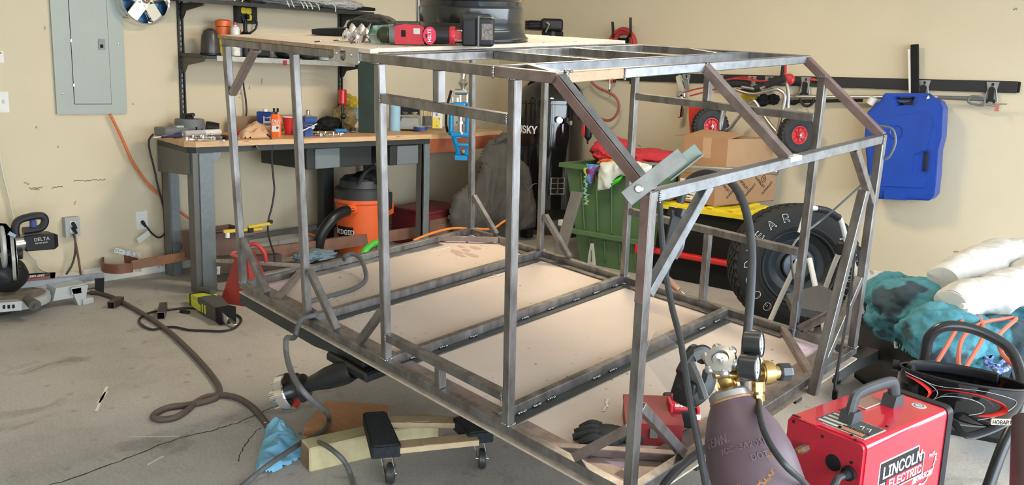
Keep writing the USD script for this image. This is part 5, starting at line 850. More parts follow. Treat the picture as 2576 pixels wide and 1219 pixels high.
# pole on the hooks
p0, p1, p2, p3 = A((-2.268, 5.945, 1.291)), A((-1.275, 5.945, 1.325)), A((-1.009, 5.945, 1.325)), A((-0.874, 5.945, 1.299))
t = thing('boat_hook', 'long silver pole with a black loop handle hanging below the rail', 'pole', (p0 + p3) / 2)
part(t, 'pole', cyl(p0, p1, .013), alu); part(t, 'dark_rod', cyl(p0 + (.0, .03, -.035), A((-1.757, 5.975, 1.286)), .012), blackp); part(t, 'sleeve', cyl(p1, p2, .012, .015), mat('sleeve_grey', (.12, .12, .115), .5))
part(t, 'loop_handle', tube([(-1.088, 5.935, 1.334), (-1.088, 5.935, 1.299), (-1.014, 5.935, 1.285), (-1.001, 5.935, 1.303), (-1.011, 5.935, 1.332), (-1.055, 5.935, 1.343)], .007, 8, closed=True), greyp); part(t, 'tip', [bar(p2 + (-.02, 0, -.03), p3, .018, .008), cyl((-1.017, 5.945, 1.292), (-0.927, 5.945, 1.284), .008)], zinc); part(t, 'flag_tag', poly([(-.012, -.03), (.012, -.03), (.012, .02), (-.012, .02)], (-0.929, 5.935, 1.281), UR_, VR_, 0, .002), mat('tag_red', (.45, .16, .13), .6))
solo('u_hook', tube([(-2.19, 5.945, 1.308), (-2.18, 5.945, 1.269), (-2.154, 5.945, 1.235), (-2.119, 5.945, 1.231), (-2.092, 5.945, 1.255), (-2.088, 5.945, 1.295)], .010, 8), blackp, 'black U shaped hook hanging below the rail right of the cart', 'hook')
solo('u_hook', tube([(-2.282, 5.985, 1.244), (-2.245, 5.985, 1.237), (-2.211, 5.985, 1.256), (-2.199, 5.985, 1.279)], .009, 8), blackp, 'short black hook curving under the pole beside the cart tube', 'hook')
# blue water can with the poles standing behind it
ca = YR - .17; t = thing('water_can', 'blue plastic water can hanging on the right wall', 'can', (-1.413, 5.87, 0.634))
outl = [(-1.578, 1.341), (-1.335, 1.35), (-1.236, 1.298), (-1.213, 1.258), (-1.201, 1.074), (-1.212, 0.983), (-1.202, 0.83), (-1.201, 0.694), (-1.225, 0.657), (-1.57, 0.629), (-1.597, 0.648), (-1.675, 1.041), (-1.672, 1.215), (-1.598, 1.293)]
hole1 = [(-1.501, 1.312), (-1.394, 1.317), (-1.399, 1.275), (-1.481, 1.266)]; hole2 = [(-1.293, 0.967), (-1.271, 0.963), (-1.27, 0.849), (-1.289, 0.847)]
pl_ = Polygon(outl).buffer(-.02).buffer(.02).difference(Polygon(hole1).buffer(.004)).difference(Polygon(hole2).buffer(.003))
def bulge(poly2, y0, y1, rr=.03, steps=4):
    out = []
    for k in range(steps + 1):
        a = PI/2 * k / steps; g = poly2.buffer(-rr * (1 - math.sin(a)), join_style=1)
        d = rr * (1 - math.cos(a)); out.append(poly(g, (0, 0, 0), UR_, VR_, -(y1 - d), -(y0 + d)))
    return out
part(t, 'body', bulge(pl_, 5.80, 6.0, .028), bluep)
part(t, 'raised_panel', poly(Polygon([(-1.628, 1.164), (-1.302, 1.221), (-1.263, 1.185), (-1.277, 0.991), (-1.35, 0.959), (-1.349, 0.815), (-1.255, 0.798), (-1.259, 0.745), (-1.531, 0.729)]).buffer(-.015).buffer(.02).difference(Polygon(hole2).buffer(.012)), (0, 0, 0), UR_, VR_, -5.805, -5.790), bluep)
part(t, 'disc_mark', lathe([(.036, 0), (.040, .004), (.044, .004), (.046, 0)], (-1.466, 5.788, 1.09), (0, -1, 0), 32), bluep); part(t, 'grip', tube([A((-1.527, 5.88, 1.317)), A((-1.484, 5.84, 1.292)), A((-1.421, 5.84, 1.295)), A((-1.409, 5.88, 1.322))], .010, 8), mat('can_grip', (.03, .06, .14), .5))
part(t, 'foot_mould', poly([(-1.502, 0.697), (-1.411, 0.713), (-1.383, 0.678), (-1.36, 0.646), (-1.496, 0.638)], (0, 0, 0), UR_, VR_, -5.802, -5.788), bluep); part(t, 'cap', cyl(A((-1.669, 5.86, 1.263)), A((-1.647, 5.86, 1.307)) , .032), whitep); part(t, 'chip', poly([(-.01, -.012), (.012, -.004), (0, .012)], (-1.302, 5.79, 1.323), UR_, VR_, -.012, -.004), white)
t = thing('stacked_rails', 'black rubber edged rail standing upright behind the blue water can', 'rail', (-1.44, 5.995, 1.353)); part(t, 'black_rail', bar((-1.425, 5.985, 1.332), (-1.464, 5.985, 1.667), .045, .03, up=(0, 1, 0)), blackm); part(t, 'groove', bar((-1.424, 6, 1.332), (-1.463, 6, 1.662), .006, .012, up=(0, 1, 0)), mat('groove', (.05, .05, .05), .5))
solo('white_rail', bar((-1.454, 5.99, 1.331), (-1.494, 5.99, 1.636), .017, .03, up=(0, 1, 0)), white, 'thin white strip standing upright against the black rail behind the water can', 'strip')

# ------------------------------------------------------------------ in front of the right wall: totes, boxes, tyre, stool, blankets
gt = mat('tote_green', (.075, .145, .060), .5, var=.10, scale=6); t = thing('green_tote', 'tall green plastic tote full of cloths by the compressor', 'tote', (-3.1, 5.25, 0))
def tote(x0, x1, y0, y1, z0, z1, tp_, th=.006):
    q = lambda z, i: [(x0 + tp_*(1-z) + i, y0 + tp_*(1-z) + i), (x1 - tp_*(1-z) - i, y0 + tp_*(1-z) + i), (x1 - tp_*(1-z) - i, y1 - tp_*(1-z) - i), (x0 + tp_*(1-z) + i, y1 - tp_*(1-z) - i)]
    o_ = m3.Manifold.hull_points(np.array([(*p, z0) for p in q(0, 0)] + [(*p, z1) for p in q(1, 0)])); i_ = m3.Manifold.hull_points(np.array([(*p, z0 + .01) for p in q(0, th)] + [(*p, z1 + .01) for p in q(1, th)]))
    return tm(o_ - i_)
part(t, 'shell', tote(-3.50, -2.72, 4.90, 5.55, .0, .735, .10), gt)
part(t, 'rim', tm(m3.Manifold.cube((.86, .72, .032), True) - m3.Manifold.cube((.76, .63, .2), True)).apply_translation((-3.11, 5.225, .738)), gt)
part(t, 'waist_band', bx(-3.455, -2.755, 4.925, 4.975, .225, .262, .004), gt)
for k in range(5): part(t, 'rib', tube([(-3.36 + .13*k, 4.897, .70), (-3.35 + .125*k, 4.925, .48), (-3.345 + .12*k, 4.955, .27)], .008, 6), gt)
for k in range(4): part(t, 'rib', tube([(-3.30 + .13*k, 4.965, .21), (-3.295 + .128*k, 4.985, .06)], .008, 6), gt)
part(t, 'side_handle', rhull((-3.501, 4.88, 0.303), (.05, .05, .05), .012), mat('pale_plastic', (.45, .47, .43), .5))
lq = A((-3.243, 4.93, 0.089)); part(t, 'latch', poly(Polygon([(-.012, .09), (.006, .09), (.035, -.08), (-.03, -.08), (-.028, -.02)]).difference(Polygon([(-.006, .04), (.004, .04), (.012, -.05), (-.014, -.05)])), lq, (1, 0, 0), (0, 0, 1), 0, .02), mat('pale_plastic', (.45, .47, .43)))
rd = mat('red_towel', (.42, .020, .032), .9, var=.12, scale=20); solo('red_towel', [blob((-3.28, 5.2, .85), (.30, .42, .20), .25, 3, 41, 3), blob((-2.98, 5.25, .81), (.42, .40, .15), .25, 3, 42, 3)], rd, 'red towel heaped in the top of the green tote', 'towel')
solo('patterned_cloth', blob((-3.16, 5.02, .765), (.26, .18, .08), .35, 4, 43, 3), mat('orange_pattern', (.50, .07, .01), .8, col2=(.62, .30, .03), scale=14, sharp=True), 'orange and yellow patterned cloth at the front of the green tote', 'cloth')
wc_ = mat('white_nylon', (.55, .58, .52), .4, var=.05, scale=9); wo = [(-3.167, 0.789), (-3.009, 0.814), (-2.882, 0.825), (-2.756, 0.807), (-2.733, 0.708), (-2.873, 0.705), (-3.003, 0.714), (-3.05, 0.676), (-3.078, 0.61), (-3.184, 0.581), (-3.185, 0.696)]
solo('white_flag', drape(wo, (0, 4.86, 0), (1, 0, 0), (0, 0, 1), .035, .02, (14, 8), 8, .010), wc_, 'white nylon cloth draped over the front of the green tote', 'cloth')
solo('green_flag', drape([(-3.075, 0.672), (-2.98, 0.721), (-3.009, 0.667), (-3.085, 0.62)], (0, 4.875, 0), (1, 0, 0), (0, 0, 1), .015, .005, (10, 10), 9, .008), mat('lime', (.06, .48, .02), .5), 'bright green cloth showing under the white nylon cloth on the tote', 'cloth')
solo('blue_flag', drape([(-3.275, 0.767), (-3.172, 0.771), (-3.21, 0.721), (-3.234, 0.662), (-3.251, 0.613), (-3.281, 0.651)], (0, 4.87, 0), (1, 0, 0), (0, 0, 1), .03, .02, (20, 6), 10, .008), mat('sky_blue', (.06, .24, .55), .5, col2=(.28, .04, .20), scale=9, sharp=True), 'blue and purple cloth hanging over the corner of the green tote', 'cloth')
solo('ribbon', strip([(-3.264, 4.855, 0.763), (-3.287, 4.855, 0.686), (-3.286, 4.855, 0.599), (-3.274, 4.855, 0.528), (-3.267, 4.855, 0.468)], .022, up=(0, -1, 0), lift=0, jit=.15).apply_translation((0, 0, 0)), mat('ribbon_blue', (.10, .35, .55), .5, col2=(.45, .50, .08), scale=18, sharp=True), 'long narrow blue ribbon hanging down the front of the green tote', 'ribbon')
solo('plank', bar((-3.146, 4.55, 0.603), (-3.143, 4.35, 0.155), .085, .02, up=(0, -1, .3)), mat('grey_plank', (.115, .108, .098), .7, var=.2, scale=10), 'dark grey plank leaning against the green tote', 'plank')
solo('crank_handle', [tube([(-3.337, 5.05, 0.775), (-3.332, 5.05, 0.816), (-3.359, 5.05, 0.841)], .006, 6), trimesh.creation.icosphere(2, .016).apply_translation((-3.359, 5.05, 0.841))], blackp, 'small black crank knob sticking out of the green tote', 'crank')
solo('pipe', cyl((-2.97, 5, 0.787), (-1.934, 5, 0.827), .018), alu, 'long silver pipe lying across the boxes behind the belt beam', 'pipe')
tb = mat('tote_black', (.010, .011, .011), .6, spec=.2); ty = mat('lid_yellow', (.70, .55, .02), .42, var=.05, scale=6)
t = thing('black_tote', 'black plastic tote with a yellow lid behind the spare tyre', 'tote', (-2.45, 5.3, .21)); part(t, 'shell', tote(-2.82, -2.125, 5.015, 5.50, .205, .505, .03), tb)
part(t, 'lid', [poly(rrect(.72, .54, .04, -2.465, 5.262), (0, 0, 0), (1, 0, 0), (0, 1, 0), .500, .528), poly(rrect(.62, .44, .03, -2.465, 5.262), (0, 0, 0), (1, 0, 0), (0, 1, 0), .528, .540)], ty)
for x in (-2.25, -2.40): part(t, 'lid_rib', bx(x - .02, x + .02, 5.03, 5.49, .538, .548, .003), ty)
t = thing('black_tote', 'lower black tote with a red strip under the yellow lidded tote', 'tote', (-2.45, 5.3, 0)); part(t, 'shell', tote(-2.80, -2.14, 5.03, 5.50, 0, .17, .02), tb); part(t, 'red_band', bx(-2.84, -2.11, 4.99, 5.50, .17, .205, .008), mat('band_red', (.60, .02, .02), .4)); part(t, 'red_handle', rhull((-2.861, 4.93, 0.2), (.05, .04, .07), .012), mat('band_red', (.6, .02, .02)))
cb = mat('cardboard', (.40, .235, .125), .8, var=.06, scale=5); cb2 = mat('cardboard_worn', (.33, .185, .095), .8, var=.10, scale=7); ink = mat('box_ink', (.045, .025, .018), .8); tape_m = mat('tape_tan', (.52, .36, .22), .3)
def carton(name, label, n, ex, lx, ly, z0, z1, m, open_=False):
    """box with its near vertical edge at n; ex: direction of the face that looks at the camera's left (runs to -x), the other face runs to +y"""
    n = A(n); ex = nrm(ex); ey = A([ex[1], -ex[0], 0]) * (1 if ex[0] < 0 else -1); t = thing(name, label, 'cardboard box', n + ex*lx/2 + ey*ly/2 + A((0, 0, z0 - n[2])))
    pt = lambda a, b, z: n*[1, 1, 0] + ex*a + ey*b + A((0, 0, z))
    wall_ = lambda p, q, z0, z1: hull([p*[1, 1, 0] + A((0, 0, z)) + d for p in (p, q) for z in (z0, z1) for d in (A((0, 0, 0)), (ex + ey) * .004)])
    c = [pt(0, 0, 0), pt(lx, 0, 0), pt(lx, ly, 0), pt(0, ly, 0)]
    for k in range(4): part(t, 'side', wall_(c[k], c[(k+1) % 4], z0, z1), m)
    part(t, 'bottom', hull([pt(a, b, z) for a in (0, lx) for b in (0, ly) for z in (z0, z0 + .005)]), m); return t, pt, ex, ey
t, pt, ex, ey = carton('cardboard_box', 'plain open topped cardboard box on top of the other boxes', (-2.42, 5.30, .77), (-1, .25, 0), .40, .52, .755, .985, cb, True)
for k, q in enumerate(((pt(0, 0, .985), pt(.40, 0, .985), pt(.36, .16, 1.03), pt(.03, .20, 1.02)), (pt(0, 0, .985), pt(0, .5, .985), pt(.14, .46, .985), pt(.12, .08, .99)), (pt(.40, 0, .985), pt(.40, .5, .985), pt(.55, .5, 1.0), pt(.53, .05, .975)))): part(t, 'flap', hull([A(p) + d for p in q for d in ((0, 0, 0), (0, 0, .004))]), cb)
part(t, 'tape', poly([(.18, .09), (.255, .09), (.255, .232), (.18, .232)], pt(.40, 0, .755), -ex, (0, 0, 1), 0, .0012), tape_m)
t, pt, ex, ey = carton('cardboard_box', 'cardboard box printed with diagonal words on the yellow lid', (-2.377, 5.058, .55), (-1, .25, 0), .33, .66, .549, .755, cb2)
part(t, 'top', hull([pt(a, b, z) for a in (0, .33) for b in (0, .66) for z in (.752, .756)]), cb2)
oo = pt(0, 0, .549) ; fx = ey; words = []
for k, (a, b, up_) in enumerate(((.04, .165, -1), (.13, .04, 1), (.24, .17, -1), (.33, .045, 1), (.42, .175, -1), (.52, .05, 1))):
    s2 = .75 * up_; words.append(text('SUPERLIFT', .018, oo + fx*a + A((0, 0, b)) - ex*.0005, fx + A((0, 0, s2)), A((0, 0, 1)) - fx*s2, .001))
part(t, 'lettering', words, ink, smooth=False)
for a, b, r_ in ((.27, .06, .042), (.52, .165, .026)): part(t, 'logo_ring', lathe([(r_*.82, 0), (r_, 0), (r_, .0012), (r_*.82, .0012), (r_*.82, 0)], oo + fx*a + A((0, 0, b)) - ex*.0003, -ex, 28), ink); part(t, 'logo_letter', text('S', r_*.9, oo + fx*(a) + A((0, 0, b)) - ex*.0005, fx, (0, 0, 1), .001, center=True), ink, smooth=False)
part(t, 'white_label', poly([(.02, .02), (.26, .02), (.26, .16), (.02, .16)], pt(.33, 0, .549), -ex, (0, 0, 1), 0, .001), whitep); part(t, 'label_print', [poly([(.03, .03 + .02*j), (.12 + .03*(j % 2), .03 + .02*j), (.12 + .03*(j % 2), .036 + .02*j), (.03, .036 + .02*j)], pt(.33, 0, .549), -ex, (0, 0, 1), .001, .0016) for j in range(5)], ink, kind='stuff')
t, pt, ex, ey = carton('cardboard_box', 'smaller worn cardboard box between the green tote and the printed box', (-2.74, 5.06, .55), (-1, .1, 0), .26, .40, .545, .75, cb2); part(t, 'top', hull([pt(a, b, z) for a in (0, .26) for b in (0, .4) for z in (.748, .752)]), cb2)
part(t, 'logo_ring', lathe([(.014, 0), (.018, 0), (.018, .0012), (.014, .0012), (.014, 0)], pt(.10, -.0005, .72), -ey, 20), ink)
# spare tyre
tc = A((-1.615, 4.55, .352)); ta = nrm((.56, -.81, .16)); fr3 = axisframe(ta); RO = .352
tyre_m = mat('tyre', (.017, .018, .019), .75, var=.2, scale=25, spec=.3); t = thing('spare_tyre', 'large all terrain tyre with white outlined letters on a grey steel wheel', 'tyre', tc - (0, 0, .352))
part(t, 'tyre', lathe([(.205, .095), (.215, .118), (.26, .130), (.31, .122), (.338, .105), (.350, .085), (RO, .05), (RO, -.11), (.350, -.145), (.338, -.165), (.31, -.182), (.26, -.19), (.215, -.178), (.205, -.155), (.205, .095)], tc, ta, 80), tyre_m)
blocks = []
for k in range(44):
    for j, zz in enumerate((-.142, -.112, -.082, -.05, -.017, .017, .05, .082)):
        a = 2*PI*(k + .5*(j % 2) + .12*j)/44; r_ = RO if -.13 < zz < .07 else .347
        blocks.append(box(tc + fr3 @ A([r_*math.cos(a), r_*math.sin(a), zz]), (.014, .036, .024), R=fr3 @ rotz(a) @ rot((1, 0, 0), .35 * (1 if j % 2 else -1)), bev=.003))
part(t, 'tread', blocks, tyre_m, kind='stuff')
for k in range(40): pass
part(t, 'sidewall_ring', lathe([(.222, .1225), (.228, .1265), (.234, .1265), (.238, .1255)], tc, ta, 64), tyre_m)
wm = mat('wheel_grey', (.055, .065, .075), .3, .5)
part(t, 'rim', lathe([(.150, .03), (.190, .07), (.198, .112), (.206, .118), (.212, .112), (.206, .09), (.196, .06), (.185, -.10)], tc, ta, 64), wm)
part(t, 'wheel_disc', lathe([(.032, .045), (.036, .052), (.078, .050), (.088, .025), (.11, .02), (.150, .034), (.176, .03), (.186, .0), (.176, -.01), (.1, -.0), (.032, .02), (.032, .045)], tc, ta, 64), mat('wheel_dark', (.030, .036, .042), .3, .4))
for k in range(5):
    a = 2*PI*k/5 + .35; d = fr3 @ A([math.cos(a), math.sin(a), 0]); s_ = fr3 @ A([-math.sin(a), math.cos(a), 0]); z_ = ta
    part(t, 'wheel_slot', poly(Polygon([(-.022, -.03), (.022, -.03), (.034, .03), (-.034, .03)]).buffer(.006), tc + d*.132, s_, d, .030, .040), blackm)
    part(t, 'slot_lip', poly(Polygon([(-.022, -.03), (.022, -.03), (.034, .03), (-.034, .03)]).buffer(.010).difference(Polygon([(-.022, -.03), (.022, -.03), (.034, .03), (-.034, .03)]).buffer(.006)), tc + d*.132, s_, d, .030, .046), wm)
    a += PI/5; o = tc + fr3 @ A([.057*math.cos(a), .057*math.sin(a), .050]); part(t, 'bolt_hole', lathe([(0, .003), (.007, .003), (.010, .002), (.010, 0)], o, ta, 14), blackm)
part(t, 'hub_ring', lathe([(.034, .050), (.040, .056), (.074, .054), (.078, .048)], tc, ta, 40), wm); part(t, 'centre_bore', lathe([(0, .030), (.034, .030)], tc, ta, 28), blackm)
def ring_text(s, hh, r, a0, step, rise=.0):
    out = []
    for k, ch in enumerate(s):
        a = a0 - step * k; d = fr3 @ A([math.cos(a), math.sin(a), 0]); s_ = fr3 @ A([math.sin(a), -math.cos(a), 0]); m = meshkit.text_mesh(ch, hh, .0015, True)
        from shapely.ops import unary_union
        m2 = meshkit.text_mesh(ch, hh, .0015, False); m.apply_translation((-m.bounds[:, 0].mean(), -hh/2, 0)); m2.apply_translation((-m2.bounds[:, 0].mean(), -hh/2, .0012)); m2.vertices[:, :2] *= .93
        out.append((place(m, np.stack([s_, d, ta], 1), tc + d*r + ta*.1285), place(m2, np.stack([s_, d, ta], 1), tc + d*r + ta*.1285)))
    return out
px0 = fr3.T @ nrm(A([0, 0, 1])); aup = math.atan2(px0[1], px0[0])
for word, a0 in (('GOODYEAR', aup + 2.50), ('ADVENTURE', aup - .95)):
    rt = ring_text(word, .044, .286, a0, .31 if word[0] == 'G' else .20); part(t, 'raised_letters', [x[0] for x in rt], mat('letter_white', (.8, .8, .78)), smooth=False, label='white outlined raised letters'); part(t, 'letter_fill', [x[1] for x in rt], tyre_m, smooth=False)
# step stool
sm = mat('stool_tube', (.66, .67, .65), .35, .3); t = thing('step_stool', 'folding two step stool with silver tube legs in front of the spare tyre', 'step stool', (-1.2, 4.1, 0))
FLt, FRt = A((-1.095, 3.78, 0)), A((-.965, 4.10, 0)); TL, TR = A((-1.444, 4.1, 0.626)), A((-1.286, 4.34, 0.587)); HL, HR = A((-1.402, 4.14, 0.755)), A((-1.317, 4.3, 0.697))
part(t, 'front_leg', [tube([FRt, FRt*.5 + TR*.5, TR], .0135, 10)], sm); part(t, 'front_leg', tube([FLt, FLt*.5 + A((-1.366, 4.05, 0.511))*.5, A((-1.366, 4.05, 0.511))], .0135, 10), sm)
part(t, 'handle', tube([TL, HL + (-.03, 0, -.02), HL, HL*.5 + HR*.5 + (0, 0, .012), HR, TR], .0135, 10), sm); part(t, 'foam_sleeve', tube([HL*.9 + HR*.1 + (0, 0, .002), HL*.5 + HR*.5 + (0, 0, .012), HR*.97 + HL*.03], .0185, 10), blackp)
part(t, 'rear_leg', tube([A((-1.446, 4.12, 0.477)), A((-1.547, 4.2, 0.251)), A((-1.626, 4.195, 0))], .0135, 10), sm); part(t, 'rear_leg', tube([TR + (-.01, 0, -.03), A((-1.36, 4.4, 0.394)), A((-1.47, 4.5, 0.013))], .0135, 10), sm)
part(t, 'pivot', [rhull(TR + (-.01, -.02, -.05), (.05, .04, .07), .012), rhull(A((-1.149, 4.15, 0.401)), (.03, .03, .05), .01)], blackp)
stp = mat('step_tread', (.060, .060, .060), .7, var=.25, scale=90, bump=.5, bscale=120)
part(t, 'upper_step', poly([(-1.311, 3.622), (-1.258, 3.913), (-1.114, 3.79), (-1.068, 3.429), (-1.209, 3.423)], (0, 0, 0), (1, 0, 0), (0, 1, 0), .385, .42), stp); part(t, 'lower_step', poly([(-1.088, 3.521), (-1.047, 3.817), (-0.928, 3.794), (-0.971, 3.381)], (0, 0, 0), (1, 0, 0), (0, 1, 0), .155, .20), stp)
part(t, 'stay', cyl((-1.361, 4, 0.264), (-1.329, 4, 0.187), .004), blackp); part(t, 'leg_cap', [rhull(FLt + (0, 0, .015), (.035, .035, .03), .01), rhull(FRt + (0, 0, .015), (.035, .035, .03), .01)], blackp)
# blanket pile
def wrinkle(m, freq, amp, seed=0):
    n_ = m.vertex_normals.copy(); r_ = 1 - np.abs(2 * meshkit.fbm(m.vertices * freq + seed * 9.7, 3, seed) - 1); m.vertices += n_ * ((r_ - .6) * 2 * amp)[:, None]; return m
t = thing('storage_bin', 'black open bin under the blue moving blankets', 'bin', (-.5, 4.1, 0)); binm = mat('bin_black', (.012, .014, .013), .5)
bo = [(-1.06, 3.93), (-.66, 3.50), (.35, 3.75), (.25, 4.75), (-.75, 4.75)]; part(t, 'wall', poly(Polygon(bo).difference(Polygon(bo).buffer(-.012)), (0, 0, 0), (1, 0, 0), (0, 1, 0), .0, .30), binm); part(t, 'bin_floor', poly(bo, (0, 0, 0), (1, 0, 0), (0, 1, 0), 0, .02), binm); part(t, 'rim', poly(Polygon(bo).buffer(.012).difference(Polygon(bo).buffer(-.014)), (0, 0, 0), (1, 0, 0), (0, 1, 0), .29, .305), binm)
for px_ in ((-0.818, 3.715, 0.3), (-0.785, 3.703, 0.3)): part(t, 'white_clip', tube([A(px_) + (0, 0, .01), A(px_) + (-.02, -.03, -.01), A(px_) + (-.015, -.035, -.04)], .008, 6), whitep)
teal = mat('moving_blanket', (.045, .185, .235), .92, col2=(.075, .27, .33), scale=5, bump=.6, bscale=45, dirt=((.035, .06, .075), 4.5, .56))
bl_ = [(-1.05, 3.90), (-.74, 3.56), (-.45, 3.50), (.15, 3.75), (.22, 4.6), (-.45, 4.72), (-.85, 4.62), (-1.12, 4.30)]
bk = thing('moving_blanket', 'crumpled blue green moving blanket piled on the black bin', 'blanket', (-.55, 4.1, .27)); part(bk, 'blanket_cloth', heap(bl_, .27, .24, .055, 4.2, 3, .016, .32), teal)
part(bk, 'hanging_corner', [drape([(-.12, .10), (.12, .10), (.10, -.02), (.02, -.10), (-.08, -.02)], A((-0.555, 3.662, 0.34)) + (0, -.03, 0), (1, .15, 0), (0, .35, 1), .05, .03, (9, 5), 12), drape([(-.14, .08), (.12, .10), (.06, -.03), (-.06, -.08)], A((-0.837, 3.763, 0.33)) + (0, -.03, 0), (.72, -.70, 0), (0, 0, 1), .05, .03, (9, 5), 13)], teal)
for k, (p_, sz) in enumerate((((-0.97, 4.017, 0.4), (.22, .26, .22)), ((-0.806, 3.797, 0.42), (.34, .40, .26)), ((-0.874, 3.798, 0.36), (.26, .24, .20)), ((-0.625, 3.462, 0.42), (.30, .26, .22)), ((-0.544, 3.576, 0.38), (.26, .24, .22)), ((-0.448, 3.672, 0.38), (.30, .26, .20)), ((-0.734, 3.818, 0.44), (.30, .30, .20)))): part(bk, 'fold', wrinkle(blob(p_, sz, .22, 2.2, 80 + k, 4, rotz(k * 1.1)), 13, .016, k), teal, smooth=True)
solo('pillow_cover', heap([(-0.958, 4.188), (-0.848, 4.17), (-0.709, 4.074), (-0.616, 3.839), (-0.721, 3.821), (-0.876, 3.999)], .44, .11, .04, 6, 9, .014), mat('cream_cloth', (.62, .55, .46), .9), 'cream cloth lying between the blue blanket and the wall', 'cloth')
cw = mat('coverall', (.56, .545, .51), .75, var=.05, scale=8, bump=.15, bscale=70); t = thing('coverall', 'white cotton coverall thrown over the blue blankets', 'clothing', (-0.567, 3.96, 0.5))
def limb(pts, rs, seed, m=cw, flat=.7):
    return wrinkle(wrinkle(tube(pts, rs, 40, per=26, flat=flat), 4.5, .030, seed), 16, .008, seed + 5)
part(t, 'leg', limb([A((-0.614, 3.539, 0.53)), A((-0.573, 3.632, 0.54)), A((-0.506, 3.737, 0.55)), A((-0.433, 4.014, 0.56)), A((-0.355, 4.361, 0.56))], [.060, .078, .08, .10, .12], 1), cw)
part(t, 'leg', limb([A((-0.701, 3.8, 0.57)), A((-0.663, 3.928, 0.58)), A((-0.614, 4.08, 0.6)), A((-0.552, 4.392, 0.6)), A((-0.407, 4.533, 0.58))], [.055, .075, .085, .10, .12], 2), cw)
part(t, 'waist', limb([A((-0.585, 4.429, 0.62)), A((-0.509, 4.409, 0.62)), A((-0.396, 4.415, 0.6))], [.045, .08, .10], 3), cw)
part(t, 'hem', [lathe([(.050, 0), (.058, .0), (.060, .012), (.052, .012), (.050, 0)], A((-0.614, 3.53, 0.53)), A((-0.573, 3.632, 0.54)) - A((-0.614, 3.539, 0.53)), 20)], cw); part(t, 'elastic', tube([(-0.513, 3.117, 0.625), (-0.467, 3.208, 0.625), (-0.42, 3.38, 0.625), (-0.366, 3.543, 0.625)], .010, 6), mat('coverall_seam', (.74, .72, .68), .7))
oc = mat('coral_cord', (.52, .13, .075), .5)
solo('extension_cord', tube([A(p) for p in [(-0.506, 2.694, 0.5), (-0.519, 2.915, 0.5), (-0.541, 3.208, 0.5), (-0.557, 3.46, 0.5), (-0.542, 3.552, 0.5), (-0.51, 3.509, 0.5), (-0.469, 3.335, 0.5), (-0.45, 3.191, 0.5), (-0.436, 2.915, 0.5), (-0.433, 2.79, 0.5), (-0.455, 2.844, 0.5), (-0.493, 3.056, 0.5), (-0.507, 3.23, 0.5), (-0.492, 3.438, 0.5), (-0.445, 3.56, 0.5), (-0.405, 3.617, 0.5), (-0.412, 3.428, 0.5), (-0.412, 3.261, 0.5), (-0.367, 3.067, 0.5), (-0.327, 2.972, 0.5), (-0.291, 2.881, 0.5)]], .0075, 8), oc, 'coral orange cord tangled over the blue blanket and the black handle', 'cord')
br = mat('rope_blue', (.03, .10, .42), .6, col2=(.32, .36, .50), scale=60, sharp=True); solo('rope', [tube([A(p) for p in [(-0.516, 3.55, 0.36), (-0.478, 3.489, 0.36), (-0.423, 3.359, 0.36), (-0.399, 3.326, 0.36)]], .010, 6), tube([A(p) for p in [(-0.437, 3.663, 0.36), (-0.451, 3.535, 0.36), (-0.454, 3.388, 0.36), (-0.42, 3.38, 0.36), (-0.41, 3.525, 0.36), (-0.44, 3.592, 0.36), (-0.451, 3.452, 0.36), (-0.397, 3.356, 0.36), (-0.381, 3.461, 0.36), (-0.416, 3.616, 0.36), (-0.397, 3.669, 0.36)]], .009, 6), tube([A(p) for p in [(-0.417, 3.749, 0.2), (-0.368, 3.647, 0.2), (-0.31, 3.618, 0.2)]], .009, 6)], br, 'tangled blue and white rope at the front of the blankets', 'rope')
solo('green_strip', bar((-0.57, 3.452, 0.33), (-0.375, 3.98, 0.36), .07, .02), mat('pale_green', (.24, .34, .14), .5), 'pale green plastic board lying below the blue blanket', 'board')
t = thing('metal_rod', 'silver rod with a white roller end at the front of the blankets', 'rod', (-0.462, 3.625, 0.33)); part(t, 'rod', cyl((-0.511, 3.543, 0.33), (-0.398, 3.723, 0.36), .006), alu); part(t, 'roller', cyl((-0.398, 3.723, 0.36), (-0.383, 3.738, 0.36), .016), whitep)

# ------------------------------------------------------------------ welder, cart, gas cylinder, helmet
wa = math.radians(76); E1 = A([math.cos(wa), math.sin(wa), 0]); E2 = A([-E1[1], E1[0], 0]); WB = A((-0.478, 1.927, 0.53)); WW, WD, WH = .212, .40, .335
wp = lambda a, b, z: WB*[1, 1, 0] + E1*a + E2*b + A((0, 0, z)); ZW = .53; Z1 = ZW - WH
t = thing('welder', 'red metal wire welder with a black carry handle', 'welder', wp(WD/2, WW/2, Z1))
prof = rrect(WW, WH, .016, WW/2, WH/2)
part(t, 'case', poly(prof, wp(.012, 0, Z1), E2, (0, 0, 1), 0, WD - .012), redg); part(t, 'rear_panel', poly(rrect(WW - .006, WH - .006, .014, WW/2, WH/2), wp(0, 0, Z1), E2, (0, 0, 1), 0, .012), mat('rear_red', (.42, .012, .03), .35))
part(t, 'front_panel', poly(rrect(WW + .006, WH + .006, .02, WW/2, WH/2), wp(WD, 0, Z1), E2, (0, 0, 1), 0, .028), blackp)
part(t, 'lid', hull([wp(a, b, z) for a in (.0, WD) for b in (WW*.62, WW - .012) for z in (ZW - .002, ZW + .0015)]), redg); part(t, 'lid_latch', [hull([wp(a, b, z) for a in (.003, .010) for b in (bb, bb + .018) for z in (ZW - .012, ZW + .003)]) for bb in (WW*.86,)] + [hull([wp(a, b, z) for a in (WD - .03, WD - .018) for b in (WW*.80, WW*.90) for z in (ZW, ZW + .006)])], blackp)
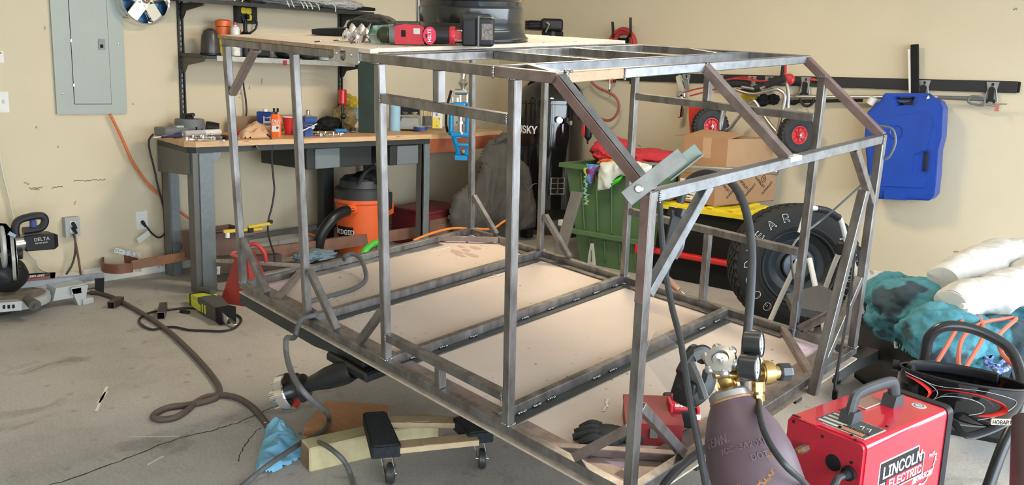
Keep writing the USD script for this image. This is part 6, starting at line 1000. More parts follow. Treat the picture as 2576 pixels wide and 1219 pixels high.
hp = part(t, 'handle', [tube([wp(.095, WW*.47, ZW), wp(.105, WW*.47, ZW + .045), wp(.13, WW*.47, ZW + .068), wp(.27, WW*.47, ZW + .068), wp(.30, WW*.47, ZW + .045), wp(.31, WW*.47, ZW)], .017, 10, flat=.75), hull([wp(a, WW*.47 + b, z) for a, z in ((.075, ZW), (.13, ZW), (.085, ZW + .03), (.12, ZW + .03)) for b in (-.018, .018)]), hull([wp(a, WW*.47 + b, z) for a, z in ((.275, ZW), (.33, ZW), (.285, ZW + .03), (.32, ZW + .03)) for b in (-.018, .018)])], mat('handle_grey', (.045, .048, .052), .5))
part(hp, 'grip_inlay', hull([wp(a, WW*.47 + b, z) for a in (.14, .26) for b in (-.005, .005) for z in (ZW + .080, ZW + .0825)]), blackm)
lab = mat('label_dark', (.10, .10, .095), .3, .3); part(t, 'warning_label', hull([wp(a, b, z) for a in (.028, .125) for b in (.018, WW - .055) for z in (ZW, ZW + .0012)]), mat('label_frame', (.50, .46, .40), .4)); part(t, 'label_field', hull([wp(a, b, z) for a in (.031, .122) for b in (.021, WW - .058) for z in (ZW, ZW + .0018)]), lab)
wt = mat('label_print', (.55, .54, .52), .4); part(t, 'label_lines', [hull([wp(a, b, z) for a in (.036 + .022*j, .046 + .022*j) for b in (WW - .125, WW - .063) for z in (ZW, ZW + .0024)]) for j in range(4)], wt, kind='stuff'); part(t, 'label_warning', hull([wp(a, b, z) for a in (.036, .060) for b in (.03, .095) for z in (ZW, ZW + .0024)]), mat('warn_orange', (.42, .20, .10), .5)); part(t, 'lettering', text('WARNING', .010, wp(.052, .092, ZW + .0024), -E2, E1, .0006), blackm, smooth=False)
part(t, 'label_arrows', [tube([wp(.075 + .0*k, .034 + .018*k, ZW + .002), wp(.095, .040 + .018*k, ZW + .002), wp(.088, .048 + .018*k, ZW + .002)], .0012, 5, smooth=False) for k in range(2)], wt, kind='stuff')
part(t, 'info_plate', hull([wp(a, b, z) for a in (.205, .295) for b in (WW*.56, WW*.80) for z in (ZW, ZW + .0028)]), mat('plate_tan', (.34, .20, .15), .4)); part(t, 'plate_edge', [tube([wp(.205, WW*.56, ZW + .003), wp(.295, WW*.56, ZW + .003), wp(.295, WW*.80, ZW + .003), wp(.205, WW*.80, ZW + .003), wp(.205, WW*.56, ZW + .003)], .0012, 5, smooth=False)], wt)
part(t, 'round_seal', lathe([(0, .0012), (.018, .0012), (.0185, 0)], wp(.355, .055, ZW), (0, 0, 1), 28), wt); part(t, 'seal_core', lathe([(.010, .0016), (.0125, .0016), (.0125, .001)], wp(.355, .055, ZW), (0, 0, 1), 24), lab)
for a, b in ((.008, .03), (.008, WW - .03), (.025, .05), (.15, .03), (.14, WW*.72)): part(t, 'screw', lathe([(0, .003), (.003, .0025), (.0045, 0)], wp(a, b, ZW), (0, 0, 1), 10), blackm)
for b, z in ((.028, ZW - .055), (WW - .02, ZW - .012), (.10, ZW - .17), (.11, ZW - .02), (.19, ZW - .08)): part(t, 'screw', lathe([(0, .003), (.003, .0025), (.0045, 0)], wp(0, b, z), -E1, 10), blackm)
part(t, 'vent', lathe([(0, .0018), (.020, .0015), (.021, 0)], wp(0, .075, ZW - .075), -E1, 24), blackm); part(t, 'strain_relief', lathe([(0, .03), (.010, .03), (.012, .012), (.018, .01), (.018, 0)], wp(0, .030, ZW - .082), -E1, 12), blackm)
part(t, 'rating_plate', poly([(-.07, -.07), (-.0, -.07), (-.0, -.0), (-.07, 0)], wp(-.001, .16, ZW - .125), -E2, (0, 0, 1), -.001, .001), wt)
ZL = ZW + .05; lw = mat('logo_white', (.80, .78, .78), .4); lr = mat('logo_red', (.55, .012, .035), .35); so = lambda a, z: wp(a, -.0005, ZL - .001 + z)
S_ = lambda pts, d0, d1, m, nm: part(t, nm, poly(pts, wp(0, 0, ZL), E1, (0, 0, 1), d0, d1), m)
b1, b2 = [(.085, -.170), (.092, -.125), (.262, -.125), (.262, -.155), (.258, -.170)], [(.115, -.205), (.110, -.172), (.295, -.172), (.300, -.155), (.300, -.145), (.262, -.145)]
outer = Polygon([(.085, -.172), (.085, -.122), (.263, -.122), (.263, -.148), (.295, -.148), (.295, -.200), (.115, -.200), (.115, -.172)])
S_(outer.buffer(.006), 0, .0006, lw, 'logo_border'); S_(outer.buffer(.002), 0, .0010, blackp, 'logo_field'); S_(Polygon([(.118, -.198), (.118, -.170), (.293, -.170), (.293, -.198)]), 0, .0014, lr, 'logo_lower_field')
part(t, 'lettering', [text('LINCOLN', .030, wp(.094, 0, ZL - .1625) - E2*.0012, E1, (0, 0, 1), .0010, sx=1.02), text('ELECTRIC', .022, wp(.128, 0, ZL - .1955) - E2*.0014, E1, (0, 0, 1), .0010, sx=1.08)], lw, smooth=False)
part(t, 'race_mark', [text('NASCAR', .016, wp(.275, 0, ZL - .218) - E2*.0012, E1, (0, 0, 1), .001, slant=.35, sx=.85)] + [poly([(.250 + .008*k, -.222), (.255 + .008*k, -.222), (.263 + .008*k, -.204), (.258 + .008*k, -.204)], wp(0, 0, ZL), E1, (0, 0, 1), .0, .0012) for k in range(3)], lw, smooth=False); part(t, 'race_swoosh', [strip([wp(.27, -.0012, ZL - .235), wp(.335, -.0012, ZL - .222), wp(.362, -.0012, ZL - .185), wp(.352, -.0012, ZL - .160), wp(.325, -.0012, ZL - .165)], .007, up=-E2, lift=0, jit=0)], lw)
# gas hose and power lead out of the rear panel
hg = wp(0, .150, ZW - .066); t = thing('gas_fitting', 'brass and grey hose fitting on the rear of the red welder', 'fitting', hg); part(t, 'nut', cyl(hg, hg - E1*.028, .0105, n=6), mat('nut_grey', (.30, .25, .19), .4, .6)); part(t, 'brass_nut', cyl(hg - E1*.028, hg - E1*.045, .008, n=6), brass)
hosem = mat('hose_dark', (.022, .024, .026), .45); solo('gas_hose', tube([hg - E1*.045, hg - E1*.07 + (0, 0, -.012), hg - E1*.075 + (0, 0, -.06), hg - E1*.06 + (0, 0, -.13), hg - E1*.06 + (0, 0, -.22)], .0075, 10), hosem, 'black gas hose curving down from the fitting on the rear of the welder', 'hose')
pq = wp(0, .030, ZW - .082); solo('power_lead', tube([pq - E1*.028, pq - E1*.05, pq - E1*.07 + (0, 0, -.02), pq - E1*.10 + (-.02, 0, -.07), pq - E1*.12 + (-.04, 0, -.16)], .009, 10), hosem, 'thick black power lead leaving the lower rear of the welder', 'cord')
# cart
t = thing('welding_cart', 'black tube welding cart that carries the red welder', 'cart', wp(WD/2, WW/2, 0)); part(t, 'tray', hull([wp(a, b, z) for a in (-.30, WD + .06) for b in (-.03, WW + .05) for z in (Z1 - .012, Z1 - .002)]), black_steel)
for a in (-.05, WD): 
    for b in (0, WW): part(t, 'leg', bar(wp(a, b, Z1 - .01), wp(a, b, 0.0), .02, .02), black_steel)
part(t, 'handle_tube', tube([A(p) for p in ((-0.3, 2.578, 0.216), (-0.286, 2.655, 0.33), (-0.27, 2.737, 0.407), (-0.272, 2.802, 0.469), (-0.292, 2.852, 0.527), (-0.339, 2.878, 0.582), (-0.429, 2.865, 0.617), (-0.503, 2.831, 0.618), (-0.542, 2.817, 0.579), (-0.55, 2.822, 0.515), (-0.552, 2.825, 0.419), (-0.526, 2.841, 0.283))], .0165, 12), mat('tube_black', (.020, .021, .022), .3)); part(t, 'lower_tube', tube([A((-0.3, 2.578, 0.216)), wp(WD + .03, -.02, .10)], .0165, 10), mat('tube_black', (.02, .021, .022)))
solo('post', cyl((-0.159, 2.141, 0.382), (-0.201, 2.339, 0.543), .04), mat('brown_post', (.06, .035, .035), .5), 'dark brown post at the lower right edge of the picture', 'post')
# gas cylinder
P0, P1 = A((-0.654, 1.527, 0.728)), A((-0.552, 1.472, 0.579)); cd = nrm(P0 - P1); L0 = P0[2] / cd[2]; gm_ = mat('cylinder_maroon', (.105, .068, .085), .48, var=.14, scale=9, dirt=((.26, .12, .055), 9, .715)); base_ = P0 - cd * L0
t = thing('gas_cylinder', 'maroon shielding gas cylinder leaning beside the red welder', 'gas cylinder', base_); R = .0885
part(t, 'cylinder', lathe([(0, 0), (R*.9, 0), (R, .012), (R, L0 - .155), (R*.97, L0 - .125), (R*.86, L0 - .085), (R*.66, L0 - .045), (R*.50, L0 - .022), (R*.46, L0 - .012), (0, L0 - .012)], base_, cd, 64), gm_)
part(t, 'neck_ring', lathe([(.022, L0 - .012), (.036, L0 - .030), (.042, L0 - .026), (.0425, L0 - .004), (.036, L0 + .002), (.026, L0 + .0), (.022, L0 - .012)], base_, cd, 40), mat('neck_grey', (.34, .33, .31), .4, .7)); part(t, 'rust_band', lathe([(.0435, L0 - .030), (.0445, L0 - .018), (.043, L0 - .016)], base_, cd, 40), mat('neck_rust', (.33, .17, .09), .8, var=.3, scale=60))
cfr = axisframe(cd); def_ = None
def cyl_text(s, hh, phi, z, tilt=0, sx=1.0):
    m = meshkit.text_mesh(s, hh, .0015, True); m.vertices[:, 0] -= m.bounds[:, 0].mean(); v = m.vertices.copy(); rr_ = np.interp(L0 - z - v[:, 1], [.0, .045, .085, .125, .155, 9], [R*.47, R*.66, R*.86, R*.97, R, R]) + v[:, 2] + .0002
    a = phi + v[:, 0]*sx / R; m.vertices = base_ + np.outer(rr_*np.cos(a), cfr[:, 0]) + np.outer(rr_*np.sin(a), cfr[:, 1]) + np.outer(z + v[:, 1], cd); return m
vv = cfr.T @ (EYE - base_); phc = math.atan2(vv[1], vv[0]); stamp = mat('stamp', (.16, .11, .135), .4)
part(t, 'stamped_text', [cyl_text('TENN.', .017, phc - .70, L0 - .105), cyl_text('ICC-3A2015', .011, phc - .05, L0 - .125), cyl_text('DOT', .012, phc + .22, L0 - .150)], stamp, smooth=False)
rustm = mat('rust_scratch', (.30, .14, .07), .8, var=.3, scale=80)
def cyl_pt(phi, z, lift=.0008): return base_ + cfr[:, 0]*(R + lift)*math.cos(phi) + cfr[:, 1]*(R + lift)*math.sin(phi) + cd*z
for k, (seq, w_) in enumerate(((((-.45, -.185), (-.30, -.200), (-.15, -.203), (0, -.196), (.25, -.186), (.45, -.172)), .006), (((.35, -.155), (.55, -.135)), .006), (((-.30, -.215), (-.1, -.222)), .0025), (((-.28, -.25), (.0, -.24), (.25, -.225)), .002), (((-.05, -.33), (.15, -.325)), .003))): 
    q = [cyl_pt(phc + a, L0 + z) for a, z in seq]; part(t, 'scratch', strip(q if len(q) > 2 else [q[0], (q[0] + q[1])/2, q[1]], w_, up=nrm(np.cross(np.cross(cd, EYE - base_), cd)), lift=.0005, seed=k, jit=.6), rustm if k < 2 else stamp)
# valve and regulator
V0 = A((-0.655, 1.528, 0.736)); V1 = A((-0.665, 1.502, 0.801)); vd = nrm(V1 - V0); va = thing('regulator', 'brass cylinder valve and regulator with two pressure gauges', 'regulator', V0)
part(va, 'valve_body', [cyl(V0 - vd*.015, V0 + vd*.012, .020), cyl(V0, V0 + vd*.060, .0125), lathe([(0, 0), (.015, 0), (.017, .012), (.012, .03), (0, .03)], V0 + vd*.012, vd, 12)], brass); part(va, 'packing_nut', cyl(V0 - vd*.006, V0 + vd*.006, .026, n=24), zinc)
hw = V0 + vd*.070; hfr = axisframe(nrm(vd + A((.25, -.55, .1))))
part(va, 'hand_wheel', [lathe([(.018, -.010), (.030, -.008), (.033, .0), (.030, .009), (.018, .011), (.016, 0), (.018, -.010)], hw, hfr[:, 2], 30), lathe([(0, .007), (.016, .005), (.019, -.004), (0, -.006)], hw, hfr[:, 2], 20)] + [blob(hw + hfr @ A([.030*math.cos(a), .030*math.sin(a), 0]), (.021, .021, .020), .0, 1, 0, 2) for a in np.linspace(0, 2*PI, 6, endpoint=False)], alu)
part(va, 'wheel_nut', cyl(hw + hfr[:, 2]*.004, hw + hfr[:, 2]*.016, .007, n=6), zinc)
VC = A((-0.652, 1.512, 0.772)); rx = nrm(A((-0.578, 1.599, 0.772)) - VC); part(va, 'safety_plug', cyl(VC - rx*.03, VC, .009), brass)
part(va, 'inlet', [cyl(VC, VC + rx*.022, .010), cyl(VC + rx*.018, VC + rx*.046, .0165), cyl(VC + rx*.046, VC + rx*.075, .010)], brass); part(va, 'regulator_body', [cyl(VC + rx*.072, VC + rx*.098, .0215), cyl(VC + rx*.098, VC + rx*.112, .014), cyl(VC + rx*.075, VC + rx*.09, .025)], brass); part(va, 'adjust_knob', lathe([(0, 0), (.017, 0), (.0195, .004), (.0195, .022), (.017, .026), (0, .026)], VC + rx*.112, rx, 8), mat('knob_black', (.028, .032, .036), .3), smooth=False)
def gauge(c, n_, nm):
    n_ = nrm(n_); g_ = part(va, nm, lathe([(0, -.034), (.022, -.034), (.0265, -.030), (.0265, .002), (.024, .004), (.0235, 0), (0, 0)], c, n_, 36), mat('gauge_black', (.02, .023, .025), .3))
    part(g_, 'dial', lathe([(0, .0012), (.0225, .0012)], c, n_, 32), mat('dial_white', (.82, .84, .82), .3)); gf = axisframe(n_); part(g_, 'needle', bar(c + n_*.002 - gf[:, 1]*.004, c + n_*.002 + gf[:, 1]*.015 + gf[:, 0]*.006, .0014, .0006, up=n_), blackm)
    part(g_, 'dial_marks', [bar(c + n_*.0016 + gf @ A([.018*math.cos(a), .018*math.sin(a), 0]), c + n_*.0016 + gf @ A([.0213*math.cos(a), .0213*math.sin(a), 0]), .001, .0005, up=n_) for a in np.linspace(-.6, 3.7, 11)] + [text('psi', .004, c + n_*.0016 - gf[:, 1]*.010 - gf[:, 0]*.004, gf[:, 0], gf[:, 1], .0004)], blackm, smooth=False, kind='stuff')
gn = nrm(_R * .86 - _f * .50); gauge(A((-0.597, 1.523, 0.796)), gn, 'gauge'); gauge(A((-0.61, 1.567, 0.832)), gn + A((.05, .05, .03)), 'gauge')
part(va, 'gauge_stem', cyl(VC + rx*.085, A((-0.62, 1.562, 0.818)), .006), brass)
o = A((-0.6, 1.546, 0.761)); dn = nrm(A((-0.593, 1.542, 0.72)) - o); part(va, 'outlet', [cyl(o, o + dn*.020, .0135, n=6), cyl(o + dn*.020, o + dn*.026, .009), cyl(o + dn*.026, o + dn*.040, .0115, n=6), cyl(o + dn*.040, o + dn*.052, .007)], brass)
solo('gas_hose', tube([A(p) for p in ((-0.594, 1.543, 0.724), (-0.567, 1.48, 0.725), (-0.54, 1.439, 0.71), (-0.505, 1.405, 0.693), (-0.474, 1.399, 0.67), (-0.46, 1.453, 0.626), (-0.456, 1.544, 0.552))], .0062, 12), hosem, 'black gas hose hanging from the regulator down the front of the maroon cylinder', 'hose')
# welding helmet lying open side up beside the welder
HC = A((-0.399, 2.585, 0.545)); ha, hb, hn = None, None, None
hx = nrm(A((-0.264, 2.593, 0.555)) - A((-0.539, 2.551, 0.554))); hz_ = nrm(A((.05, .10, 1.0)) - hx * (A((.05, .10, 1.0)) @ hx)); hy = np.cross(hz_, hx); HA, HB, HD = .166, .100, .135
def hs(th, q, k=1.0):
    f_ = (1 - q**2.6) ** .5 if q < 1 else 0; f_ = .42 + .58*f_ if q < .999 else .42
    return HC + (hx*math.cos(th)*HA*f_ + hy*math.sin(th)*HB*f_) * k - hz_*HD*q + hx * (-.02 * q)
t = thing('welding_helmet', 'black welding helmet with red and white flames lying open side up behind the welder', 'helmet', HC - (0, 0, .15))
hm = sheet(lambda u, v: hs(2*PI*u, v * .998), 65, 22, 0); bot = lathe([(0, 0), (.05, 0)], HC - hz_*HD + hx*-.02, hz_, 24)
part(t, 'shell', [hm, place(lathe([(0, 0), (1, 0)], (0, 0, 0), (0, 0, 1), 64), np.stack([hx*HA*.42, hy*HB*.42, hz_], 1), HC - hz_*HD*.998 - hx*.02), sheet(lambda u, v: hs(2*PI*u, v*.95, .965), 49, 10, 0)], blackg)
part(t, 'rim', tube([hs(a, 0) for a in np.linspace(0, 2*PI, 40, endpoint=False)], .004, 8, closed=True, per=2), blackp)
def hdecal(cs, w_, m, nm, lift=1.012): 
    P_ = spline(cs, 10); return part(t, nm, tube([hs(a, q, lift) for a, q in P_], w_, 6, smooth=False, flat=.25), m)
rdm, wdm = mat('flame_red', (.70, .03, .02), .35), mat('flame_white', (.80, .80, .80), .35)
for cs, w_, m in (([(-2.55, .12), (-2.25, .16), (-2.0, .30), (-2.05, .5), (-2.15, .62)], [.004, .010, .013, .008, .003], rdm), ([(-2.15, .55), (-1.9, .25), (-1.4, .18), (-.95, .28), (-.78, .42), (-.9, .55), (-1.15, .64)], [.002, .005, .010, .014, .016, .010, .003], rdm), ([(-1.95, .50), (-1.75, .34), (-1.4, .30), (-1.15, .40), (-1.12, .55), (-1.3, .66)], [.002, .004, .004, .004, .003, .001], wdm),
                  ([(-2.62, .06), (-2.25, .10), (-1.9, .16), (-1.3, .09), (-.8, .16), (-.55, .28), (-.75, .55), (-1.1, .74)], .0018, wdm), ([(-2.45, .08), (-2.1, .14), (-1.88, .30), (-1.95, .55)], .0025, mat('flame_grey', (.35, .35, .36), .4)), ([(-1.9, .45), (-1.65, .24), (-1.2, .24), (-.98, .38)], .0025, mat('flame_grey', (.35, .35, .36)))): hdecal(cs, w_, m, 'flame')
q0 = hs(-.62, .70, 1.01); nq = nrm(q0 - HC); ux_ = nrm(hs(-.40, .70, 1.01) - hs(-.85, .70, 1.01)); part(t, 'chin_plate', poly(rrect(.070, .018, .004), q0 + nq*.004, ux_, hz_, -.004, .002), mat('plate_tan2', (.46, .36, .26), .4, .4)); part(t, 'lettering', text('HOBART', .011, q0 + nq*.0062, ux_, hz_, .0008, center=True), blackm, smooth=False)
part(t, 'headband', [tube([hs(a, .02, .86) for a in np.linspace(.9, 3.6, 10)], .007, 8, flat=2.4)], blackp); part(t, 'knob', cyl(hs(3.05, .05, 1.02), hs(3.05, .05, 1.12), .016), blackp)
solo('helmet_strap', tube([A(p) for p in ((-0.391, 2.489, 0.437), (-0.352, 2.451, 0.42), (-0.315, 2.521, 0.421), (-0.28, 2.604, 0.432))], .012, 8, flat=.35), blackp, 'black curved strap hanging under the welding helmet', 'strap')

# ------------------------------------------------------------------ on and in the camper frame
TWp = lambda u, v, z: TO + TM @ A([u, v, z])
tu, tv, tz = TM[:, 0], TM[:, 1], TM[:, 2]; ZR = H + .0128
tp('nose_tube', [bar((1.952, 1.028, .565), (1.944, .868, -.045), w*1.05, w*1.05, up=(1, 0, 0))], steel)
tp('tape_patch', [bx(LT - w - .001, LT + .0008, .60, .66, ZB - .012, ZB + .001, .001)], white)
rc = TWp(.672, .612, ZR); t = thing('wheel_rim', 'black steel wheel rim standing flat on the roof of the camper frame', 'wheel', rc)
part(t, 'barrel', lathe([(.199, .0), (.204, .004), (.204, .012), (.196, .018), (.190, .030), (.189, .040), (.1865, .043), (.184, .060), (.182, .064), (.1835, .085), (.184, .112), (.178, .120), (.180, .135), (.186, .142), (.187, .168), (.190, .172), (.200, .178), (.204, .186), (.203, .198), (.198, .202), (.190, .190), (.178, .170), (.172, .115), (.176, .06), (.180, .02), (.192, .008), (.199, .0)], rc, tz, 96), mat('rim_black', (.014, .016, .017), .22, coat=.5))
part(t, 'wheel_disc', lathe([(.03, .175), (.06, .178), (.10, .165), (.14, .150), (.173, .158), (.173, .150), (.14, .14), (.10, .155), (.03, .165), (.03, .175)], rc, tz, 64), mat('rim_black', (.014, .016, .017)))
vl = nrm(-_R - tz * (-_R @ tz)); vx = rc + vl*.186; part(t, 'valve_stem', [cyl(vx + tz*.142, vx + tz*.155 + vl*.006, .009), cyl(vx + vl*.005 + tz*.060, vx + vl*.005 + tz*.142, .004)], lgrey)
# drill
dx_ = nrm(_R - tz * (_R @ tz)); dy_ = np.cross(tz, dx_); D0 = A((-1.953, 1.745, 1.443)); dp_ = lambda a, b, c: D0 + dx_*a + dy_*b + tz*c
drm = mat('drill_red', (.50, .02, .035), .4, var=.1, scale=30); t = thing('drill', 'red and black cordless drill lying on the roof board in front of the wheel rim', 'drill', D0)
part(t, 'chuck', lathe([(0, 0), (.012, .0), (.024, .012), (.026, .035), (.022, .042), (0, .042)], dp_(-.028, 0, .030), dx_, 24), mat('chuck_dark', (.035, .045, .02), .35, .4)); part(t, 'collar', lathe([(0, 0), (.028, 0), (.030, .018), (0, .018)], dp_(.012, 0, .030), dx_, 24), greyp)
part(t, 'motor_body', hull([dp_(a, b, c) for a, hh in ((.03, .058), (.06, .064), (.105, .062), (.12, .055)) for b in (-.026, .026) for c in (.004, hh)]), drm); part(t, 'slot', hull([dp_(a, -.0268, c) for a in (.050, .064) for c in (.026, .046)] + [dp_(a, -.02, c) for a in (.050, .064) for c in (.026, .046)]), blackm)
part(t, 'silver_label', hull([dp_(a, -.0268, c) for a in (.088, .108) for c in (.035, .052)] + [dp_(a, -.02, c) for a in (.088, .108) for c in (.035, .052)]), zinc); part(t, 'top_rest', [rhull(dp_(.065, .01, .062), (.08, .05, .02), .008, np.stack([dx_, dy_, tz], 1))], mat('drill_dark', (.05, .04, .035), .5))
part(t, 'grip', lathe([(0, 0), (.026, .002), (.030, .012), (.027, .03), (.026, .09), (0, .092)], dp_(.115, -.005, .031), dx_, 22), blackp); part(t, 'red_ring', lathe([(.0275, 0), (.029, .004), (.029, .014), (.0275, .018)], dp_(.198, -.005, .031), dx_, 22), drm)
part(t, 'emblem', poly(Polygon([(.020*math.cos(a), .027*math.sin(a)) for a in np.linspace(0, 2*PI, 24)]), dp_(.138, -.0325, .031), dx_, tz, -.006, .0015), mat('emblem_red', (.62, .02, .07), .4)); part(t, 'lettering', text('HILTI', .010, dp_(.1425, -.0342, .012), tz, -dx_, .0008, sx=1.0), white, smooth=False)
part(t, 'red_neck', hull([dp_(a, b, c) for a in (.208, .236) for b in (-.022, .018) for c in (.014, .05)]), drm); part(t, 'belt_clip', tube([dp_(.215, -.03, .02), dp_(.238, -.032, .02), dp_(.240, -.032, .045), dp_(.222, -.03, .048)], .002, 6), chrome)
part(t, 'battery', [rhull(dp_(.262, .0, .042), (.052, .075, .082), .008, np.stack([dx_, dy_, tz], 1)), rhull(dp_(.306, .0, .045), (.060, .085, .088), .010, np.stack([dx_, dy_, tz], 1))], blackp); part(t, 'battery_label', hull([dp_(a, -.0432, c) for a in (.298, .332) for c in (.022, .070)] + [dp_(a, -.04, c) for a in (.298, .332) for c in (.022, .070)]), mat('battery_label', (.16, .13, .12), .4, var=.8, scale=160)); part(t, 'battery_seam', hull([dp_(a, b, c) for a in (.286, .291) for b in (-.044, .044) for c in (.0, .092)]), greyp)
solo('spare_battery', [rhull(dp_(.275, .10, .05), (.10, .06, .095), .012, np.stack([dx_, dy_, tz], 1))], mat('battery_dark', (.03, .032, .03), .5), 'second black battery standing behind the red drill on the roof', 'battery')
solo('drill_bit_case', hull([dp_(-.055, .05, 0), dp_(.045, .08, 0), dp_(-.05, .13, 0), dp_(.05, .14, 0), dp_(-.05, .055, .055), dp_(.03, .08, .062), dp_(-.03, .13, .05), dp_(-.068, .06, .03), dp_(-.06, .06, .005)]), mat('case_green', (.015, .16, .055), .35, col2=(.25, .32, .25), scale=18, sharp=True), 'crumpled green packet behind the red drill on the roof', 'packet')
t = thing('drill_bit', 'thin dark drill bit sticking out of the chuck of the red drill', 'drill bit', dp_(-.028, 0, .03)); part(t, 'shank', cyl(dp_(-.027, 0, .030), dp_(-.048, 0, .029), .003), steel_bright); part(t, 'flute', cyl(dp_(-.048, 0, .029), dp_(-.075, 0, .028), .002), steel)
capo = A((-2.437, 2.083, 1.494)); capm = mat('cap_cloth', (.012, .012, .012), .85); t = thing('cap', 'black cloth cap lying on the roof behind the red drill', 'hat', capo)
part(t, 'crown', blob(capo + dx_*.03 + tz*.028, (.20, .22, .10), .12, 2.5, 51, 4, floor=None), capm); part(t, 'brim', hull([capo + dx_*a + dy_*b + tz*c for a, b, c in ((-.04, -.08, .0), (-.20, -.05, .004), (-.20, .06, .004), (-.04, .09, 0), (-.04, -.08, .03), (-.20, -.05, .022), (-.20, .06, .022), (-.04, .09, .03))]), capm)
fo2 = TWp(.59, .19, ZR); t = thing('foil_packet', 'crumpled clear and silver plastic packet lying on the roof board', 'packet', fo2)
part(t, 'packet', sheet(lambda u, v: fo2 + dx_*(.09*(u - .5)) + dy_*(.07*(v - .5)) + tz*(.004 + .034*abs(math.sin(5.1*u + 7*v)) * (1 - abs(v - .5)) + .01*math.sin(17*u)), 14, 12, .0015), mat('foil', (.66, .62, .62), .15, .6, var=.35, scale=50)); part(t, 'packet_fold', sheet(lambda u, v: fo2 + dx_*(.07*(u - .5)) + dy_*(.03 + .05*(v - .5)) + tz*(.02 + .03*v + .008*math.sin(14*u)), 12, 6, .001), mat('foil2', (.50, .44, .42), .2, .3, var=.3, scale=40))
for k, (px_, lab) in enumerate((((0.586, 0.051, 0.944), 'leftmost loose screw on the roof board'), ((0.547, 0.145, 0.944), 'loose screw beside the left end of the silver packet'), ((0.688, 0.116, 0.944), 'loose screw below the right end of the silver packet'))):
    q = TWp(px_[0], px_[1], ZR); t = thing('screw', lab, 'screw', q); part(t, 'head', lathe([(0, .004), (.004, .004), (.005, .001), (0, 0)], q + tz*.004, dx_, 10), zinc); part(t, 'thread', cyl(q + tz*.004, q + tz*.0025 - dx_*.016 - dy_*.006, .0018), black_steel)
# over the belt beam: two clamped angle irons, welding gun and its cable
k0, k1 = A((-0.82, 1.379, 1.137)), A((-0.774, 1.458, 1.202)); kd = nrm(k1 - k0); kn = nrm(EYE - k0); ks = np.cross(kd, kn)
ga = mat('galvanised', (.13, .13, .12), .5, .6, col2=(.22, .22, .205), scale=18); t = thing('angle_clamp', 'two grey angle irons clamped together resting on the belt beam corner', 'clamp', k0)
part(t, 'angle_iron', [place(cbox((.034, .003, .150), .001), np.stack([ks, kn, kd], 1), (k0 + k1)/2), place(cbox((.003, .022, .150), .001), np.stack([ks, kn, kd], 1), (k0 + k1)/2 + ks*.017 - kn*.010)], ga); part(t, 'angle_iron', [place(cbox((.030, .003, .09), .001), np.stack([ks, kn, kd], 1), k1 + kd*.01 - kn*.02 + ks*.012), place(cbox((.003, .02, .09), .001), np.stack([ks, kn, kd], 1), k1 + kd*.01 - kn*.012 + ks*.027)], mat('galvanised_green', (.19, .225, .20), .4, .5)); part(t, 'bolt', lathe([(0, .006), (.006, .006), (.008, .003), (.010, 0)], k0 + kd*.014 + kn*.002, kn, 16), zinc)
gh = mat('gun_black', (.022, .024, .027), .4); G0, G1 = A((-1.059, 2.088, 1.075)), A((-1.111, 2.063, 0.806)); gd = nrm(G1 - G0); t = thing('welding_gun', 'black welding gun with a copper nozzle hanging inside the nose of the frame', 'welding gun', G1)
part(t, 'handle', [tube([A((-1.069, 2.077, 1.066)), A((-1.078, 2.073, 1.02))], .012, 10), hull([A((-1.083, 2.038, 1.002)), A((-1.062, 2.093, 0.996)), A((-1.079, 2.037, 0.983)), A((-1.063, 2.088, 0.976)), A((-1.122, 2.054, 0.808)), A((-1.103, 2.082, 0.804)), A((-1.102, 2.074, 0.996)), A((-1.076, 2.121, 0.992)), A((-1.134, 2.082, 0.801)), A((-1.117, 2.109, 0.797))]), bar((-1.074, 2.072, 1.003), (-1.076, 2.065, 0.98), .055, .04)], gh)
part(t, 'trigger', tube([A((-1.067, 2.092, 0.95)), A((-1.07, 2.09, 0.891)), A((-1.084, 2.083, 0.855))], .006, 8), steel_bright); part(t, 'gooseneck', tube([A((-1.116, 2.072, 0.806)), A((-1.111, 2.071, 0.787)), A((-1.098, 2.07, 0.789))], .010, 10), gh)
part(t, 'nozzle', lathe([(0, 0), (.0115, 0), (.0115, .028), (.009, .046), (.0085, .048), (.007, .048), (.007, .04), (0, .04)], (-1.101, 2.068, 0.794), A((-1.056, 2.072, 0.765)) - A((-1.101, 2.068, 0.794)), 24), mat('copper', (.62, .36, .26), .3, .9)); part(t, 'wire', cyl((-1.054, 2.074, 0.764), (-1.046, 2.079, 0.757), .0012), zinc)
cab = mat('gun_cable', (.040, .042, .046), .5, var=.15, scale=30)
solo('welding_cable', tube([A(p) for p in ((-1.07, 2.078, 1.07), (-1.039, 2.07, 1.099), (-0.993, 2.046, 1.117), (-0.938, 2.012, 1.119), (-0.884, 1.975, 1.105), (-0.837, 1.94, 1.072), (-0.796, 1.897, 1.021), (-0.76, 1.846, 0.955), (-0.73, 1.786, 0.873), (-0.704, 1.724, 0.796), (-0.682, 1.667, 0.75), (-0.668, 1.64, 0.697))], .0105, 12), cab, 'thick grey welding cable arching over the belt beam and down behind the gas cylinder', 'cable')
solo('ground_cable', tube([A(p) for p in ((-1.023, 1.838, 1.115), (-0.997, 1.808, 1.065), (-0.959, 1.758, 0.995), (-0.905, 1.692, 0.915), (-0.85, 1.631, 0.85), (-0.79, 1.564, 0.804), (-0.746, 1.511, 0.756), (-0.701, 1.457, 0.705), (-0.653, 1.406, 0.652), (-0.612, 1.362, 0.6), (-0.577, 1.319, 0.573))], .0075, 10), cab, 'grey cable hanging from the clamped angle irons past the face shield to the floor', 'cable')
wire = mat('wire_grey', (.10, .115, .13), .5)
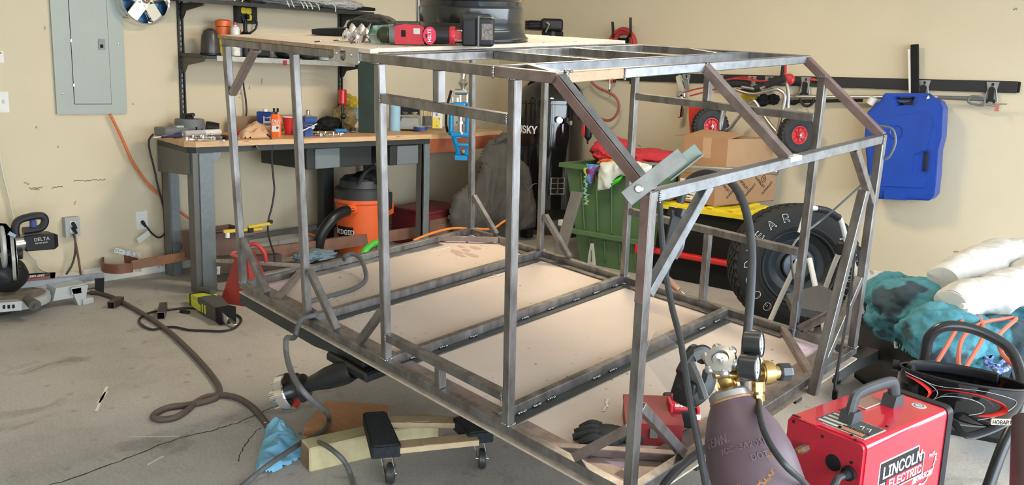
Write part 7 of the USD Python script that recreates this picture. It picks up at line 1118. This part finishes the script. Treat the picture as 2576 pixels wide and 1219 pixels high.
solo('wire', tube([A(p) for p in ((-0.751, 2.686, 1.241), (-0.721, 2.686, 1.244), (-0.691, 2.686, 1.235), (-0.68, 2.685, 1.197), (-0.691, 2.687, 1.157), (-0.704, 2.688, 1.143))], .004, 8), wire, 'grey wire curling around the far top corner of the belt beam', 'wire')
solo('wire', tube([A(p) for p in ((-0.878, 3.282, 1.069), (-0.901, 3.254, 1.029), (-0.953, 3.263, 0.967), (-1.019, 3.257, 0.889), (-1.082, 3.256, 0.822), (-1.07, 3.065, 0.802), (-1.019, 2.846, 0.806), (-1.004, 2.785, 0.777), (-0.979, 2.753, 0.715), (-0.951, 2.735, 0.652), (-0.937, 2.704, 0.577), (-0.93, 2.666, 0.502), (-0.921, 2.635, 0.449), (-0.902, 2.632, 0.426))], .0042, 8), wire, 'thin grey wire sagging from the far post and hanging down beside the window post', 'wire')
solo('wire', tube([A(p) for p in ((-0.809, 2.844, 0.91), (-0.783, 2.753, 0.818), (-0.755, 2.651, 0.733), (-0.728, 2.551, 0.654), (-0.708, 2.458, 0.579), (-0.694, 2.389, 0.513), (-0.686, 2.363, 0.48))], .0045, 8), blackp, 'thin black wire hanging straight down beside the leaning nose tube', 'wire')
solo('wire_plug', rhull((-0.684, 2.362, 0.472), (.016, .016, .034), .006), blackp, 'small black plug at the end of the black wire by the welder', 'plug')
solo('black_lead', tube([A(p) for p in ((-0.776, 1.46, 0.465), (-0.793, 1.579, 0.474), (-0.805, 1.699, 0.47), (-0.812, 1.822, 0.457))], .010, 8), blackp, 'black lead running out from behind the gas cylinder at the bottom of the picture', 'cable')
# on the bed: grey lead, glove, red case, lamp, face shield
solo('grey_lead', tube([A(p) for p in ((-2.687, 2.17, 0.57), (-2.656, 2.149, 0.592), (-2.637, 2.168, 0.602), (-2.594, 2.177, 0.591), (-2.509, 2.135, 0.558), (-2.469, 2.099, 0.528), (-2.433, 2.012, 0.518), (-2.434, 1.915, 0.51), (-2.444, 1.848, 0.505), (-2.422, 1.769, 0.505), (-2.258, 1.698, 0.518), (-2.278, 1.651, 0.503), (-2.289, 1.631, 0.442))] + [A(p) for p in ((-2.19, 1.529, 0.484), (-2.151, 1.5, 0.446), (-2.082, 1.469, 0.411), (-1.99, 1.436, 0.393), (-1.975, 1.475, 0.34), (-2.045, 1.571, 0.262))] + [A(p) for p in [(-2.38, 1.847, 0.045), (-2.316, 1.779, 0.045), (-2.299, 1.716, 0.04), (-2.301, 1.665, 0.035), (-2.244, 1.558, 0.052), (-2.212, 1.457, 0.05), (-2.233, 1.402, 0.012), (-2.192, 1.311, 0.011)]], .0092, 10), mat('lead_grey', (.105, .10, .10), .55, var=.12, scale=20), 'grey lead running from the bed over the near rail and down across the blue towel', 'cable')
solo('lead_branch', tube([(-2.305, 1.662, 0.035), (-2.243, 1.665, 0.06), (-2.119, 1.623, 0.1), (-2.04, 1.61, 0.102), (-2.013, 1.624, 0.075), (-2.015, 1.649, 0.025), (-1.955, 1.616, 0.01), (-1.877, 1.556, 0.01)], .0085, 10), mat('lead_grey', (.105, .1, .1)), 'grey lead curving right from the blue towel across the square timber to the picture edge', 'cable')
solo('paper_clip_bracket', hull([TWp(.44, .60, -.028), TWp(.46, .64, -.028), TWp(.45, .60, -.018), TWp(.47, .64, -.018), TWp(.455, .595, -.028)]), rust_d, 'small dark steel offcut lying on the rear floor board', 'offcut')
gl0 = TWp(1.655, .135, -.031); gdx = nrm(TWp(1.76, .235, 0) - TWp(1.64, .125, 0)); gdy = np.cross(tz, gdx); glm = mat('glove_cloth', (.022, .024, .024), .8, var=.25, scale=40); t = thing('work_glove', 'black knitted work glove lying on the bed in the near front corner', 'glove', gl0)
gp = lambda a, b, c: gl0 + gdx*a + gdy*b + tz*c
part(t, 'palm', blob(gp(.075, -.005, .020), (.09, .085, .040), .12, 3, 61, 3, R=np.stack([gdx, gdy, tz], 1)), glm); part(t, 'cuff', blob(gp(.135, .005, .018), (.08, .075, .036), .2, 4, 62, 3, R=np.stack([gdx, gdy, tz], 1)), glm)
for k, (b0, b1, L_) in enumerate(((-.035, -.042, .060), (-.012, -.014, .075), (.012, .012, .070), (.033, .036, .055))): part(t, 'finger', tube([gp(.055, b0, .020), gp(.03, (b0 + b1)/2, .026), gp(.055 - L_, b1, .012)], [.013, .0125, .009], 9), glm)
part(t, 'thumb', tube([gp(.09, -.04, .016), gp(.065, -.058, .018), gp(.035, -.062, .012)], [.014, .013, .009], 9), glm)
rcase = mat('case_dark_red', (.22, .018, .022), .5, var=.1, scale=9); q = lambda u, v, z: TWp(u, v, z); t = thing('red_case', 'dark red flat metal case behind the near front post on the bed', 'case', q(1.80, .34, -.03))
part(t, 'case', hull([q(u, v, z) for u, v in ((1.755, .20), (1.86, .30), (1.76, .42), (1.65, .32)) for z in (-.030, .03)]), rcase); part(t, 'lid_edge', hull([q(u, v, z) for u, v in ((1.753, .198), (1.863, .30), (1.76, .424), (1.648, .32)) for z in (.022, .033)]), rcase); part(t, 'case_latch', hull([q(u, v, z) for u, v in ((1.800, .241), (1.815, .254)) for z in (-.005, .02)] + [q(u, v, z) for u, v in ((1.802, .238), (1.818, .251)) for z in (-.005, .02)]), greyp)
lc = A((-0.944, 1.915, 0.429)); lf = np.stack([dx_, dy_, tz], 1); t = thing('work_light', 'red and black battery work light standing on the bed beside the gas cylinder', 'lamp', lc); lp_ = lambda a, b, c: lc + lf @ A([a, b, c])
part(t, 'body', rhull(lp_(0, 0, .045), (.062, .055, .060), .012, lf @ rotz(-.15)), blackp); part(t, 'red_shell', [rhull(lp_(-.004, .0, .078), (.060, .054, .022), .008, lf @ rot((1, 0, 0), .5)), rhull(lp_(-.036, 0, .05), (.012, .05, .075), .005, lf), rhull(lp_(.036, 0, .05), (.010, .05, .05), .004, lf)], drm); part(t, 'foot', rhull(lp_(-.02, -.01, .012), (.03, .05, .024), .008, lf), blackp)
part(t, 'white_clip', rhull(lp_(.036, -.024, .05), (.014, .008, .016), .003, lf), whitep); part(t, 'lettering', text('Milwaukee', .0085, lp_(-.030, -.0265, .080), dx_, nrm(tz + dy_*.5), .0008, slant=.3, sx=.95), white, smooth=False)
vis = usdkit.material(stage, '/World/Looks/clear_visor', {'t': ('transparent_bsdf', {'color': (.97, .975, .98)}), 'g': ('glossy_bsdf', {'roughness': .12, 'color': (.9, .9, .9)}), 'd': ('diffuse_bsdf', {'color': (.8, .8, .8)}), 'm': ('mix_closure', {'fac': .07}), 'm2': ('mix_closure', {'fac': .05})}, [('t.BSDF', 'm.closure1'), ('g.BSDF', 'm.closure2'), ('m.closure', 'm2.closure1'), ('d.BSDF', 'm2.closure2')], surface='m2.closure')
s00, s10, s11, s01 = A((-1.201, 2.15, 0.501)), A((-1.005, 1.987, 0.469)), A((-0.981, 2.078, 0.545)), A((-1.156, 2.233, 0.556)); t = thing('face_shield', 'clear grinding face shield with a black headband lying on the bed behind the gas cylinder', 'face shield', (s00 + s11)/2 - (0, 0, .05))
part(t, 'visor', sheet(lambda u, v: (s00*(1-u) + s10*u)*(1-v) + (s01*(1-u) + s11*u)*v + tz*(.075*math.sin(PI*v)*(.6 + .4*u)) - (s10 - s00)*(.16*math.sin(PI*v)), 14, 20, .0015), vis)
part(t, 'brow_band', [tube([s10 + tz*.005, s10*.6 + s11*.4 + tz*.075, s10*.25 + s11*.75 + tz*.09, s11 + tz*.03], .011, 8, flat=1.9), rhull(s10 + tz*.012, (.07, .03, .025), .008, lf)], blackp)
part(t, 'headgear', [tube([A((-0.844, 1.687, 0.674)), A((-0.841, 1.723, 0.705)), A((-0.83, 1.761, 0.714)), A((-0.808, 1.774, 0.696))], .012, 8, flat=1.6), tube([A((-0.843, 1.667, 0.635)), A((-0.804, 1.671, 0.63)), A((-0.79, 1.713, 0.647)), A((-0.795, 1.74, 0.673))], .012, 8, flat=2.0), rhull((-0.808, 1.673, 0.653), (.03, .03, .03), .008)], blackp)
part(t, 'grey_pad', [tube([A((-0.826, 1.695, 0.701)), A((-0.798, 1.684, 0.667)), A((-0.783, 1.688, 0.631))], .010, 8, flat=1.8), tube([A((-0.835, 1.73, 0.71)), A((-0.821, 1.743, 0.719)), A((-0.811, 1.75, 0.716))], .010, 8, flat=1.5)], greyp)

# ------------------------------------------------------------------ chop saw at the left edge
SX = -4.80; X_ = lambda p: A(p); sg = mat('saw_grey', (.42, .44, .44), .45, .2, var=.06, scale=14); sd = mat('saw_dusty', (.20, .17, .14), .7, var=.3, scale=20)
t = thing('chop_saw', 'grey and black chop saw on the floor at the left edge of the picture', 'saw', A((-4.80, 1.62, 0)))
tbc = A((-4.818, 1.622, 0.08)); part(t, 'turntable', lathe([(0, .10), (.15, .10), (.165, .095), (.17, .07), (.165, .05), (.15, .045), (0, .045)], tbc*[1, 1, 0], n=40), sg); part(t, 'table_top', lathe([(0, .1015), (.145, .1015)], tbc*[1, 1, 0], n=40), sd)
part(t, 'base', [hull([A(p) for p in ((-4.7, 1.618, 0.06), (-4.7, 1.625, 0.11), (-4.72, 1.747, 0.083), (-4.72, 1.749, 0.053), (-4.9, 1.686, 0.005), (-4.9, 1.694, 0.057), (-4.9, 1.813, 0.034), (-4.9, 1.816, 0.003))]), bar((-4.62, 1.424, 0.106), (-4.62, 1.571, 0.09), .06, .05, up=(0, 0, 1)), hull([A(p) for x in (-4.74, -4.86) for p in ((x, 1.78, .045), (x, 1.95, .045), (x, 1.80, .115), (x, 1.965, .115))]), hull([A(p) for x in (-4.72, -4.76) for p in ((x, 1.905, 0), (x, 1.94, 0), (x, 1.87, .11), (x, 1.965, .11))]), box((-4.735, 1.955, .018), (.06, .06, .035)), box((-4.73, 1.90, .085), (.02, .055, .035))], sg)
part(t, 'scale_band', [box(A(q_), (.004, .012, .02)) for q_ in [(-4.588, 1.486, 0.101), (-4.588, 1.508, 0.098), (-4.588, 1.53, 0.096)]], blackm, kind='stuff'); part(t, 'lock_knob', [cyl((-4.66, 1.621, 0.103), (-4.56, 1.623, 0.088), .022, .03), cyl((-4.56, 1.623, 0.088), (-4.54, 1.623, 0.083), .012)], mat('knob_dirty', (.09, .08, .07), .7))
part(t, 'foot', rhull((-4.831, 1.553, 0.012), (.07, .07, .025), .01), rubber)
fa, fb = A((-4.88, 1.631, 0.134)), A((-4.88, 2.121, 0.106)); part(t, 'fence_bar', bar(fa, fb, .03, .036, up=(0, 0, 1)), mat('fence_alu', (.30, .33, .37), .4, .6, var=.12, scale=18)); part(t, 'fence', [hull([A(p) for x in (-4.90, -4.93) for p in ((-4.9, 1.654, 0.19), (-4.9, 1.864, 0.169), (-4.9, 1.857, 0.123), (-4.9, 1.651, 0.14))])], sg)
pl2 = [(-4.878, 1.67, 0.184), (-4.878, 1.826, 0.174), (-4.878, 1.826, 0.139), (-4.878, 1.667, 0.146)]; pn = A((1, 0, 0)); part(t, 'name_plate', hull([A(p) + d for p in pl2 for d in ((0, 0, 0), (.002, 0, 0))]), mat('plate_black', (.03, .018, .016), .4)); part(t, 'plate_stripe', hull([A(p) + d for p in ((-4.876, 1.668, 0.162), (-4.876, 1.824, 0.156), (-4.876, 1.825, 0.142), (-4.876, 1.667, 0.149)) for d in ((0, 0, 0), (.002, 0, 0))]), mat('stripe_rust', (.22, .06, .035), .5))
pd = nrm(A(pl2[1]) - A(pl2[0])); part(t, 'lettering', text('INCLUDES', .011, A((-4.874, 1.716, 0.167)), pd, (0, 0, 1), .001), white, smooth=False)
bcx = A((-4.8, 1.586, 0.285)); part(t, 'blade_guard', [lathe([(0, -.012), (.105, -.012), (.115, -.006), (.115, .006), (.105, .012), (0, .012)], bcx + (0, -.015, .09), (.25, .97, 0), 40), hull([A(p) for x in (-4.76, -4.88) for p in ((-4.8, 1.548, 0.508), (-4.8, 1.594, 0.498), (-4.8, 1.635, 0.443), (-4.8, 1.634, 0.366), (-4.8, 1.536, 0.337))])], sg)
part(t, 'lower_guard', lathe([(.045, -.008), (.125, -.008), (.125, .008), (.045, .008), (.045, -.008)], bcx + (.03, .02, .03), (.30, .95, 0), 40), mat('guard_clear', (.30, .30, .28), .2, var=.3, scale=10)); part(t, 'blade', lathe([(0, .0), (.11, .0), (.11, .002), (0, .002)], bcx + (.035, .035, .035), (.30, .95, 0), 48), mat('blade_steel', (.50, .48, .45), .3, .8)); part(t, 'arbor', cyl(bcx + (.02, .0, .05), bcx + (.05, .06, .05), .03), blackp)
mo = A((-4.8, 1.651, 0.382)); md = nrm(A((-4.8, 1.812, 0.38)) - mo); part(t, 'motor_coupling', cyl(mo - md*.03, mo + md*.03, .042), zinc); part(t, 'motor', [hull([mo + md*a + A((b, 0, c)) for a, s_ in ((.02, .9), (.16, 1.0), (.185, .72)) for b, c in ((-.05*s_, -.045*s_), (.05*s_, -.045*s_), (-.05*s_, .045*s_), (.05*s_, .045*s_))])], blackp)
part(t, 'lettering', [text('DELTA', .018, mo + md*.055 + A((.052, 0, .012)), md, (0, 0, 1), .001), text('MITER SAW', .008, mo + md*.06 + A((.052, 0, -.004)), md, (0, 0, 1), .001)], lgrey, smooth=False)
part(t, 'handle', [tube([A(p) for p in ((-4.8, 1.646, 0.376), (-4.8, 1.636, 0.454), (-4.8, 1.653, 0.504), (-4.8, 1.713, 0.522), (-4.8, 1.774, 0.52), (-4.8, 1.788, 0.489), (-4.8, 1.768, 0.456), (-4.8, 1.719, 0.448), (-4.8, 1.675, 0.449))], .021, 10)], mat('handle_black', (.016, .018, .022), .35)); part(t, 'trigger', box((-4.79, 1.723, 0.484), (.03, .03, .045), bev=.006), mat('trigger_blue', (.03, .06, .20), .4))
part(t, 'pivot_arm', [blob((-4.84, 1.595, 0.21), (.16, .20, .20), .1, 2, 71, 3), cyl((-4.78, 1.6, 0.251), (-4.78, 1.631, 0.255), .012), trimesh.creation.icosphere(2, .014).apply_translation((-4.78, 1.636, 0.257))], blackp); part(t, 'sticker', poly([(-.02, -.01), (.02, -.01), (.02, .01), (-.02, .01)], (-4.75, 1.602, 0.444), (0, 1, -.8), (0, .8, 1), 0, .002), mat('sticker_blue', (.25, .35, .45), .4))
t = thing('work_stop', 'black wire frame with a square plate standing right of the chop saw', 'work stop', (-4.925, 2.1, 0)); part(t, 'plate', hull([A(p) + d for p in ((-4.78, 2.028, 0.125), (-4.78, 2.08, 0.121), (-4.78, 2.073, 0.033), (-4.78, 2.026, 0.056)) for d in ((0, 0, 0), (.006, 0, 0))]), blackm); part(t, 'wire', [tube([(-4.8, 1.857, 0.065), (-4.8, 1.948, 0.067), (-4.8, 2.033, 0.063)], .005, 6, smooth=False), tube([(-4.939, 1.914, 0.01), (-4.922, 1.996, 0.01), (-4.906, 2.093, 0.01)], .006, 6, smooth=False)], mat('wire_rusty', (.06, .045, .04), .7))

# ------------------------------------------------------------------ on the floor
solo('ground_lead', tube([(-4.907, 2.054, 0.012), (-4.856, 2.082, 0.012), (-4.707, 2.096, 0.012), (-4.509, 2.083, 0.012), (-4.277, 2.061, 0.012), (-4.033, 2.029, 0.012), (-3.794, 1.985, 0.012), (-3.53, 1.923, 0.012), (-3.321, 1.868, 0.012), (-3.156, 1.819, 0.012), (-3.025, 1.771, 0.012), (-2.949, 1.716, 0.012), (-2.935, 1.659, 0.012), (-2.954, 1.584, 0.012), (-2.982, 1.523, 0.012), (-2.969, 1.469, 0.012), (-2.941, 1.438, 0.012), (-2.899, 1.442, 0.012), (-2.875, 1.491, 0.012), (-2.903, 1.555, 0.012), (-2.951, 1.62, 0.012), (-2.972, 1.681, 0.012), (-2.945, 1.738, 0.012), (-2.869, 1.764, 0.012), (-2.761, 1.754, 0.012), (-2.654, 1.725, 0.012), (-2.546, 1.69, 0.012)], .0125, 12), mat('lead_brown', (.085, .062, .052), .6, var=.2, scale=14), 'thick brown lead snaking and looping over the floor from the chop saw to the blue towel', 'cable')
t = thing('lead_lug', 'metal lug at the end of the brown lead beside the blue towel', 'lug', (-2.581, 1.714, 0)); part(t, 'lug', [cyl((-2.573, 1.698, 0.014), (-2.532, 1.688, 0.014), .010), bar((-2.539, 1.691, 0.014), (-2.518, 1.693, 0.01), .016, .004)], zinc); part(t, 'lug_clip', bar((-2.574, 1.689, 0.02), (-2.518, 1.696, 0.022), .006, .006), zinc)
def cutoff(p, q, label): t = thing('tube_offcut', label, 'offcut', A(p)); part(t, 'tube', hollow(A(p) + (0, 0, .0205), A(q) + (0, 0, .0205), .040, .003), mat('offcut_brown', (.085, .062, .055), .5, .4, var=.25, scale=25)); part(t, 'cut_edge', hollow(A(p) + (0, 0, .0205) - nrm(A(q) - A(p))*.0008, A(p) + (0, 0, .0205), .0402, .003), steel_bright)
cutoff((-4.532, 2.002, 0), (-4.605, 2.092, 0), 'square steel tube offcut lying under the brown lead'); cutoff((-4.152, 2.097, 0), (-4.327, 2.204, 0), 'square steel tube offcut lying inside the yellow saw cord loop')
r0, r1 = A((-4.326, 2.384, 0)), A((-3.844, 2.308, 0)); rd_ = nrm(r1 - r0); rs_ = np.cross((0, 0, 1.), rd_); rl = np.linalg.norm(r1 - r0); rp = lambda a, b, c: r0 + rd_*a*rl + rs_*b + A((0, 0, c))
sy = mat('saw_lime', (.60, .62, .03), .4); sgm = mat('saw_boot', (.07, .068, .062), .55); t = thing('reciprocating_saw', 'lime yellow and grey reciprocating saw lying on the floor beside the jack stand', 'saw', r0)
part(t, 'rear_body', [hull([rp(a, b, c) for a, hb_, hc in ((-.04, .028, .055), (.18, .036, .075), (.42, .044, .085)) for b in (-hb_, hb_) for c in (.006, hc)])], sy); part(t, 'yellow_side', [hull([rp(a, b, c) for a in (.32, .52) for b in (.02, .075) for c in (.03, .062)]), tube([rp(.36, .03, .06), rp(.30, .07, .065), rp(.22, .075, .06)], .014, 8), hull([rp(a, -.045, c) for a in (.2, .50) for c in (.01, .06)] + [rp(a, -.05, c) for a in (.24, .50) for c in (.015, .05)])], sy)
part(t, 'grip_band', hull([rp(a, b, c) for a in (.06, .10) for b in (-.034, .034) for c in (.002, .068)]), blackp); part(t, 'grey_handle', [tube([rp(.0, .045, .07), rp(.15, .06, .085), rp(.3, .06, .085)], .020, 8)], sgm); part(t, 'gear_boot', hull([rp(a, b, c) for a, hb_, hc in ((.40, .047, .088), (.62, .052, .095), (.90, .038, .08)) for b in (-hb_, hb_) for c in (.004, hc)]), sgm)
part(t, 'vent_strip', [hull([rp(a, -.0535 - .0, c) for a in (.55 + .07*k, .58 + .07*k) for c in (.02, .068)] + [rp(a, -.045, c) for a in (.55 + .07*k, .58 + .07*k) for c in (.02, .068)]) for k in range(2)], sy); part(t, 'nose', [hull([rp(a, b, c) for a, hb_, hc in ((.88, .040, .082), (1.02, .046, .09)) for b in (-hb_, hb_) for c in (.002, hc)])], blackm); part(t, 'shoe', [bar(rp(1.0, -.03, .05), rp(1.10, -.02, .03), .01, .04), bar(rp(1.02, 0, .035), rp(1.22, .0, .02), .022, .003)], zinc)
solo('saw_lead', tube([(-4.196, 2.324, 0.008), (-4.236, 2.293, 0.008), (-4.259, 2.246, 0.008), (-4.275, 2.184, 0.008), (-4.29, 2.123, 0.008), (-4.266, 2.059, 0.008), (-4.185, 1.993, 0.008), (-4.075, 1.964, 0.008), (-3.991, 1.971, 0.008), (-3.988, 2.023, 0.008), (-3.953, 2.07, 0.008), (-3.86, 2.096, 0.008), (-3.784, 2.153, 0.008), (-3.722, 2.207, 0.008), (-3.728, 2.279, 0.008), (-3.803, 2.365, 0.008), (-3.877, 2.406, 0.008), (-3.954, 2.415, 0.008), (-3.987, 2.391, 0.008), (-3.955, 2.347, 0.008)], .006, 8), cordk, 'black cord of the yellow saw looping over the floor', 'cord')
solo('cord_plug', tube([A(p) for p in [(-4.2, 2.231, 0.012), (-4.185, 2.246, 0.012), (-4.136, 2.252, 0.012)]], [.010, .013, .008], 8), blackp, 'black moulded plug on the cord beside the yellow saw', 'plug')
tw = mat('towel_blue', (.17, .42, .62), .85, col2=(.22, .50, .70), scale=6); t = thing('shop_towel', 'crumpled light blue shop towel on the floor beside the square timber', 'towel', (-2.349, 1.597, 0)); part(t, 'towel', heap([(-2.277, 1.453), (-2.376, 1.53), (-2.471, 1.616), (-2.559, 1.685), (-2.536, 1.726), (-2.469, 1.742), (-2.371, 1.702), (-2.31, 1.723), (-2.246, 1.686), (-2.263, 1.637), (-2.248, 1.576), (-2.239, 1.505)], .0, .042, .028, 13, 2, .0075, .38), tw)
part(t, 'peak', heap([(-2.559, 1.685), (-2.542, 1.731), (-2.478, 1.743), (-2.398, 1.676), (-2.421, 1.626)], .0, .05, .04, 20, 7, .006, .5), tw)
solo('nut', lathe([(.003, 0), (.007, 0), (.008, .006), (.006, .012), (.003, .012), (.003, 0)], (-2.421, 1.743, 0), (0, 0, 1), 6), zinc, 'small steel nut lying on the floor between the towel and the plank', 'nut', smooth=False)
cedar = mat('cedar', (.40, .18, .075), .55, col2=(.50, .255, .12), scale=5, stretch=(3, 12, 3), dirt=((.22, .09, .04), 14, .70)); solo('plank', poly([(-2.55, 1.964), (-2.334, 2.111), (-2.212, 1.993), (-2.169, 1.853), (-2.404, 1.749)], (0, 0, 0), (1, 0, 0), (0, 1, 0), 0, .034), cedar, 'short wide reddish plank lying on the floor under the edge of the frame', 'plank')
pine = mat('treated_pine', (.42, .36, .20), .65, col2=(.53, .46, .27), scale=5, stretch=(14, 3, 3)); ba, bb_ = A((-2.191, 1.597, 0)), A((-2.037, 2.086, 0)); bd = nrm((bb_ - ba)*[1, 1, 0]); t = thing('square_timber', 'pale green square timber lying on the floor under the dolly', 'timber', ba)
part(t, 'timber', bar(ba + (0, 0, .0445), ba + bd*.50 + (0, 0, .0445), .089, .089, up=(0, 0, 1), bev=.006), pine); part(t, 'end_grain', bar(ba - bd*.0006 + (0, 0, .0445), ba + (0, 0, .0445), .080, .080, up=(0, 0, 1)), mat('end_grain', (.26, .16, .09), .8, var=.25, scale=30))
# furniture dolly
cpt = mat('dolly_carpet', (.018, .022, .026), .95, bump=.6, bscale=160, var=.3, scale=80); dw = mat('dolly_wood', (.50, .36, .21), .55, col2=(.60, .46, .29), scale=5, stretch=(10, 3, 10)); t = thing('furniture_dolly', 'wooden furniture dolly with black carpeted ends on swivel casters', 'dolly', (-1.93, 1.86, 0))
padL = [(-2.135, 1.811), (-2.088, 1.871), (-1.852, 1.725), (-1.903, 1.652)]; padR = [(-1.874, 2.005), (-1.837, 2.07), (-1.702, 2.022), (-1.743, 1.947)]
for pd_ in (padL, padR): part(t, 'carpet_end', [poly(Polygon(pd_).buffer(-.006).buffer(.010), (0, 0, 0), (1, 0, 0), (0, 1, 0), .112, .150), poly(Polygon(pd_).buffer(-.010).buffer(.008), (0, 0, 0), (1, 0, 0), (0, 1, 0), .150, .156)], cpt)
for pa, pb in (((-2.06, 1.848, 0.13), (-1.85, 2.04, 0.13)), ((-1.889, 1.722, 0.13), (-1.728, 1.967, 0.13))): part(t, 'board', bar(pa, pb, .060, .020, up=(0, 0, 1)), dw)
part(t, 'masking_patch', [bar((-1.828, 1.803, 0.141), (-1.802, 1.849, 0.14), .045, .0015, up=(0, 0, 1)), bar((-1.997, 1.885, 0.141), (-1.945, 1.953, 0.141), .03, .0015, up=(0, 0, 1))], mat('masking', (.52, .40, .28), .6))
for p_ in ((-1.909, 1.717, 0.112), (-1.757, 2.01, 0.112), (-1.927, 2.101, 0.112)):
    p_ = A(p_); q_ = p_*[1, 1, 0] + A((.012, .008, .036)); cw_ = part(t, 'caster', lathe([(0, -.014), (.030, -.014), (.036, -.009), (.036, .009), (.030, .014), (0, .014)], q_, (.75, .65, 0), 28), mat('caster_dark', (.03, .03, .03), .4)); part(cw_, 'fork', [bar(q_ + A((.75, .65, 0))*s_*.018, q_ + A((.75, .65, 0))*s_*.018 + (-.012, -.008, .062), .024, .003, up=(.75, .65, 0)) for s_ in (-1, 1)] + [cyl(p_ - (0, 0, .012), p_, .028)], zinc); part(cw_, 'axle_bolt', cyl(q_ - A((.75, .65, 0))*.022, q_ + A((.75, .65, 0))*.022, .005), chrome)
